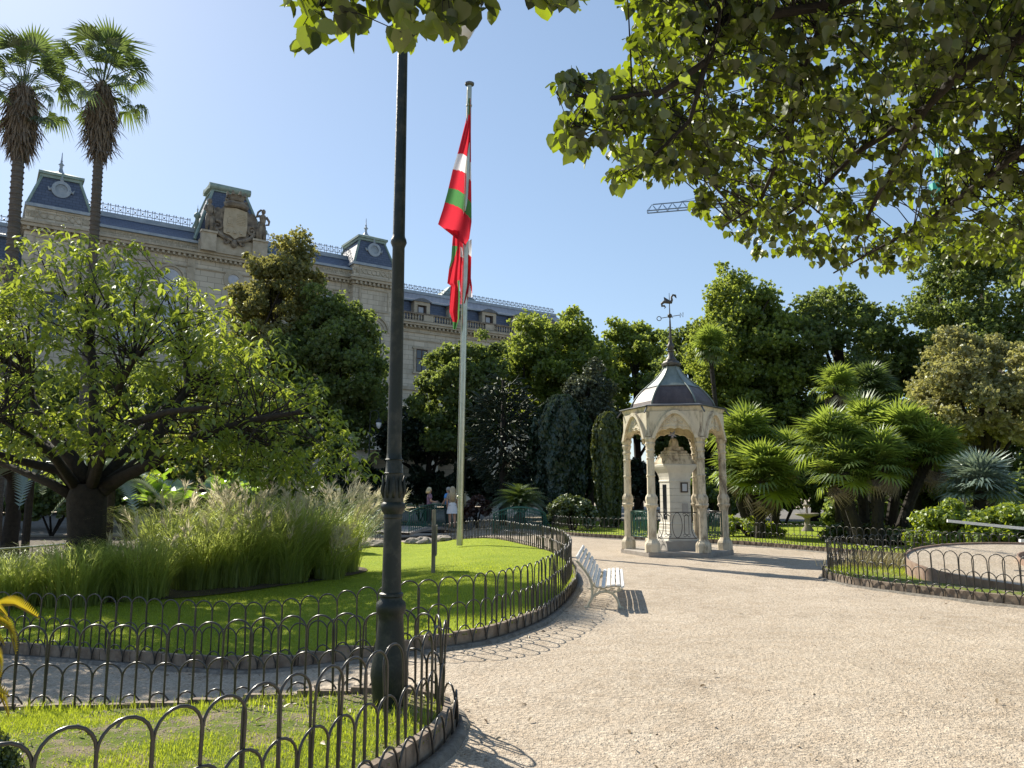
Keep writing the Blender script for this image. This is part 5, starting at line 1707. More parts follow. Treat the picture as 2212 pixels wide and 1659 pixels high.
# ------------------------------------------------------------------ plumed grasses
def tussock(label, x, y, h, n, nplume, seed, lean=(0, 0), rad=0.5):
    n = int(n * 1.35)
    nplume = int(nplume * (1.4 if lean[0] > 0.3 else 0.75))
    rng = np.random.default_rng(seed)
    g = float(lawn_z(x, y))
    root = thing('ornamental_grass', label, 'grass clump', (x, y, g), 'plumed ornamental grasses on the lawn')
    tv, tf = [], []
    for k in range(6):
        t = k / 5
        w = 0.5 * (1 - t) ** 0.7 + 0.02
        bx, bz = t ** 1.5, 1.75 * t - 0.95 * t ** 2.4
        tv += [(bx, -w, bz), (bx, w, bz)]
    for k in range(5):
        tf.append((2 * k, 2 * k + 2, 2 * k + 3, 2 * k + 1))
    a = rng.uniform(0, 6.283, n)
    Rm = np.zeros((n, 3, 3))
    Rm[:, 0, 0] = np.cos(a); Rm[:, 0, 1] = -np.sin(a); Rm[:, 1, 0] = np.sin(a); Rm[:, 1, 1] = np.cos(a); Rm[:, 2, 2] = 1
    rr = rad * 0.55 * np.sqrt(rng.random(n))
    n_ = n
    a2 = a + rng.normal(0, .7, n)
    hh = h * rng.uniform(0.45, 1.05, n)
    sc = np.stack([hh * rng.uniform(0.12, 1.25, n), rng.uniform(0.010, 0.022, n), hh], 1)
    loc = np.stack([x + rr * np.cos(a2), y + rr * np.sin(a2), np.full(n, g - 0.02)], 1)
    link('blades', batch('blades', tv, tf, Rm, loc, sc, rng.beta(1.6, 1.6, n), L['tussock']), root)
    if nplume:
        m = nplume * 26
        pv = [(0, 0, 0), (0.5, 0.5, 0.05), (1, 0, 0), (0.5, -0.5, 0.05)]
        base, al = [], []
        st = MB()
        for k in range(nplume):
            az = rng.uniform(0, 6.283)
            o = Vector((math.cos(az), math.sin(az), 0)) * rng.uniform(0.05, 0.75) + Vector((lean[0], lean[1], 0)) * rng.uniform(.4, 1.2)
            hp = h * rng.uniform(0.62, 0.98)
            tip = Vector((x, y, g)) + Vector((o.x * h * 0.75, o.y * h * 0.75, hp))
            d = (Vector((o.x * 0.9, o.y * 0.9, 0.8))).normalized()
            st.tube([(x + o.x * .15, y + o.y * .15, g), Vector((x, y, g)).lerp(tip, .6) + Vector((0, 0, .08)), tip], [0.006, 0.005, 0.004], 3, caps=False)
            pl = rng.uniform(0.24, 0.40)
            for q in range(26):
                base.append(tip + d * pl * 0.75 * (q / 26))
                f = d + Vector(rng.normal(0, 0.27, 3)) + Vector((0, 0, -0.10))
                al.append(f.normalized() * pl * rng.uniform(.45, .75))
        base, al = np.array([tuple(p) for p in base]), np.array([tuple(p) for p in al])
        ln = np.linalg.norm(al, axis=1)
        me = batch('plumes', pv, [(0, 1, 2, 3)], frames(rng.normal(size=(m, 3)), rng, along=al) if False else frames(np.cross(al, rng.normal(size=(m, 3))), rng, along=al), base, np.stack([ln, np.full(m, 0.016), ln], 1), rng.random(m), L['plume'])
        link('plumes', me, root)
        st.build('stalks', L['plume'], root)
TL = [(-8.5, 12.9, .9, 420, 0, 'green grass clump tucked behind the far left clumps'), (-6.9, 13.3, 1.1, 520, 2, 'green grass clump just left of the cherry trunk base'),
      (-5.2, 14.75, 1.3, 560, 8, 'arching clump between the middle front and the bright clumps'), (-4.45, 15.35, 1.25, 560, 12, 'arching clump at the lawn edge below the bright clumps'), (-6.0, 16.0, 1.65, 520, 20, 'plumed clump squeezed in at the back middle'),
      (-8.6, 12.1, .85, 420, 0, 'low green grass clump at the far left end of the planting'), (-7.7, 12.2, 1.0, 620, 0, 'low green grass clump second from the left end'),
      (-6.9, 12.5, 1.1, 720, 0, 'green grass clump in front of the cherry trunk'), (-6.2, 13.1, 1.2, 760, 4, 'green grass clump right of the cherry trunk'),
      (-5.7, 14.4, 1.35, 760, 8, 'arching grass clump in the middle front of the planting'), (-6.6, 15.3, 1.7, 700, 22, 'plumed grass clump behind the middle of the planting'),
      (-4.95, 15.3, 1.7, 800, 18, 'bright plumed grass clump right of the middle'), (-5.55, 16.4, 2.0, 760, 46, 'tall pale plumed clump at the back of the planting'),
      (-4.35, 16.3, 1.95, 820, 30, 'bright yellow green clump near the right end'), (-3.85, 17.3, 1.7, 700, 46, 'clump with white plumes fanning right at the end of the planting'),
      (-3.75, 16.0, 0.85, 420, 14, 'short clump with low plumes at the lawn edge')]
for i, (x, y, h, n, npl, lab) in enumerate(TL):
    tussock(lab, x, y, h, n, npl, 200 + i, lean=(0.33, 0.0) if i >= 14 else (0.12, 0), rad=0.85 if h > 1 else 0.65)

# ------------------------------------------------------------------ the spreading cherry tree on the left
rng = np.random.default_rng(77)
TY = 14.0
tb = at(182, 1200, TY)
g0 = float(lawn_z(tb.x, TY))
ctree = thing('cherry_tree', 'low spreading tree with light green drooping leaves and thick dark trunk', 'tree', (tb.x, TY, g0), 'park trees')
b = MB()
fk = at(190, 1046, TY)
b.tube([(tb.x - .02, TY, g0 - 0.1), (tb.x, TY, g0 + .35), (tb.x + .02, TY, g0 + 1.0), fk - Vector((0, 0, .25)), fk], [0.40, 0.33, 0.315, 0.33, 0.26], 14)
limb_px = [([(219, 1058), (310, 996), (328, 960), (394, 861), (405, 832), (398, 760)], [0, .2, .3, .6, .7, 1.0], .15),
           ([(200, 1040), (222, 945), (237, 905), (262, 825), (300, 760)], [0, -.3, -.5, -1.0, -1.6], .13),
           ([(190, 1040), (128, 952), (84, 894), (73, 872), (60, 780)], [0, .3, .6, .7, 1.3], .14),
           ([(157, 1044), (128, 1015), (60, 1000), (0, 982), (-90, 960)], [0, -.3, -.8, -1.2, -1.8], .11),
           ([(153, 1069), (109, 1044), (50, 1020), (0, 1000), (-70, 985)], [0, -.1, .3, .6, 1.0], .10),
           ([(225, 1050), (330, 1000), (430, 940), (560, 905), (650, 890)], [0, -.5, -1.0, -1.5, -1.8], .12),
           ([(205, 1040), (205, 900), (195, 700), (180, 640)], [0, .9, 1.6, 2.0], .13),
           ([(215, 1050), (300, 940), (420, 820), (520, 770)], [0, 1.1, 2.2, 3.0], .12),
           ([(180, 1050), (100, 960), (20, 900), (-60, 860)], [0, 1.3, 2.4, 3.0], .11),
           ([(195, 1060), (220, 980), (270, 920), (360, 890), (450, 880)], [0, -.9, -1.8, -2.6, -3.2], .11),
           ([(170, 1060), (120, 990), (60, 940), (-10, 900)], [0, -1.0, -2.0, -2.8], .10)]
limb_pts = []
for px, dy, r in limb_px:
    pts = [at(x, y, TY + d) for (x, y), d in zip(px, dy)]
    n = len(pts)
    b.tube(pts, [r * (1 - 0.72 * i / (n - 1)) for i in range(n)], 8)
    for a, c in zip(pts[:-1], pts[1:]):
        for k in range(4):
            limb_pts.append(a.lerp(c, k / 4))
limb_pts.append(pts[-1])
# leaf rosettes through a flat-topped dome
NR = 2200
c0 = Vector((-7.65, 13.9, 2.75))
ros = []
while len(ros) < NR:
    d = usph(rng, 1)[0]
    if d[2] < -0.28:
        continue
    k = rng.uniform(0.42, 1.0) ** 0.55
    lump = 1 + 0.10 * math.sin(d[0] * 6 + 1) * math.cos(d[1] * 5) + 0.08 * math.sin(d[2] * 9 + d[0] * 7)
    p = Vector((c0.x + d[0] * 4.65 * k * lump, c0.y + d[1] * 3.0 * k * lump, c0.z + (d[2] * 3.4 * k * lump if d[2] > 0 else d[2] * 2.2 * k)))
    p.z += 0.25 * math.sin(p.x * 2.3) * math.sin(p.y * 2.1 + 1)
    if p.x > c0.x:
        p.z -= 0.06 * (p.x - c0.x) ** 1.6
    if p.z < 1.6:
        continue
    ros.append(p)
LP = np.array([tuple(p) for p in limb_pts])
tw = 0
for i, p in enumerate(ros):
    if i % 5:
        continue
    j = int(np.argmin(np.linalg.norm(LP - np.array(p), axis=1) + 0.6 * np.maximum(0, LP[:, 2] - p.z)))
    q = Vector(LP[j])
    l_ = (p - q).length
    if l_ > 4.0:
        continue
    m_ = q.lerp(p, .5) + Vector(rng.normal(0, .08 * l_, 3)) + Vector((0, 0, .10 * l_))
    b.tube([q, m_, p], [0.010 + 0.005 * l_, 0.008 + 0.002 * l_, 0.004], 4, caps=False)
b.build('trunk', M['dark_bark'], ctree, smooth=True)
K = 8
n = NR * K
base = np.repeat(np.array([tuple(p) for p in ros]), K, 0)
a = rng.uniform(0, 6.283, n)
dr = rng.uniform(-0.75, 0.05, n)
al = np.stack([np.cos(a), np.sin(a), dr], 1)
nrm = np.stack([np.cos(a) * 0.55, np.sin(a) * 0.55, np.ones(n)], 1) + rng.normal(0, .25, (n, 3))
pos = base + al * 0.03 + rng.normal(0, .05, (n, 3))
sc = rng.uniform(0.11, 0.19, n)
tint = np.clip(np.repeat(rng.beta(1.5, 2.0, NR), K) * .6 + rng.random(n) * .4, 0, 1)
# foliage: nearest leaves as single leaves, the rest joined
def split_leaves(root, templ, Rm, pos, sc, tint, mat, score, ntop=300, leafname='leaf'):
    order = np.argsort(-score)
    top, rest = order[:ntop], order[ntop:]
    tv, tf = templ
    proto = []
    for q in range(6):
        me = np_mesh(leafname, np.array(tv), np.concatenate([np.array(f) for f in tf]), np.array([len(f) for f in tf]), mat, np.full(len(tv), 0.08 + q * 0.17))
        proto.append(me)
    for i in top:
        o = bpy.data.objects.new(leafname, proto[min(5, int(tint[i] * 6))])
        COL.objects.link(o)
        o.parent = root
        s3 = np.broadcast_to(sc[i], (3,))
        mt = Matrix(Rm[i].tolist()).to_4x4() @ Matrix.Diagonal((float(s3[0]), float(s3[1]), float(s3[2]), 1))
        mt.translation = Vector(pos[i]) - wpos(root)
        o.matrix_local = mt
    me = batch('foliage', tv, tf, Rm[rest], pos[rest], sc[rest], tint[rest], mat)
    tag(link('foliage', me, root), kind='stuff')
Rm = frames(nrm, rng, along=al)
vis = 1.0 / np.maximum(pos[:, 1], 1) + 0.02 * (np.abs(pos[:, 0] / pos[:, 1] + 0.38) < 0.28) + rng.random(n) * 0.012
split_leaves(ctree, T_LANCE, Rm, pos, sc, tint, L['magnolia'], vis)

# second small trunk and railing at the far left
ptree('broadleaf_tree', 'small dark trunked tree at the far left edge behind the railing', 45, 900, 23, 1.8, 1.6, 2.2, nclump=36, nleaf=6750, leaf=0.153, mat=L['mid'], seed=49, trunk=0.24, rc=0.3)
# yellow fern at the left edge
rnd = random.Random(9)
froot = thing('yellow_fern', 'yellow fern fronds poking in at the left edge', 'fern', (-3.12, 4.55, near_z(-3.12, 4.55)), 'garden shrubs')
fm = feather_mesh('frond', L['fern'], 34, 0.42, 0.55, 0.016, 0.22)
for i in range(26):
    zz = near_z(-3.1, 4.6) + rnd.uniform(0.30, 0.86)
    link('frond', fm, froot, True, (-3.12 + rnd.uniform(-.1, .05), 4.55 + rnd.uniform(-.15, .15), zz), (rnd.uniform(-.6, .6), -R_(rnd.uniform(-35, 35)), rnd.uniform(-1.9, 1.9) if i > 8 else rnd.uniform(-.7, .7)), (rnd.uniform(.6, .95),) * 3)
b = MB()
for i in range(5):
    b.tube([(-3.12, 4.55, 0.05), (-3.12 + rnd.uniform(-.1, .05), 4.55 + rnd.uniform(-.1, .1), 0.98)], [0.012, 0.006], 5)
b.build('stems', M['dark_bark'], froot)

# dark shrubs added to stand in for the deep shade below the far trees
BK = [(-24, 33, 2.6, 2.0), (-20, 34, 2.4, 2.2), (-16.5, 33.5, 2.4, 2.0), (-13, 35, 2.4, 2.2), (-10, 37, 2.2, 2.4), (-31, 38, 3, 2.6),
      (9.0, 36, 2.2, 2.6), (12.5, 36, 2.5, 3.0), (16, 35.5, 2.6, 3.0), (20, 34, 2.8, 3.2), (24, 31, 2.8, 3.0), (27, 26, 2.6, 2.8), (13.5, 30, 1.8, 1.6), (18, 28, 1.9, 2.2), (21, 24, 2.0, 2.2)]
for i, (x, y, r, h) in enumerate(BK):
    side = 'left behind the cherry tree' if x < 0 else 'right behind the palms'
    w = ['leftmost', 'second', 'third', 'fourth', 'fifth', 'outermost'][i] if x < 0 else ['first', 'second', 'third', 'fourth', 'fifth', 'sixth', 'lower first', 'lower second', 'lower third'][i - 6]
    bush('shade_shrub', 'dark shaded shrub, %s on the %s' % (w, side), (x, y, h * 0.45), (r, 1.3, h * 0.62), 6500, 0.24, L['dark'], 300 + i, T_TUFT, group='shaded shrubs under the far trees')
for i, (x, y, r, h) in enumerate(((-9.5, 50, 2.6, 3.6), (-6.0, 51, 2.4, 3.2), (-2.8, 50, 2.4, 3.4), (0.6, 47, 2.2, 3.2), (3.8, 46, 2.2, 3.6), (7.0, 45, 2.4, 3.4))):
    bush('shade_shrub', 'very dark shrub added for deep shade below the palace, %s from the plumed grass' % ['first', 'second', 'third', 'fourth', 'fifth', 'sixth'][i], (x, y, h * 0.45), (r, 1.3, h * 0.62), 6500, 0.28, L['yew'], 330 + i, T_TUFT, group='shaded shrubs under the far trees')
# ------------------------------------------------------------------ lamp posts
def lamp_post(label, x, y, z0, rotz=0.0):
    root = thing('lamp_post', label, 'lamp post', (x, y, z0), 'green cast iron lamp posts', rotz)
    ys = [(1507, 62), (1490, 74), (1472, 79), (1450, 74), (1420, 64), (1390, 57), (1360, 53), (1345, 52), (1338, 60), (1327, 62), (1318, 60), (1312, 48), (1306, 46), (1303, 51), (1298, 50), (1295, 42),
          (1284, 40), (1155, 37), (1138, 36), (1136, 40), (1132, 40), (1128, 38), (1122, 46), (1113, 53), (1106, 50), (1102, 42), (1085, 46), (1068, 43), (1055, 36), (1042, 37), (1040, 41), (1037, 36), (1013, 33), (1011, 38), (1008, 33), (995, 31), (864, 30), (556, 27), (552, 30), (545, 36), (538, 33), (533, 28), (528, 27), (90, 22)]
    prof = []
    for yy, w in ys:
        q = at(853, yy, 5.75)
        prof.append((w / 2 * 5.75 / FPX, q.z - 0.03))
    prof[0] = (prof[0][0], -0.03)
    b = MB()
    b.lathe(prof, (0, 0, 0), 28)
    b.build('post', M['lamp_iron'], root, smooth='auto', world=False)
    b = MB()
    rl = random.Random(4)
    for k in range(10):                                    # cast acanthus leaves above the collar
        a = k * 2 * math.pi / 10
        d = Vector((math.cos(a), math.sin(a), 0))
        z0_ = 1.47
        b.tube([d * 0.066 + Vector((0, 0, z0_)), d * 0.084 + Vector((0, 0, z0_ + .05)), d * 0.076 + Vector((0, 0, z0_ + .11)), d * 0.083 + Vector((0, 0, z0_ + .16))], [0.014, 0.017, 0.012, 0.005], 5)
    b.build('leaf_collar', M['lamp_iron'], root, smooth=True, world=False)
    zt = prof[-1][1]
    b = MB()
    arm = [(0, 0, zt - 0.02), (0, 0, zt + 0.45)]
    for k in range(11):
        a = math.pi * k / 10
        arm.append((0.24 - 0.24 * math.cos(a), 0, zt + 0.62 + 0.26 * math.sin(a)))
    arm += [(0.48, 0, zt + 0.5)]
    b.tube(arm, [0.032, 0.03] + [0.022] * 12, 8, up=(0, 1, 0))
    b.lathe([(0.038, 0), (0.05, 0.03), (0.038, 0.06)], (0, 0, zt), 12)
    b.lathe([(0.034, 0), (0.045, 0.02), (0.03, 0.05)], (0, 0, zt + 0.3), 12)
    for k in range(8):
        a = 0.4 + k * 0.5
    b.build('arm', M['lamp_iron'], root, smooth=True, world=False)
    b = MB()
    b.lathe([(0.03, 0.0), (0.05, -0.02), (0.03, -0.06), (0.09, -0.1), (0.15, -0.17), (0.17, -0.25), (0.175, -0.28), (0.15, -0.29)], (0.48, 0, zt + 0.5), 16)
    h = b.build('lantern_hood', M['lamp_iron'], root, smooth=True, world=False)
    b = MB()
    b.lathe([(0.145, 0.0), (0.15, -0.08), (0.12, -0.2), (0.07, -0.3), (0.03, -0.345), (0.0, -0.35)], (0.48, 0, zt + 0.215), 16)
    o = b.build('lantern_glass', M['lantern_glass'], root, smooth=True, world=False)
    return root
lamp_post('dark green cast iron lamp post standing in the near fenced bed', -0.87, 5.70, 0.09, R_(-8))
q = at(797, 1000, 42)
lamp_post('distant crook armed lamp post beyond the plumed grass', q.x, 42, 0.0, R_(0))

# ------------------------------------------------------------------ flagpole and flag
fb = Vector((-1.53, 22.9, 0.16))
pole = thing('flagpole', 'tall pale metal flagpole standing on the lawn', 'flagpole', fb)
zt = at(1017, 182, 22.9).z
b = MB()
b.tube([fb - Vector((0, 0, .1)), (fb.x + .07, fb.y, 6), (fb.x + .18, fb.y, zt)], [0.092, 0.086, 0.075], 20)
b.build('mast', M['steel'], pole, smooth='auto')
b = MB()
b.lathe([(0.08, -0.06), (0.145, -0.02), (0.15, 0.03), (0.10, 0.06), (0.0, 0.08)], (fb.x + .18, fb.y, zt), 20)
b.build('cap', M['lead'], pole, smooth='auto')
b = MB()
b.lathe([(0.09, 0), (0.096, 0.01), (0.096, 0.05), (0.09, 0.06)], (fb.x + .17, fb.y, zt - 0.75), 18)
b.lathe([(0.09, 0), (0.10, 0.01), (0.10, 0.04), (0.09, 0.05)], (fb.x, fb.y, 1.45), 18)
b.build('clamp_ring', M['steel'], pole)
b = MB()
b.tube([(fb.x + .09, fb.y - .02, 1.2), (fb.x + .17, fb.y - .02, 1.2), (fb.x + .17, fb.y - .02, 1.62), (fb.x + .09, fb.y - .02, 1.62)], 0.014, 6)
b.tube([(fb.x + .14, fb.y - .02, 1.25), (fb.x + .14, fb.y - .02, 1.57)], 0.03, 6)
b.build('winch_bracket', M['lead'], pole)
b = MB()
b.tube([(fb.x + .10, fb.y - .03, zt - .2), (fb.x - .01, fb.y - .05, 7.0), (fb.x - .095, fb.y - .03, 1.4)], 0.006, 4)
b.build('halyard', M['white_paint'], pole)
# flag: cloth gathered in folds; stripes follow the sagging cloth
def Z5(x, y):
    return (864 + x * 0.3649, 129.6 + y * 0.3649)
FV, FF, FM = [], [], []
def cloth(left, right, ydep, stripes, nu=14, nv=46, wav=2.0, amp=0.10, seed=0):
    """left/right: outlines (zoomed picture points, top to bottom); stripes(u, s) -> material index"""
    def interp(pl, t):
        ln = [0]
        for p_, q_ in zip(pl[:-1], pl[1:]):
            ln.append(ln[-1] + math.dist(p_, q_))
        d = t * ln[-1]
        for i in range(len(pl) - 1):
            if d <= ln[i + 1] or i == len(pl) - 2:
                k = (d - ln[i]) / max(1e-6, ln[i + 1] - ln[i])
                return (pl[i][0] + (pl[i + 1][0] - pl[i][0]) * k, pl[i][1] + (pl[i + 1][1] - pl[i][1]) * k)
    b0 = len(FV)
    for j in range(nv + 1):
        s = j / nv
        A, C_ = interp(left, s), interp(right, s)
        for i in range(nu + 1):
            u = i / nu
            dep = fb.y + ydep + amp * math.sin(u * wav * 2 * math.pi + 1.3 * s * 3 + seed) * (0.25 + s) + 0.04 * math.sin(9 * s + 4 * u)
            x, y = Z5(A[0] + (C_[0] - A[0]) * u, A[1] + (C_[1] - A[1]) * u)
            FV.append(tuple(at(x, y, dep)))
    w = nu + 1
    for j in range(nv):
        for i in range(nu):
            FF.append((b0 + j * w + i, b0 + j * w + i + 1, b0 + (j + 1) * w + i + 1, b0 + (j + 1) * w + i))
            FM.append(stripes((i + .5) / nu, (j + .5) / nv))
R0, W0_, G0 = 0, 1, 2
def st_main(u, s):
    k = s + 0.03 * math.sin(u * 3) - 0.01
    if s < 0.13: return G0 if s < 0.12 and u < 0.75 else R0
    if 0.43 < k < 0.555: return W0_
    if 0.70 < k < 0.815: return G0
    return R0
cloth([(404, 225), (395, 340), (345, 540), (312, 650), (282, 780), (255, 880), (225, 972)], [(417, 225), (420, 400), (421, 640), (423, 800), (424, 960), (410, 1060), (384, 1096)], -0.12, st_main, 26, 150, 1.2, 0.12)
cloth([(225, 972), (256, 985), (285, 998), (315, 1010)], [(384, 1096), (384, 1095), (384, 1094), (383, 1093)], -0.10, lambda u, s: R0, 4, 4, 0.5, 0.01)
cloth([(315, 1005), (303, 1180), (291, 1230), (280, 1322), (300, 1335), (292, 1490), (312, 1545), (315, 1592)], [(352, 1010), (356, 1090), (357, 1180), (352, 1300), (354, 1400), (352, 1480), (350, 1530), (330, 1596)], -0.05,
      lambda u, s: G0 if (0.16 < s < 0.40 - 0.34 * u) or s > 0.925 or (u > 0.82 and s > 0.5) else R0, 18, 70, 1.6, 0.10, 1)
cloth([(350, 1040), (357, 1180), (352, 1300), (360, 1400), (358, 1446)], [(388, 1080), (420, 1185), (418, 1300), (400, 1420), (394, 1436)], 0.03,
      lambda u, s: W0_ if (s < 0.12 + 0.10 * u and u > .5) or (u < 0.3 and 0.15 < s < 0.3) else R0, 14, 46, 1.3, 0.09, 2)
cloth([(383, 1090), (384, 1130), (390, 1180), (386, 1290), (386, 1380), (388, 1404)], [(424, 1060), (424, 1120), (422, 1194), (420, 1290), (427, 1340), (428, 1404)], 0.02,
      lambda u, s: W0_ if s < 0.30 - 0.1 * (1 - u) or (s > 0.55 and u < 0.25 + (s - .55) * 1.8) else R0, 12, 46, 1.0, 0.06, 3)
cloth([(384, 1400), (383, 1440)], [(404, 1400), (392, 1500)], 0.0, lambda u, s: R0, 4, 6, 0.6, 0.02, 4)
me = bpy.data.meshes.new('flag')
me.from_pydata(FV, [], FF)
for k in ('flag_red', 'flag_white', 'flag_green'):
    me.materials.append(M[k])
me.polygons.foreach_set('material_index', FM)
me.polygons.foreach_set('use_smooth', [True] * len(FF))
me.update()
fo = link('flag', me)
tag(fo, 'limp red flag with white cross and green diagonals hanging from the flagpole', 'flag')

# ------------------------------------------------------------------ plaque post on the lawn
bp = Vector((-1.52, 15.2, lawn_z(-1.52, 15.2)))
root = thing('sign_post', 'narrow weathered signpost seen edge on in the middle of the lawn', 'sign', bp)
b = MB()
b.box((bp.x, bp.y, bp.z + 0.58), (0.075, 0.10, 1.24), R_(8), taper=0.97)
b.build('post', M['wood_post'], root)
b = MB()
b.box((bp.x + 0.055, bp.y - 0.02, bp.z + 0.62), (0.022, 0.5, 0.56), R_(4))
b.build('panel', M['wood_post'], root)

# ------------------------------------------------------------------ slatted bench
BA = Vector((1.06, 11.06))
bd = Vector((0.13, 0.992)).normalized()
bf = Vector((bd.y, -bd.x))
BL_ = 2.15
bench = thing('bench', 'white slatted bench with cream iron legs beside the lawn fence', 'bench', (BA.x, BA.y, 0))
def bp3(l_, d, z):
    p = BA + bd * l_ + bf * d
    return Vector((p.x, p.y, z))
K_ = 1.05
slats = [(-.130, .655, 62), (-.083, .605, 62), (-.035, .545, 60), (.008, .485, 58), (.045, .425, 57), (.085, .36, 56), (.125, .30, 50), (.21, .288, 0), (.275, .300, 0), (.34, .310, 0), (.405, .312, 0), (.462, .292, -35)]
for d, z, ang in slats:
    a = R_(-ang)
    ax, nz = Vector((math.cos(a), math.sin(a))), Vector((-math.sin(a), math.cos(a)))
    w, th = 0.052, 0.026
    b = MB()
    o = bp3(-0.12, (d - ax.x * w / 2 - nz.x * th / 2) * K_, (z - ax.y * w / 2 - nz.y * th / 2) * K_)
    b.obox(o, (bp3(BL_ + 0.24, 0, 0) - bp3(0, 0, 0)), (bp3(0, ax.x * w, ax.y * w) - bp3(0, 0, 0)), (bp3(0, nz.x * th, nz.y * th) - bp3(0, 0, 0)))
    me = b.mesh('slat', M['white_paint'])
    bm = bmesh.new()
    bm.from_mesh(me)
    bmesh.ops.bevel(bm, geom=bm.edges[:], offset=0.006, segments=2, affect='EDGES')
    bm.to_mesh(me)
    bm.free()
    link('slat', me, bench)
for l_ in (0.02, BL_ - 0.02):
    b = MB()
    def tp(pts, r):
        b.tube([bp3(l_, d * K_, z * K_) for d, z in pts], r, 7)
    tp([(-.01, 0.0), (.02, .07), (.075, .15), (.16, .205), (.25, .215), (.33, .19), (.385, .12), (.415, .03), (.43, 0)], 0.019)
    tp([(-.15, .61), (-.09, .55), (-.03, .48), (.025, .40), (.055, .30), (.06, .2), (.05, .11)], [.016, .017, .018, .02, .021, .021, .02])
    tp([(.06, .30), (.12, .265), (.22, .265), (.34, .285), (.44, .285), (.455, .25), (.40, .225), (.33, .2)], .014)
    tp([(.12, .19), (.17, .245), (.22, .25), (.26, .225), (.31, .25), (.36, .255)], .010)
    tp([(.09, .165), (.10, .22), (.13, .25)], .010)
    for d in (-.01, .43):
        p = bp3(l_, d * K_, 0.008)
        b.box(p, (0.09, 0.06, 0.022), math.atan2(bf.y, bf.x))
    b.build('end_frame', M['cream_iron'], bench, smooth='auto')

# ------------------------------------------------------------------ stone pavilion
GC = Vector((4.32, 20.6, 0.0))
gaz = thing('pavilion', 'hexagonal cream stone pavilion with domed metal roof and tall weathervane', 'pavilion', GC)
def hexpt(k, r, z):
    a = R_(-(10 + 60 * k))
    return Vector((GC.x + r * math.cos(a), GC.y + r * math.sin(a), z))
def hexring(b, prof, mi=0, cap=True):
    """prof: list of (corner radius, z)"""
    vs, fs = [], []
    for r, z in prof:
        vs += [hexpt(k, r, z) for k in range(6)]
    for i in range(len(prof) - 1):
        for k in range(6):
            k2 = (k + 1) % 6
            fs.append((i * 6 + k2, i * 6 + k, (i + 1) * 6 + k, (i + 1) * 6 + k2))
    if cap:
        fs.append(tuple(range(6)))
        fs.append(tuple(reversed([(len(prof) - 1) * 6 + k for k in range(6)])))
    b.add(vs, fs, mi)
b = MB()
hexring(b, [(1.45, -0.1), (1.45, 0.10), (1.43, 0.12)])
b.build('step', M['gz_step'], gaz)
CR = 1.24
colp = [(0.20, .12), (0.20, .30), (0.185, .34), (0.15, .38), (0.125, .42), (0.115, .44), (0.11, 1.12), (0.125, 1.20), (0.165, 1.26), (0.17, 1.29), (0.145, 1.31), (0.15, 1.36), (0.16, 1.42), (0.15, 1.48), (0.12, 1.53), (0.105, 1.56),
        (0.10, 1.99), (0.118, 2.00), (0.118, 2.03), (0.10, 2.04), (0.098, 2.42), (0.116, 2.43), (0.116, 2.46), (0.098, 2.47), (0.10, 2.60), (0.12, 2.62), (0.12, 2.66), (0.10, 2.67), (0.10, 2.72), (0.135, 2.82), (0.115, 2.86), (0.15, 2.93), (0.15, 2.98)]
for k in range(6):
    c = hexpt(k, CR, 0)
    b = MB()
    b.lathe([(r * 0.99, z) for r, z in colp], (c.x, c.y, 0), 8, phase=R_(22.5 - 10 - 60 * k))
    b.build('column', M['gz_stone'] if k in (2, 3, 4) else M['gz_weather'], gaz)
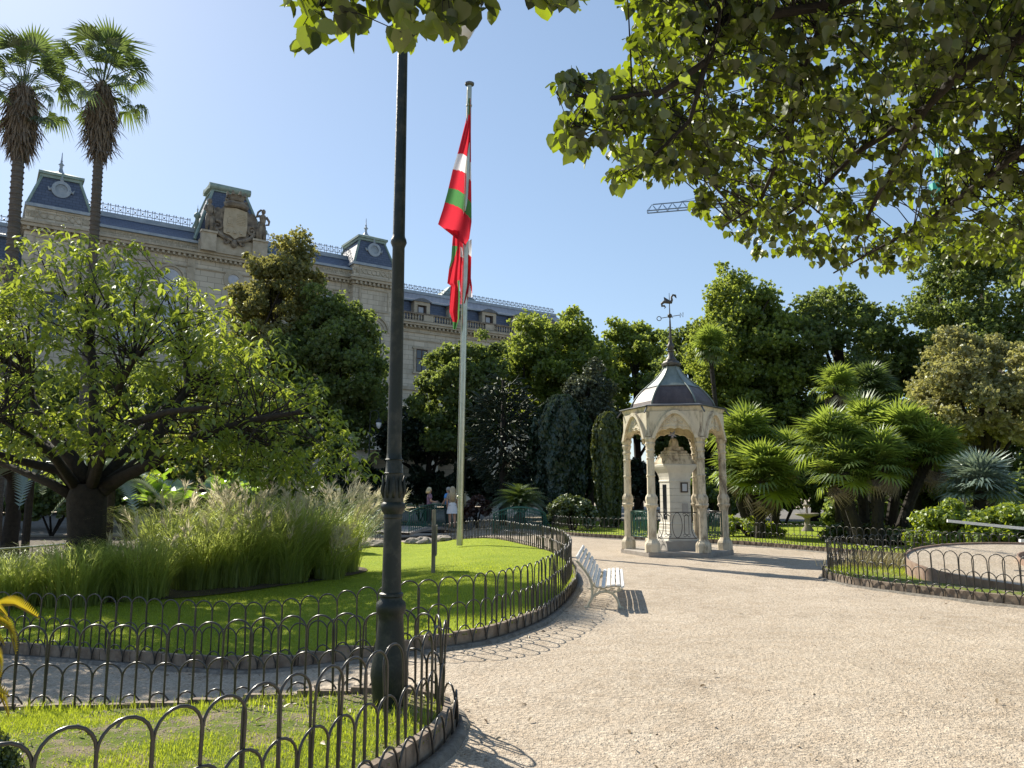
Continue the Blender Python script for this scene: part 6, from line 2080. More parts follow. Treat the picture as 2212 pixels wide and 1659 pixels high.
# arcade walls with cusped openings
for k in range(6):
    A, C_ = hexpt(k, CR, 0), hexpt((k + 1) % 6, CR, 0)
    mid = (A + C_) / 2
    ux = (C_ - A).normalized()
    out = (mid - Vector((GC.x, GC.y, 0))).normalized()
    hw = (C_ - A).length / 2
    def q3(x, o, z):
        return mid + ux * x + out * o + Vector((0, 0, z))
    low = []
    for i in range(41):
        x = -hw + 2 * hw * i / 40
        t = abs(x) / (hw - 0.08)
        if t >= 1:
            z = 2.93
        else:
            z = 2.92 + 0.27 * math.sqrt(max(0, 1 - t ** 2.2)) + 0.035 * abs(math.sin(t * math.pi * 2.5))
        low.append((x, z))
    n = len(low)
    b = MB()
    th = 0.09
    for (x0, z0), (x1, z1) in zip(low[:-1], low[1:]):
        vs = [q3(x0, th, z0), q3(x1, th, z1), q3(x1, th, 3.64), q3(x0, th, 3.64), q3(x0, -th, z0), q3(x1, -th, z1), q3(x1, -th, 3.64), q3(x0, -th, 3.64)]
        b.add(vs, [(0, 3, 2, 1), (4, 5, 6, 7), (0, 1, 5, 4), (3, 7, 6, 2)])
    b.build('arch_panel', M['gz_stone'], gaz)
    # pointed hood and raised field
    b = MB()
    def archz(t, top, bot):
        return bot + (top - bot) * math.cos(t * math.pi / 2) ** 0.85
    prev = None
    for i in range(25):
        t = -1 + 2 * i / 24
        xo, zo = t * (hw - 0.035), archz(abs(t), 3.665, 2.95)
        xi, zi = t * (hw - 0.125), archz(abs(t), 3.575, 2.95)
        cur = (xo, zo, xi, zi)
        if prev:
            vs = []
            for (a0, a1, a2, a3) in (prev, cur):
                vs += [q3(a0, th + .002, a1), q3(a0, th + .075, a1), q3(a2, th + .075, a3), q3(a2, th + .002, a3)]
            b.add(vs, [(0, 4, 5, 1), (1, 5, 6, 2), (2, 6, 7, 3)])
            b.add([q3(prev[2], th + .03, prev[3]), q3(cur[2], th + .03, cur[3]), q3(cur[2], th + .03, max(2.93, cur[3] - .35)), q3(prev[2], th + .03, max(2.93, prev[3] - .35))], []) 
        prev = cur
    for r, zc, xc in ((0.075, 3.44, 0), (0.05, 3.38, -0.16), (0.05, 3.38, 0.16)):
        ring = [q3(xc + r * math.cos(2 * math.pi * j / 14), th + .006, zc + r * math.sin(2 * math.pi * j / 14)) for j in range(15)]
        b.tube(ring, 0.011, 4, caps=False)
    # scallop edge moulding
    b.tube([q3(x, th + .006, z + 0.05) for x, z in low[4:-4]], 0.012, 4, caps=False)
    b.build('arch_hood', M['gz_stone'], gaz, smooth='auto')
    # corner brackets
    b = MB()
    for x in (-hw + .02, hw - .02):
        pass
b = MB()
hexring(b, [(1.29, 3.60), (1.29, 3.63), (1.305, 3.66), (1.325, 3.70), (1.35, 3.75), (1.36, 3.77), (1.0, 3.775)])
b.build('cornice', M['gz_stone'], gaz)
for k in range(6):
    b = MB()
    c = hexpt(k, 1.285, 0)
    d = (c - Vector((GC.x, GC.y, 0))).normalized()
    s_ = Vector((-d.y, d.x, 0))
    for xx in (-.2, -.1, .1, .2):
        cc = c + s_ * xx
    b.tube([c + Vector((0, 0, 2.99)), c - d * .03 + Vector((0, 0, 3.25)), c - d * .05 + Vector((0, 0, 3.62))], [0.10, 0.075, 0.09], 6)
    b.build('corner_spandrel', M['gz_weather'], gaz)
b = MB()
hexring(b, [(1.41, 3.765), (1.425, 3.785), (1.42, 3.80), (1.10, 3.87)])
b.build('eave_sheet', M['lead'], gaz)
for k in range(6):
    b = MB()
    p_ = hexpt(k, 1.36, 3.76)
    q_ = hexpt(k, 1.49, 3.60)
    b.tube([p_, q_], [0.022, 0.022], 6)
    b.build('rain_spout', M['lead'], gaz)
dome = [(1.09, 3.86), (1.06, 3.96), (1.00, 4.06), (0.92, 4.17), (0.82, 4.28), (0.72, 4.37)]
dome2 = [(0.72, 4.375), (0.58, 4.49), (0.455, 4.60), (0.36, 4.70), (0.29, 4.79), (0.23, 4.88), (0.20, 4.97)]
b = MB()
hexring(b, dome, cap=False)
b.build('lower_dome', M['dome_low'], gaz)
b = MB()
hexring(b, dome2, cap=False)
b.build('upper_dome', M['dome_up'], gaz)
b = MB()
hexring(b, [(0.735, 4.355), (0.745, 4.375), (0.72, 4.39)], cap=False)
b.build('dome_seam', M['lead'], gaz)
for k in range(6):
    b = MB()
    b.tube([hexpt(k, r + .008, z) for r, z in dome + dome2[1:]], [0.026] * 6 + [0.024, .022, .02, .018, .016, .014], 5)
    b.build('dome_rib', M['dome_up'], gaz, smooth=True)
b = MB()
hexring(b, [(0.20, 4.95), (0.26, 4.99), (0.27, 5.05), (0.23, 5.07), (0.20, 5.12)])
b.lathe([(r, 5.12 + (z - 5.26) * 0.83) for r, z in [(0.15, 5.26), (0.155, 5.30), (0.12, 5.36), (0.085, 5.42), (0.075, 5.56), (0.10, 5.58), (0.10, 5.60), (0.06, 5.62), (0.075, 5.66), (0.10, 5.72), (0.095, 5.78), (0.06, 5.85), (0.045, 5.95), (0.05, 6.02), (0.07, 6.04), (0.035, 6.06), (0.03, 6.3), (0.022, 6.62)]], (GC.x, GC.y, 0), 14)
b.build('finial', M['finial'], gaz, smooth='auto')
b = MB()
v0 = Vector((GC.x, GC.y, 6.26))
b.tube([v0 - Vector((0, 0, .05)), v0 + Vector((0, 0, .76))], [0.02, 0.007], 6)
b.ball(v0 + Vector((0, 0, .12)), 0.065, 10)
b.tube([v0 + Vector((-.24, .08, .07)), v0 + Vector((.28, -.06, .13))], 0.01, 4)
b.tube([v0 + Vector((-.1, -.2, .1)), v0 + Vector((.14, .26, .12))], 0.01, 4)
va = b.build('vane_rod', M['finial'], gaz, smooth='auto')
b = MB()                                                    # letters N and O on the arms
p_ = v0 + Vector((.30, -.06, .13))
b.tube([p_ + Vector((-.03, 0, -.07)), p_ + Vector((-.03, 0, .06)), p_ + Vector((.05, 0, -.06)), p_ + Vector((.05, 0, .07))], 0.011, 4)
p_ = v0 + Vector((-.28, .08, .06))
b.tube([p_ + Vector((.06 * math.cos(j * math.pi / 6), 0, .06 * math.sin(j * math.pi / 6))) for j in range(13)], 0.011, 4, caps=False)
b.build('compass_letters', M['finial'], gaz)
b = MB()
z_ = v0 + Vector((0, 0, .46))
b.tube([z_ + Vector(p) * .85 for p in ((-.17, 0, -.16), (-.13, 0, -.12), (-.17, 0, -.07), (-.24, 0, -.08), (-.25, 0, .0), (-.17, 0, .06), (-.03, 0, .06), (.05, 0, .05), (.08, 0, .12), (.07, 0, .22), (.12, 0, .29), (.19, 0, .27), (.23, 0, .18))],
       [.008, .018, .028, .03, .035, .045, .055, .05, .035, .028, .028, .035, .008], 7, up=(0, 1, 0))
b.add([z_ + Vector((-.14, 0, .08)), z_ + Vector((-.15, .015, .2)), z_ + Vector((.02, .01, .09)), z_ + Vector((-.06, -.012, .07))], [(0, 1, 2), (0, 3, 1)])
b.build('dragon_vane', M['finial'], gaz, smooth=True)
# iron railing panels between the columns
for k in range(6):
    A, C_ = hexpt(k, CR, 0), hexpt((k + 1) % 6, CR, 0)
    ux = (C_ - A).normalized()
    A, C_ = A + ux * .14, C_ - ux * .14
    w = (C_ - A).length
    b = MB()
    def r3(x, z):
        return A + ux * x + Vector((0, 0, z))
    b.tube([r3(0, 1.10), r3(w, 1.10)], 0.012, 5)
    b.tube([r3(0, .46), r3(w, .46)], 0.012, 5)
    for cx_, rx in ((w * .5, .12), (w * .02, .12), (w * .98, .12)):
        pts = [r3(min(max(cx_ + rx * math.cos(j * math.pi / 12), 0), w), .78 + .31 * math.sin(j * math.pi / 12)) for j in range(25)]
        b.tube(pts, 0.0085, 4, caps=False)
    for cx_ in (w * .26, w * .74):
        pts = [r3(cx_ + .055 * math.cos(j * math.pi / 8), (.98 if j < 9 else .60) + .055 * math.sin(j * math.pi / 8)) for j in range(17)]
        b.tube(pts + [pts[0]], 0.0085, 4, caps=False)
        for zc in (1.04, .53):
            for s_ in (-1, 1):
                b.tube([r3(cx_ + s_ * (.05 + .04 * math.cos(j * .7)), zc + .035 * math.sin(j * .7)) for j in range(9)], 0.007, 4, caps=False)
    b.build('railing_panel', M['iron'] if k in (0, 1, 4, 5) else M['green_iron'], gaz, smooth=True)
    if k in (0, 2):                                          # denser green leaf of the gate
        b = MB()
        for j in range(11):
            x = .04 + (w - .08) * j / 10
            b.tube([r3(x, .46), r3(x, 1.08)], 0.011, 4)
        b.build('gate_leaf', M['green_iron'], gaz)

# pedestal with instruments inside the pavilion
ped = thing('stone_pedestal', 'white marble weather pedestal standing inside the pavilion', 'pedestal', (GC.x, GC.y, 0.12))
PH = R_(45 + 14)
def sq(b, prof):
    b.lathe([(r * math.sqrt(2), z) for r, z in prof], (GC.x, GC.y, 0), 4, phase=PH)
b = MB()
sq(b, [(0.50, .12), (0.50, .35), (0.48, .36)])
b.build('plinth', M['ped_grey'], ped)
b = MB()
sq(b, [(0.43, .36), (0.41, .42), (0.37, .50), (0.345, .58), (0.345, .62), (0.33, .64), (0.33, .72), (0.32, .74), (0.33, .78), (0.31, .82)])
b.build('base_moulding', M['ped_stone'], ped)
for j in range(6):
    b = MB()
    z0_, z1_ = .82 + j * .175, .82 + (j + 1) * .175 - .006
    sq(b, [(0.295, z0_), (0.295, z1_)])
    b.build('shaft_block', M['ped_stone'], ped)
b = MB()
sq(b, [(0.31, 1.865), (0.315, 1.90), (0.30, 1.92), (0.31, 2.0), (0.34, 2.10), (0.40, 2.20), (0.43, 2.26), (0.44, 2.31), (0.40, 2.33)])
b.build('cornice', M['ped_stone'], ped)
for j in range(20):
    pass
b = MB()
sq(b, [(0.40, 2.33), (0.395, 2.38), (0.36, 2.45), (0.345, 2.47), (0.33, 2.50), (0.335, 2.53), (0.30, 2.56), (0.30, 2.60), (0.26, 2.62), (0.26, 2.67), (0.20, 2.70), (0.18, 2.78), (0.10, 2.80), (0.085, 2.95), (0.05, 3.02)])
b.build('stepped_cap', M['gz_weather'], ped)
b = MB()
ct_ = Vector((GC.x - .02, GC.y, 3.13))
for k in range(9):
    d = Vector((math.cos(k * 2.4) * math.sin(0.6 + k * .3), math.sin(k * 2.4) * .6, math.cos(0.6 + k * .3)))
    b.tube([ct_, ct_ + d * .13], [.05, .004], 4)
b.ball(ct_, 0.06, 8)
M['blue_tile'] = surf('blue_white_glaze', (0.08, 0.12, 0.42), (0.6, 0.62, 0.7), 0.3, scale=25)
b.build('glazed_star', M['blue_tile'], ped)
fnv = Vector((math.cos(PH - R_(45) - math.pi / 2), math.sin(PH - R_(45) - math.pi / 2), 0))
sxv = Vector((-fnv.y, fnv.x, 0))
def pface(name, x, z, w, h, d, mat):
    b = MB()
    c = Vector((GC.x, GC.y, z)) + fnv * 0.296 + sxv * x
    b.obox(c - sxv * w / 2 - Vector((0, 0, h / 2)), sxv * w, fnv * d, Vector((0, 0, h)))
    return b.build(name, M[mat], ped)
f_ = pface('instrument_frame', .12, 1.72, .20, .26, .03, 'wood_dark')
b = MB()
c = Vector((GC.x, GC.y, 1.72)) + fnv * 0.328 + sxv * .12
b.obox(c - sxv * .065 - Vector((0, 0, .095)), sxv * .13, fnv * .004, Vector((0, 0, .19)))
b.build('dial_glass', M['glass_pale'], f_)
pface('dark_plaque', .13, 1.18, .17, .26, .012, 'ped_grey')
# the sunlit side carries a glazed slot
b = MB()
lf = -sxv
if lf.x > 0:
    lf = -lf
c = Vector((GC.x, GC.y, 1.35)) + lf * 0.296
s2 = Vector((-lf.y, lf.x, 0))
b.obox(c - s2 * .1 - Vector((0, 0, .45)), s2 * .2, lf * .012, Vector((0, 0, .9)))
b.build('thermometer_case', M['glass_dark'], ped)

# ------------------------------------------------------------------ green footbridges
def footbridge(label, A, C_, width, deck_mid, rail_h, nb, lab_grp='green arched footbridges'):
    A, C_ = Vector(A), Vector(C_)
    mid = (A + C_) / 2
    ux = (C_ - A).normalized()
    w = (C_ - A).length
    sd = Vector((-ux.y, ux.x))
    root = thing('footbridge', label, 'bridge', (mid.x, mid.y, 0), lab_grp)
    def dz(t):
        return deck_mid * math.sin(math.pi * t)
    def pt(t, s, z):
        p = A + (C_ - A) * t + sd * s
        return Vector((p.x, p.y, z))
    b = MB()
    N_ = 12
    for i in range(N_):
        t0, t1 = i / N_, (i + 1) / N_
        vs = [pt(t0, 0, dz(t0)), pt(t1, 0, dz(t1)), pt(t1, width, dz(t1)), pt(t0, width, dz(t0))]
        vs += [v - Vector((0, 0, .10)) for v in vs]
        b.add(vs, [(0, 1, 2, 3), (7, 6, 5, 4), (0, 4, 5, 1), (2, 6, 7, 3)])
    b.build('deck', M['gz_step'], root)
    for s in (0.04, width - 0.04):
        b = MB()
        top = [pt(i / N_, s, dz(i / N_) * 1.9 + rail_h) for i in range(N_ + 1)]
        b.tube(top, 0.022, 5)
        b.tube([pt(i / N_, s, dz(i / N_) + .08) for i in range(N_ + 1)], 0.014, 4)
        b.tube([pt(i / N_, s, dz(i / N_) * 1.75 + rail_h - .14) for i in range(N_ + 1)], 0.01, 4)
        r_ = b.build('handrail', M['green_iron'], root, smooth=True)
        for j in range(nb + 1):
            t = j / nb
            b = MB()
            b.tube([pt(t, s, dz(t)), pt(t, s, dz(t) * 1.9 + rail_h)], 0.02 if j in (0, nb) else 0.011, 4)
            if j not in (0, nb):
                b.tube([pt(t - .35 / nb, s, dz(t) + .1), pt(t, s, dz(t) + .26), pt(t + .35 / nb, s, dz(t) + .1)], 0.008, 3, caps=False)
            b.build('baluster', M['green_iron'], r_)
    b = MB()
    for t, sg in ((0.02, -1), (0.98, 1)):
        b.tube([pt(t, 0.04, rail_h * .8), pt(t + sg * .16, 0.04 - .1, 0.05)], 0.012, 4)
    b.build('stay', M['green_iron'], root)
    return root
footbridge('green arched footbridge carrying the people behind the lawn', (-4.05, 31.0), (-2.35, 33.8), 1.8, 0.16, 0.80, 24)
footbridge('second green arched footbridge left of the rounded shrub', (-0.72, 30.3), (1.32, 30.3), 1.7, 0.12, 0.78, 20)

# ------------------------------------------------------------------ people
def skinned(name, joints, edges, mat, parent, sub=1):
    """joints: name -> (x, y, z, radius); a continuous surface over the joint tree, local coordinates"""
    me = bpy.data.meshes.new(name)
    keys = list(joints)
    bm = bmesh.new()
    sk = bm.verts.layers.skin.verify()
    vs = {}
    for i, k in enumerate(keys):
        x, y, z, r = joints[k]
        v = bm.verts.new((x, y, z))
        rr = r if isinstance(r, tuple) else (r, r)
        v[sk].radius = rr
        v[sk].use_root = (i == 0)
        vs[k] = v
    for a, c in edges:
        bm.edges.new((vs[a], vs[c]))
    bm.to_mesh(me)
    bm.free()
    me.materials.append(mat)
    o = link(name, me, parent, world=False)
    m = o.modifiers.new('skin', 'SKIN')
    m.use_smooth_shade = True
    s = o.modifiers.new('sub', 'SUBSURF')
    s.levels = s.render_levels = sub
    return o
def person(label, loc, rotz, H, hair, hairmat, top, topmat, bottom, botmat, pose, hairlen):
    root = thing('person', label, 'person', loc, 'people on the footbridge', rotz)
    k = H / 1.70
    def s(v):
        return tuple(c * k for c in v[:3]) + ((tuple(r * k for r in v[3]) if isinstance(v[3], tuple) else v[3] * k),)
    J = {'pelvis': (0, 0, .95, (.14, .10)), 'waist': (0, 0, 1.08, (.125, .09)), 'chest': (0, 0, 1.28, (.15, .10)), 'neckb': (0, 0, 1.42, .07), 'neck': (0, 0.01, 1.48, .05), 'chin': (0, .02, 1.53, .06), 'skull': (0, .01, 1.61, (.075, .09)), 'crown': (0, 0, 1.68, .05),
         'nose': (0, .10, 1.585, .018),
         'hipL': (-.09, 0, .88, .10), 'kneeL': (-.10, .02, .48, .065), 'ankL': (-.10, -.01, .09, .042), 'toeL': (-.11, .14, .035, .035),
         'hipR': (.09, 0, .88, .10), 'kneeR': (.10, .02, .48, .065), 'ankR': (.10, -.01, .09, .042), 'toeR': (.11, .14, .035, .035),
         'shL': (-.17, 0, 1.38, .062), 'elL': (*pose['elL'], .045), 'wrL': (*pose['wrL'], .030), 'hdL': (*pose['hdL'], .036),
         'shR': (.17, 0, 1.38, .062), 'elR': (*pose['elR'], .045), 'wrR': (*pose['wrR'], .030), 'hdR': (*pose['hdR'], .036)}
    for sd in ('L', 'R'):                                    # five separate fingers
        w_, h_ = Vector(pose['wr' + sd]), Vector(pose['hd' + sd])
        d = (h_ - w_).normalized()
        sdv = d.cross(Vector((0, 0, 1)))
        sdv = sdv.normalized() if sdv.length > .1 else Vector((0, 1, 0))
        for i in range(4):
            f = h_ + d * (.055 + .008 * (1 if i in (1, 2) else 0)) + sdv * (i - 1.5) * .017 - Vector((0, 0, .012))
            J['f%s%d' % (sd, i)] = (*f, .009)
        f = h_ + d * .02 + sdv * .05
        J['t%s' % sd] = (*f, .010)
    E_ = [('pelvis', 'waist'), ('waist', 'chest'), ('chest', 'neckb'), ('neckb', 'neck'), ('neck', 'chin'), ('chin', 'skull'), ('skull', 'crown'), ('skull', 'nose'), ('pelvis', 'hipL'), ('hipL', 'kneeL'), ('kneeL', 'ankL'), ('ankL', 'toeL'),
          ('pelvis', 'hipR'), ('hipR', 'kneeR'), ('kneeR', 'ankR'), ('ankR', 'toeR'), ('chest', 'shL'), ('shL', 'elL'), ('elL', 'wrL'), ('wrL', 'hdL'), ('chest', 'shR'), ('shR', 'elR'), ('elR', 'wrR'), ('wrR', 'hdR')]
    for sd in ('L', 'R'):
        E_ += [('hd' + sd, 'f%s%d' % (sd, i)) for i in range(4)] + [('hd' + sd, 't' + sd)]
    skinned('body', {a: s(v) for a, v in J.items()}, E_, M['skin'], root, 2)
    g = 1.16
    T = {a: J[a] for a in ('waist', 'pelvis', 'chest', 'neckb', 'shL', 'shR')}
    def mid(a, c, t):
        return tuple(x + (y - x) * t for x, y in zip(J[a][:3], J[c][:3]))
    T['sleL'] = (*mid('shL', 'elL', .75), .052)
    T['sleR'] = (*mid('shR', 'elR', .75), .052)
    def grow(v, m=g, a=.012):
        r = v[3]
        return v[:3] + ((tuple(q * m + a for q in r)) if isinstance(r, tuple) else r * m + a,)
    T = {a: grow(v) for a, v in T.items()}
    T['neckb'] = (0, 0, 1.40, .075)
    T['hem'] = (0, 0, .90, (.165, .125))
    skinned('top', {a: s(v) for a, v in T.items()}, [('waist', 'pelvis'), ('waist', 'chest'), ('chest', 'neckb'), ('chest', 'shL'), ('chest', 'shR'), ('shL', 'sleL'), ('shR', 'sleR'), ('pelvis', 'hem')], topmat, root, 2)
    if bottom == 'skirt':
        b = MB()
        pr = [(.145, 1.06), (.17, .98), (.20, .85), (.235, .70), (.25, .60)]
        vs, fs = [], []
        n = 24
        for r, z in pr:
            for j in range(n):
                a = 2 * math.pi * j / n
                w_ = 1 + .05 * math.sin(a * 6) * (1.06 - z) * 2
                vs.append((r * math.cos(a) * k * w_, r * .8 * math.sin(a) * k * w_, z * k))
        for i in range(len(pr) - 1):
            for j in range(n):
                fs.append((i * n + j, i * n + (j + 1) % n, (i + 1) * n + (j + 1) % n, (i + 1) * n + j))
        b.add(vs, fs)
        b.build('skirt', botmat, root, smooth=True, world=False)
    else:
        Q = {a: grow(J[a], 1.12, .012) for a in ('pelvis', 'hipL', 'hipR', 'kneeL', 'kneeR')}
        Q['aL'] = (-.10, -.01, .12, .062)
        Q['aR'] = (.10, -.01, .12, .062)
        skinned('trousers', {a: s(v) for a, v in Q.items()}, [('pelvis', 'hipL'), ('hipL', 'kneeL'), ('kneeL', 'aL'), ('pelvis', 'hipR'), ('hipR', 'kneeR'), ('kneeR', 'aR')], botmat, root, 2)
    b = MB()                                                 # hair as a shell round the back of the head
    c = Vector((0, -.012, 1.615)) * k
    n, m_ = 18, 9
    vs, fs = [], []
    for i in range(m_ + 1):
        ph = math.pi * 0.62 * i / m_
        for j in range(n):
            a = 2 * math.pi * j / n
            front = max(0, math.sin(a))
            cut = 1 - .55 * front ** 2
            pp = ph * cut
            r = .108 * k
            vs.append((c.x + r * math.sin(pp) * math.cos(a), c.y + r * 1.08 * math.sin(pp) * math.sin(a), c.z + r * 1.08 * math.cos(pp)))
    for i in range(m_):
        for j in range(n):
            fs.append((i * n + j, (i + 1) * n + j, (i + 1) * n + (j + 1) % n, i * n + (j + 1) % n))
    b.add(vs, fs)
    if hairlen > 0:
        for j in range(26):
            a = math.pi + math.pi * j / 25
            p0 = Vector((.10 * math.cos(a), -.012 + .10 * math.sin(a), 1.63)) * k
            p1 = Vector((.115 * math.cos(a), -.02 + .12 * math.sin(a), 1.63 - hairlen * .5)) * k
            p2 = Vector((.10 * math.cos(a), -.04 + .11 * math.sin(a), 1.63 - hairlen)) * k
            b.tube([p0, p1, p2], [.022 * k, .028 * k, .012 * k], 5)
    b.build('hair', hairmat, root, smooth=True, world=False)
    return root
dk = 0.16
person('woman with short blond hair in a purple striped top on the footbridge', (-3.46, 32.6, dk), R_(-72), 1.62, 'bob', M['blond'], 'top', M['purple'], 'trousers', M['darkcloth'],
       {'elL': (-.24, .02, 1.12), 'wrL': (-.14, .22, 1.08), 'hdL': (-.10, .28, 1.10), 'elR': (.24, .02, 1.12), 'wrR': (.14, .24, 1.08), 'hdR': (.09, .30, 1.10)}, .17)
person('man in a blue shirt and sunglasses facing left on the footbridge', (-2.78, 33.9, dk * .7), R_(62), 1.68, 'short', M['greyhair'], 'top', M['blue_shirt'], 'trousers', M['darkcloth'],
       {'elL': (-.30, -.02, 1.14), 'wrL': (-.22, .16, .98), 'hdL': (-.19, .20, .92), 'elR': (.28, -.02, 1.12), 'wrR': (.22, .14, .98), 'hdR': (.19, .18, .92)}, 0)
person('woman with very long light hair in a white skirt beside the flagpole', (-2.52, 32.9, dk * .6), R_(18), 1.72, 'long', M['longhair'], 'top', M['beige_top'], 'skirt', M['white_cloth'],
       {'elL': (-.22, .02, 1.10), 'wrL': (-.18, .15, .92), 'hdL': (-.16, .18, .85), 'elR': (.22, .0, 1.10), 'wrR': (.20, .10, .88), 'hdR': (.19, .13, .80)}, .52)

# ------------------------------------------------------------------ floral clock bed
ck = thing('floral_clock', 'gravel flower clock with rusty steel edging rings and white hands', 'clock', (9.6, 13.6, 0.12))
def ring_wall(b, cx_, cy_, rx, ry, z0, z1, th, tilt=0.0, n=56):
    vs, fs = [], []
    for j in range(n):
        a = 2 * math.pi * j / n
        for r in (0, -th):
            for z in (z0, z1):
                y = (ry + r) * math.sin(a)
                vs.append((cx_ + (rx + r) * math.cos(a), cy_ + y, z + (tilt * y if z == z1 else 0)))
    for j in range(n):
        q, w = 4 * j, 4 * ((j + 1) % n)
        fs += [(q, w, w + 1, q + 1), (q + 1, w + 1, w + 3, q + 3), (q + 3, w + 3, w + 2, q + 2)]
    b.add(vs, fs)
b = MB()
TX, TY_ = 9.75, 13.55
TILT = 0.10
ring_wall(b, TX, TY_, 2.75, 2.35, 0.02, 0.36, 0.03, TILT)
b.build('outer_edging', M['rust'], ck, smooth='auto')
b = MB()
n = 56
b.add([(TX, TY_, 0.325)] + [(TX + 2.72 * math.cos(2 * math.pi * j / n), TY_ + 2.32 * math.sin(2 * math.pi * j / n), 0.325 + TILT * 2.32 * math.sin(2 * math.pi * j / n)) for j in range(n)], [(0, j + 1, (j + 1) % n + 1) for j in range(n)])
b.build('gravel_disc', M['gravel_pale'], ck)
b = MB()
ring_wall(b, TX + .75, TY_ - .1, 1.65, 1.35, 0.30, 0.42, 0.025, TILT)
b.build('inner_edging', M['rust'], ck, smooth='auto')
b = MB()
ring_wall(b, TX + 1.15, TY_ - .75, 0.62, 0.3, 0.28, 0.42, 0.02, TILT, 4)
b.build('numeral_edging', M['rust'], ck)
def hand(p0, p1, w):
    p0, p1 = Vector(p0), Vector(p1)
    d = (p1 - p0).normalized()
    s_ = d.cross(Vector((0, 0, 1))).normalized()
    u_ = s_.cross(d)
    b = MB()
    vs = []
    for t, ww in ((0, w * 1.0), (.90, w * .7), (.93, w * .5), (1, w * .35)):
        c = p0.lerp(p1, t)
        vs += [c - s_ * ww, c + s_ * ww, c + s_ * ww + u_ * .05, c - s_ * ww + u_ * .05]
    fs = [(3, 2, 1, 0), (12, 13, 14, 15)]
    for i in range(3):
        for j in range(4):
            j2 = (j + 1) % 4
            fs.append((i * 4 + j, i * 4 + j2, i * 4 + 4 + j2, i * 4 + 4 + j))
    b.add(vs, fs)
    b.build('clock_hand', M['white_paint'], ck)
h0 = at(2046, 1128, 14.0)
hc = Vector((TX + 1.35, TY_ - .35, 0.62))
hand(hc + Vector((0, 0, .10)), h0, 0.075)
h1 = at(2203, 1171, 13.2)
hand(hc, h1, 0.085)
b = MB()
b.lathe([(0.10, 0.3), (0.08, .7), (0.10, .78), (0, .82)], (hc.x, hc.y, 0), 14)
b.build('spindle', M['white_paint'], ck, smooth='auto')
# dry grass at the back of the clock bed
rng = np.random.default_rng(91)
n = 900
X_, Y_ = rng.normal(7.35, .42, n), rng.normal(15.9, .28, n)
tv = [(0, -.5, 0), (0, .5, 0), (.2, .35, .5), (.2, -.35, .5), (.75, 0, .9)]
a = rng.uniform(0, 6.28, n)
Rm = np.zeros((n, 3, 3)); Rm[:, 0, 0] = np.cos(a); Rm[:, 0, 1] = -np.sin(a); Rm[:, 1, 0] = np.sin(a); Rm[:, 1, 1] = np.cos(a); Rm[:, 2, 2] = 1
hh = rng.uniform(.15, .42, n)
tag(link('dry_grass', batch('dry_grass', tv, [(0, 1, 2, 3), (3, 2, 4)], Rm, np.stack([X_, Y_, np.full(n, .11)], 1), np.stack([hh * .8, np.full(n, .012), hh], 1), rng.random(n), L['drygrass'])), kind='stuff')

# ------------------------------------------------------------------ pond rocks, railing, pillar, white cabinet
rnd = random.Random(14)
RL = ['flat grey pond rock nearest the plumed grass', 'second flat pond rock from the plumed grass', 'pale rounded pond rock left of the lamp post shaft', 'mossy rock below the left end of the footbridge', 'broad rock under the middle of the footbridge', 'low rock under the right end of the footbridge']
for i, (x, y, Y, s) in enumerate(((778, 1166, 25.5, .42), (818, 1160, 26.0, .45), (846, 1150, 26.5, .38), (892, 1150, 27.5, .40), (915, 1152, 27.5, .5), (958, 1152, 28.0, .42))):
    p = at(x, y, Y)
    root = tag(link('pond_rock', None) if False else bpy.data.objects.new('pond_rock', None)) if False else None
    b = MB()
    b.ball((0, 0, 0), (s, s * .7, s * .38), 12, jitter=0.16, rnd=rnd)
    me = b.mesh('pond_rock', M['rock'], smooth=False)
    o = link('pond_rock', me, loc=(p.x, Y, float(lawn_z(p.x, Y)) + .05), rot=(0, 0, rnd.uniform(0, 3)))
    tag(o, RL[i], 'rock', 'rocks at the pond edge')
pr = [Vector((-10.9, 12.6)), Vector((-9.9, 14.4)), Vector((-9.3, 16.8))]
root = thing('path_railing', 'low dark railing with flat top rail at the far left', 'railing', (pr[1].x, pr[1].y, -.3))
b = MB()
b.tube([(p.x, p.y, 0.52) for p in smooth_path(pr, 2)], 0.022, 6)
b.build('top_rail', M['steel'], root, smooth=True)
for p in resample(smooth_path(pr, 2), 0.16):
    b = MB()
    b.tube([(p.x, p.y, -.4), (p.x, p.y, 0.52)], 0.010, 4)
    b.build('bar', M['iron'], root)
p = at(826, 1110, 40)
root = thing('stone_pillar', 'low stone gate pillar with flat cap behind the lamp post', 'pillar', (p.x, 40, 0))
b = MB()
b.box((p.x, 40, .45), (.9, .6, .9))
b.build('shaft', M['gz_step'], root)
b = MB()
b.box((p.x, 40, .97), (1.1, .75, .12), taper=.85)
b.box((p.x, 40, .93), (1.12, .77, .05))
b.build('cap', M['stone_trim'], root)
p = at(2062, 1070, 21.5)
root = thing('white_cabinet', 'small white box with open front behind the bright hedge', 'box', (p.x, 21.5, .12))
b = MB()
b.box((p.x, 21.5, .82), (.42, .3, 1.4))
b.build('case', M['white_paint'], root)
b = MB()
b.box((p.x + .07, 21.344, 1.25), (.22, .012, .42))
b.build('window', M['glass_dark'], root)
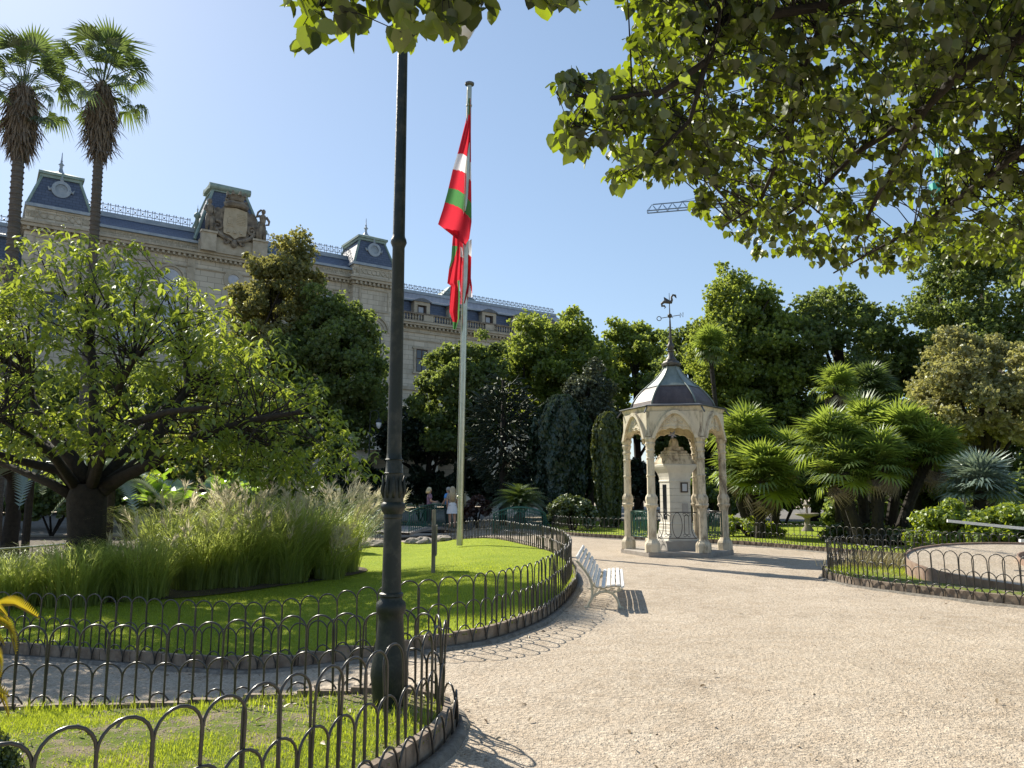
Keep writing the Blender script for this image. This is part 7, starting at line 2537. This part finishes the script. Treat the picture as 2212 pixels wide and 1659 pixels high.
# stone fountain glimpsed between the palms
p = at(1742, 1090, 30)
root = thing('fountain', 'small stone fountain basin glimpsed between the two palm groups', 'fountain', (p.x, 30, .12))
b = MB()
b.lathe([(.25, 0), (.2, .1), (.12, .2), (.10, .5), (.18, .56), (.42, .62), (.45, .68), (.42, .7), (.35, .65), (.05, .64)], (p.x, 30, .1), 20)
b.build('basin', M['rock'], root, smooth='auto')
b = MB()
b.lathe([(.05, .64), (.04, .9), (.08, .95), (.16, 1.0), (.15, 1.03), (.0, 1.02)], (p.x, 30, .1), 14)
b.build('upper_bowl', M['rock'], root, smooth='auto')
# ------------------------------------------------------------------ linden boughs overhead
def in_poly_px(poly, X, Y):
    return inside_np(poly, X, Y)
rng = np.random.default_rng(123)
lroot = thing('linden_tree', 'linden tree overhanging the path from the right with heart shaped leaves', 'tree', (8.6, 2.2, 0.0), 'park trees')
# outline of the crown in the picture and beyond its edges; distance grows to the right
MAIN = [(1330, -400), (1335, 8), (1358, 40), (1352, 100), (1372, 130), (1340, 148), (1310, 158), (1215, 172), (1190, 178), (1192, 206), (1218, 225), (1228, 250), (1200, 262), (1200, 306), (1222, 312), (1240, 338), (1290, 340),
        (1310, 372), (1316, 412), (1352, 410), (1372, 385), (1420, 398), (1460, 415), (1500, 410), (1512, 440), (1490, 455), (1540, 478), (1558, 505), (1612, 520), (1640, 560), (1700, 545), (1745, 582), (1778, 612), (1800, 625), (1850, 600), (1890, 590),
        (1960, 590), (2010, 560), (2060, 590), (2120, 560), (2150, 585), (2230, 620), (2500, 600), (3000, 400), (3000, -400)]
HOLES = [[(1830, 356), (1870, 350), (1885, 372), (1862, 398), (1828, 385)], [(1998, 300), (2040, 290), (2032, 350), (2020, 400), (2000, 418), (1985, 398), (2010, 360)], [(1900, 440), (1985, 455), (1960, 500), (1905, 500), (1890, 470)],
         [(1795, 590), (1840, 565), (1842, 590), (1810, 612)], [(1700, 410), (1720, 395), (1735, 410), (1715, 425)], [(1468, 345), (1486, 345), (1484, 362), (1470, 364)], [(1340, 62), (1362, 60), (1358, 80)], [(1372, 168), (1420, 178), (1395, 192)]]
def depth_main(X, Y, r):
    near = np.interp(X, [1190, 1350, 1600, 2000, 2400, 3000], [4.5, 4.4, 4.6, 4.7, 4.2, 3.6])
    near = near + np.interp(Y, [-400, 150, 450, 620], [-0.6, 0, 1.3, 2.2]) * np.interp(X, [1300, 1600], [0, 1])
    far = near + np.interp(X, [1190, 1350, 1600, 2212], [0.55, 1.6, 3.2, 4.2])
    return near + (far - near) * r
def px_points(poly, n, dfun, rng, holes=()):
    xs, ys = [p[0] for p in poly], [p[1] for p in poly]
    out = []
    X = rng.uniform(min(xs), max(xs), n * 4)
    Y = rng.uniform(min(ys), max(ys), n * 4)
    ok = in_poly_px(poly, X, Y)
    for h in holes:
        ok &= ~in_poly_px(h, X, Y)
    X, Y = X[ok][:n], Y[ok][:n]
    D = dfun(X, Y, rng.random(len(X)))
    return np.array([tuple(at(float(x), float(y), float(d))) for x, y, d in zip(X, Y, D)]), X, Y
def leaves_from(tips, K, spread, rng, size):
    n = len(tips) * K
    base = np.repeat(tips, K, 0) + np.clip(rng.normal(0, spread, (n, 3)), -1.6 * spread, 1.6 * spread)
    a = rng.uniform(0, 6.283, n)
    al = np.stack([np.cos(a), np.sin(a), rng.uniform(-1.9, -0.25, n)], 1)
    nrm = np.stack([np.cos(a) * .9, np.sin(a) * .9, rng.uniform(.2, 1.0, n)], 1) + rng.normal(0, .45, (n, 3))
    return base, nrm, al, size * rng.uniform(.6, 1.25, n)
def project(Pn):
    d = Pn - np.array([0, 0, CAM_Z])
    zc = d[:, 1] * _c + d[:, 2] * _s
    yc = -d[:, 1] * _s + d[:, 2] * _c
    return CX + FPX * d[:, 0] / zc, CY - FPX * yc / zc
# drooping twigs, each carrying a row of leaves
cen, _x, _y = px_points(MAIN, 2300, depth_main, rng, HOLES)
tips, twigs = [], []
for c_ in cen:
    a = rng.uniform(0, 6.283)
    d = np.array([math.cos(a), math.sin(a), rng.uniform(-1.0, 0.15)])
    d /= np.linalg.norm(d)
    ln = rng.uniform(0.18, 0.42)
    m = rng.integers(4, 8)
    t = np.linspace(-0.5, 0.5, m)
    pts = c_ + d * (t * ln)[:, None] - np.array([0, 0, 0.12]) * ((t + .5) ** 2 * ln)[:, None] + rng.normal(0, .018, (m, 3))
    X, Y = project(pts)
    ok = in_poly_px(MAIN, X, Y)
    for h_ in HOLES:
        ok &= ~in_poly_px(h_, X, Y)
    if ok.sum() < 2:
        continue
    tips.append(pts[ok])
    twigs.append(pts[ok])
tips = np.concatenate(tips)
tips[:, 2] += 0.03
pos, nrm, al, sc = leaves_from(tips, 3, 0.030, rng, 0.086)
sc = np.stack([sc, sc * rng.uniform(.8, 1.08, len(sc)), sc * rng.uniform(.3, 2.6, len(sc))], 1)
clm = rng.random(len(tips))
tint = np.clip(np.repeat(clm, 3) * .5 + rng.random(len(pos)) * .5, 0, 1)
# crown above the frame, with unseen clumps added to block the sun
Cc = np.array([(8.0, 5.5, 8.5), (6.5, 8.0, 8.0), (9.5, 3.0, 9.0), (5.0, 5.0, 7.6), (10.5, 6.5, 8.5), (8.5, 9.0, 7.0), (7.0, 3.0, 8.6), (3.6, 7.6, 9.0), (5.2, 9.6, 10.2), (2.4, 5.6, 7.6), (6.5, 11.5, 11.5)])
up_pos, up_n, _i = clump_leaves(rng, Cc, np.array([2.0] * 9 + [1.5, 2.4])[:len(Cc)], 9500)
up_al = rng.normal(0, 1, up_pos.shape)
# branches
b = MB()
tk = Vector((8.6, 2.2, 0))
b.tube([tk - Vector((0, 0, .2)), tk + Vector((0, 0, .4)), tk + Vector((-.05, .1, 2.5)), tk + Vector((-.1, .3, 5)), tk + Vector((-.2, .8, 8))], [.42, .32, .28, .24, .1], 14)
boughs = []
def bough(pts, r0):
    n = len(pts)
    b.tube(pts, [r0 * (1 - .82 * i / (n - 1)) for i in range(n)], 7)
    for p_, q_ in zip(pts[:-1], pts[1:]):
        for k in range(8):
            boughs.append(Vector(p_).lerp(Vector(q_), k / 8))
st = tk + Vector((-.05, .2, 3.6))
bough([st, at(2240, 60, 4.6), at(2079, 151, 5.2), at(1998, 236, 5.6), at(1904, 406, 6.2), at(1850, 520, 6.8)], .06)
bough([st + Vector((0, 0, .6)), at(2150, -120, 4.8), at(1800, 10, 5.2), at(1566, 47, 5.0), at(1526, 132, 4.9), at(1431, 198, 4.8), at(1300, 215, 4.75), at(1240, 205, 4.7)], .05)
bough([st, at(2212, 320, 5.6), at(2110, 400, 6.4), at(2000, 480, 7.2), at(1800, 590, 7.8)], .045)
bough([at(1800, 10, 5.2), at(1730, 150, 5.6), at(1700, 300, 5.9), at(1640, 440, 6.2), at(1560, 490, 6.3)], .035)
bough([at(1998, 236, 5.6), at(1850, 330, 6.4), at(1760, 420, 6.8), at(1680, 480, 7.0)], .035)
bough([at(1526, 132, 4.9), at(1490, 260, 5.0), at(1420, 330, 5.0), at(1340, 380, 4.9)], .022)
bough([at(1431, 198, 4.8), at(1350, 260, 4.8), at(1260, 290, 4.7)], .016)
bough([st + Vector((0, 0, 1)), Vector((7, 4, 7)), Vector((6, 6, 8))], .10)
BPt = np.array([tuple(p) for p in boughs])
for i, tw in enumerate(twigs):
    b.tube([Vector(p) for p in (tw[0], tw[len(tw) // 2], tw[-1])], [.0035, .0028, .0015], 3, caps=False)
    p = Vector(tw[0])
    dd = np.linalg.norm(BPt - tw[0], axis=1)
    j = int(np.argsort(dd)[rng.integers(0, 10)])
    if dd[j] < 1.1:
        q = Vector(BPt[j])
        m_ = q.lerp(p, .5) + Vector(rng.normal(0, .05 * dd[j], 3)) + Vector((0, 0, .08 * dd[j]))
        b.tube([q, m_, p], [.005 + .003 * dd[j], .004 + .0015 * dd[j], .0035], 3, caps=False)
b.build('trunk', M['dark_bark'], lroot, smooth=True)
P_all = np.concatenate([pos, up_pos])
R_all = np.concatenate([frames(nrm, rng, along=al), frames(up_n, rng)])
S_all = np.concatenate([sc, np.repeat((.10 * rng.uniform(.7, 1.3, len(up_pos)))[:, None], 3, 1)])
T_all = np.concatenate([tint, rng.random(len(up_pos))])
px_ = np.abs(P_all[:, 0] / P_all[:, 1]) < 0.66
score = np.where(px_, S_all[:, 0] / P_all[:, 1], 0) + np.where((P_all[:, 0] / P_all[:, 1] < 0.20) & px_, .006, 0)
score[len(pos):] = 0
split_leaves(lroot, T_HEART, R_all, P_all, S_all, T_all, L['linden'], score)

# second tree: a low branch hanging into the top of the picture
l2 = thing('linden_tree', 'linden branch tips hanging over the lamp post at the top edge', 'tree', (-1.6, -2.4, 0.0), 'park trees')
TOPS = [[(560, -160), (625, -5), (650, 8), (662, 40), (640, 62), (650, 78), (636, 104), (660, 116), (678, 92), (692, 76), (715, 98), (725, 80), (738, 66), (760, 76), (776, 55), (800, 55), (822, 14), (845, 40), (852, 60), (858, 90), (882, 95), (902, 84), (928, 60), (940, 78), (968, 100), (976, 128),
        (994, 112), (988, 70), (1004, 50), (1030, 20), (1052, 42), (1062, 8), (1075, -160)],
        [(1140, -160), (1158, 22), (1170, 34), (1195, 12), (1225, 4), (1236, 22), (1250, -160)]]
tp2 = []
for poly, n in zip(TOPS, (330, 60)):
    t_, _x, _y = px_points(poly, n, lambda X, Y, r: 2.75 + 0.75 * r, rng)
    tp2.append(t_)
tp2 = np.concatenate(tp2)
tp2[:, 2] += 0.035
pos, nrm, al, sc = leaves_from(tp2, 2, 0.022, rng, 0.088)
tint = rng.random(len(pos))
up2, un2, _i = clump_leaves(rng, np.array([(-1.5, 0.5, 6.2), (0.5, -1.0, 6.0), (-3.0, -2.0, 6.0), (0, 1.2, 5.6)]), np.array([1.5, 1.7, 1.8, 1.2]), 2600)
b = MB()
tk = Vector((-1.6, -2.4, 0))
b.tube([tk - Vector((0, 0, .2)), tk + Vector((0, 0, .4)), tk + Vector((.05, .1, 2.5)), tk + Vector((.1, .3, 4.6)), tk + Vector((.2, .8, 6.6))], [.36, .28, .24, .2, .08], 12)
bl = [tk + Vector((.1, .3, 4.4)), Vector((-1.2, -.4, 4.6)), Vector((-.8, 1.4, 4.35)), at(760, -60, 3.0), at(690, 20, 3.0)]
b.tube(bl, [.07, .05, .035, .014, .005], 6)
b.tube([Vector((-.8, 1.4, 4.35)), at(960, -70, 3.1), at(960, 40, 3.1)], [.03, .012, .004], 5)
b.tube([Vector((-.8, 1.4, 4.35)), at(1100, -110, 3.1), at(1180, -20, 3.1)], [.03, .012, .004], 5)
src = [Vector(p) for p in bl] + [at(960, -40, 3.1), at(870, -50, 3.05), at(1180, -40, 3.1)]
for i in range(0, len(tp2), 2):
    p = Vector(tp2[i])
    q = min(src, key=lambda s: (s - p).length)
    if (q - p).length < 1.2:
        b.tube([q, q.lerp(p, .5) + Vector((0, 0, .03)), p], [.004, .003, .002], 3, caps=False)
b.build('trunk', M['dark_bark'], l2, smooth=True)
P_all = np.concatenate([pos, up2])
R_all = np.concatenate([frames(nrm, rng, along=al), frames(un2, rng)])
S_all = np.concatenate([sc, .10 * rng.uniform(.7, 1.3, len(up2))])
T_all = np.concatenate([tint, rng.random(len(up2))])
score = np.concatenate([sc / pos[:, 1], np.zeros(len(up2))])
split_leaves(l2, T_HEART, R_all, P_all, S_all, T_all, L['linden'], score)
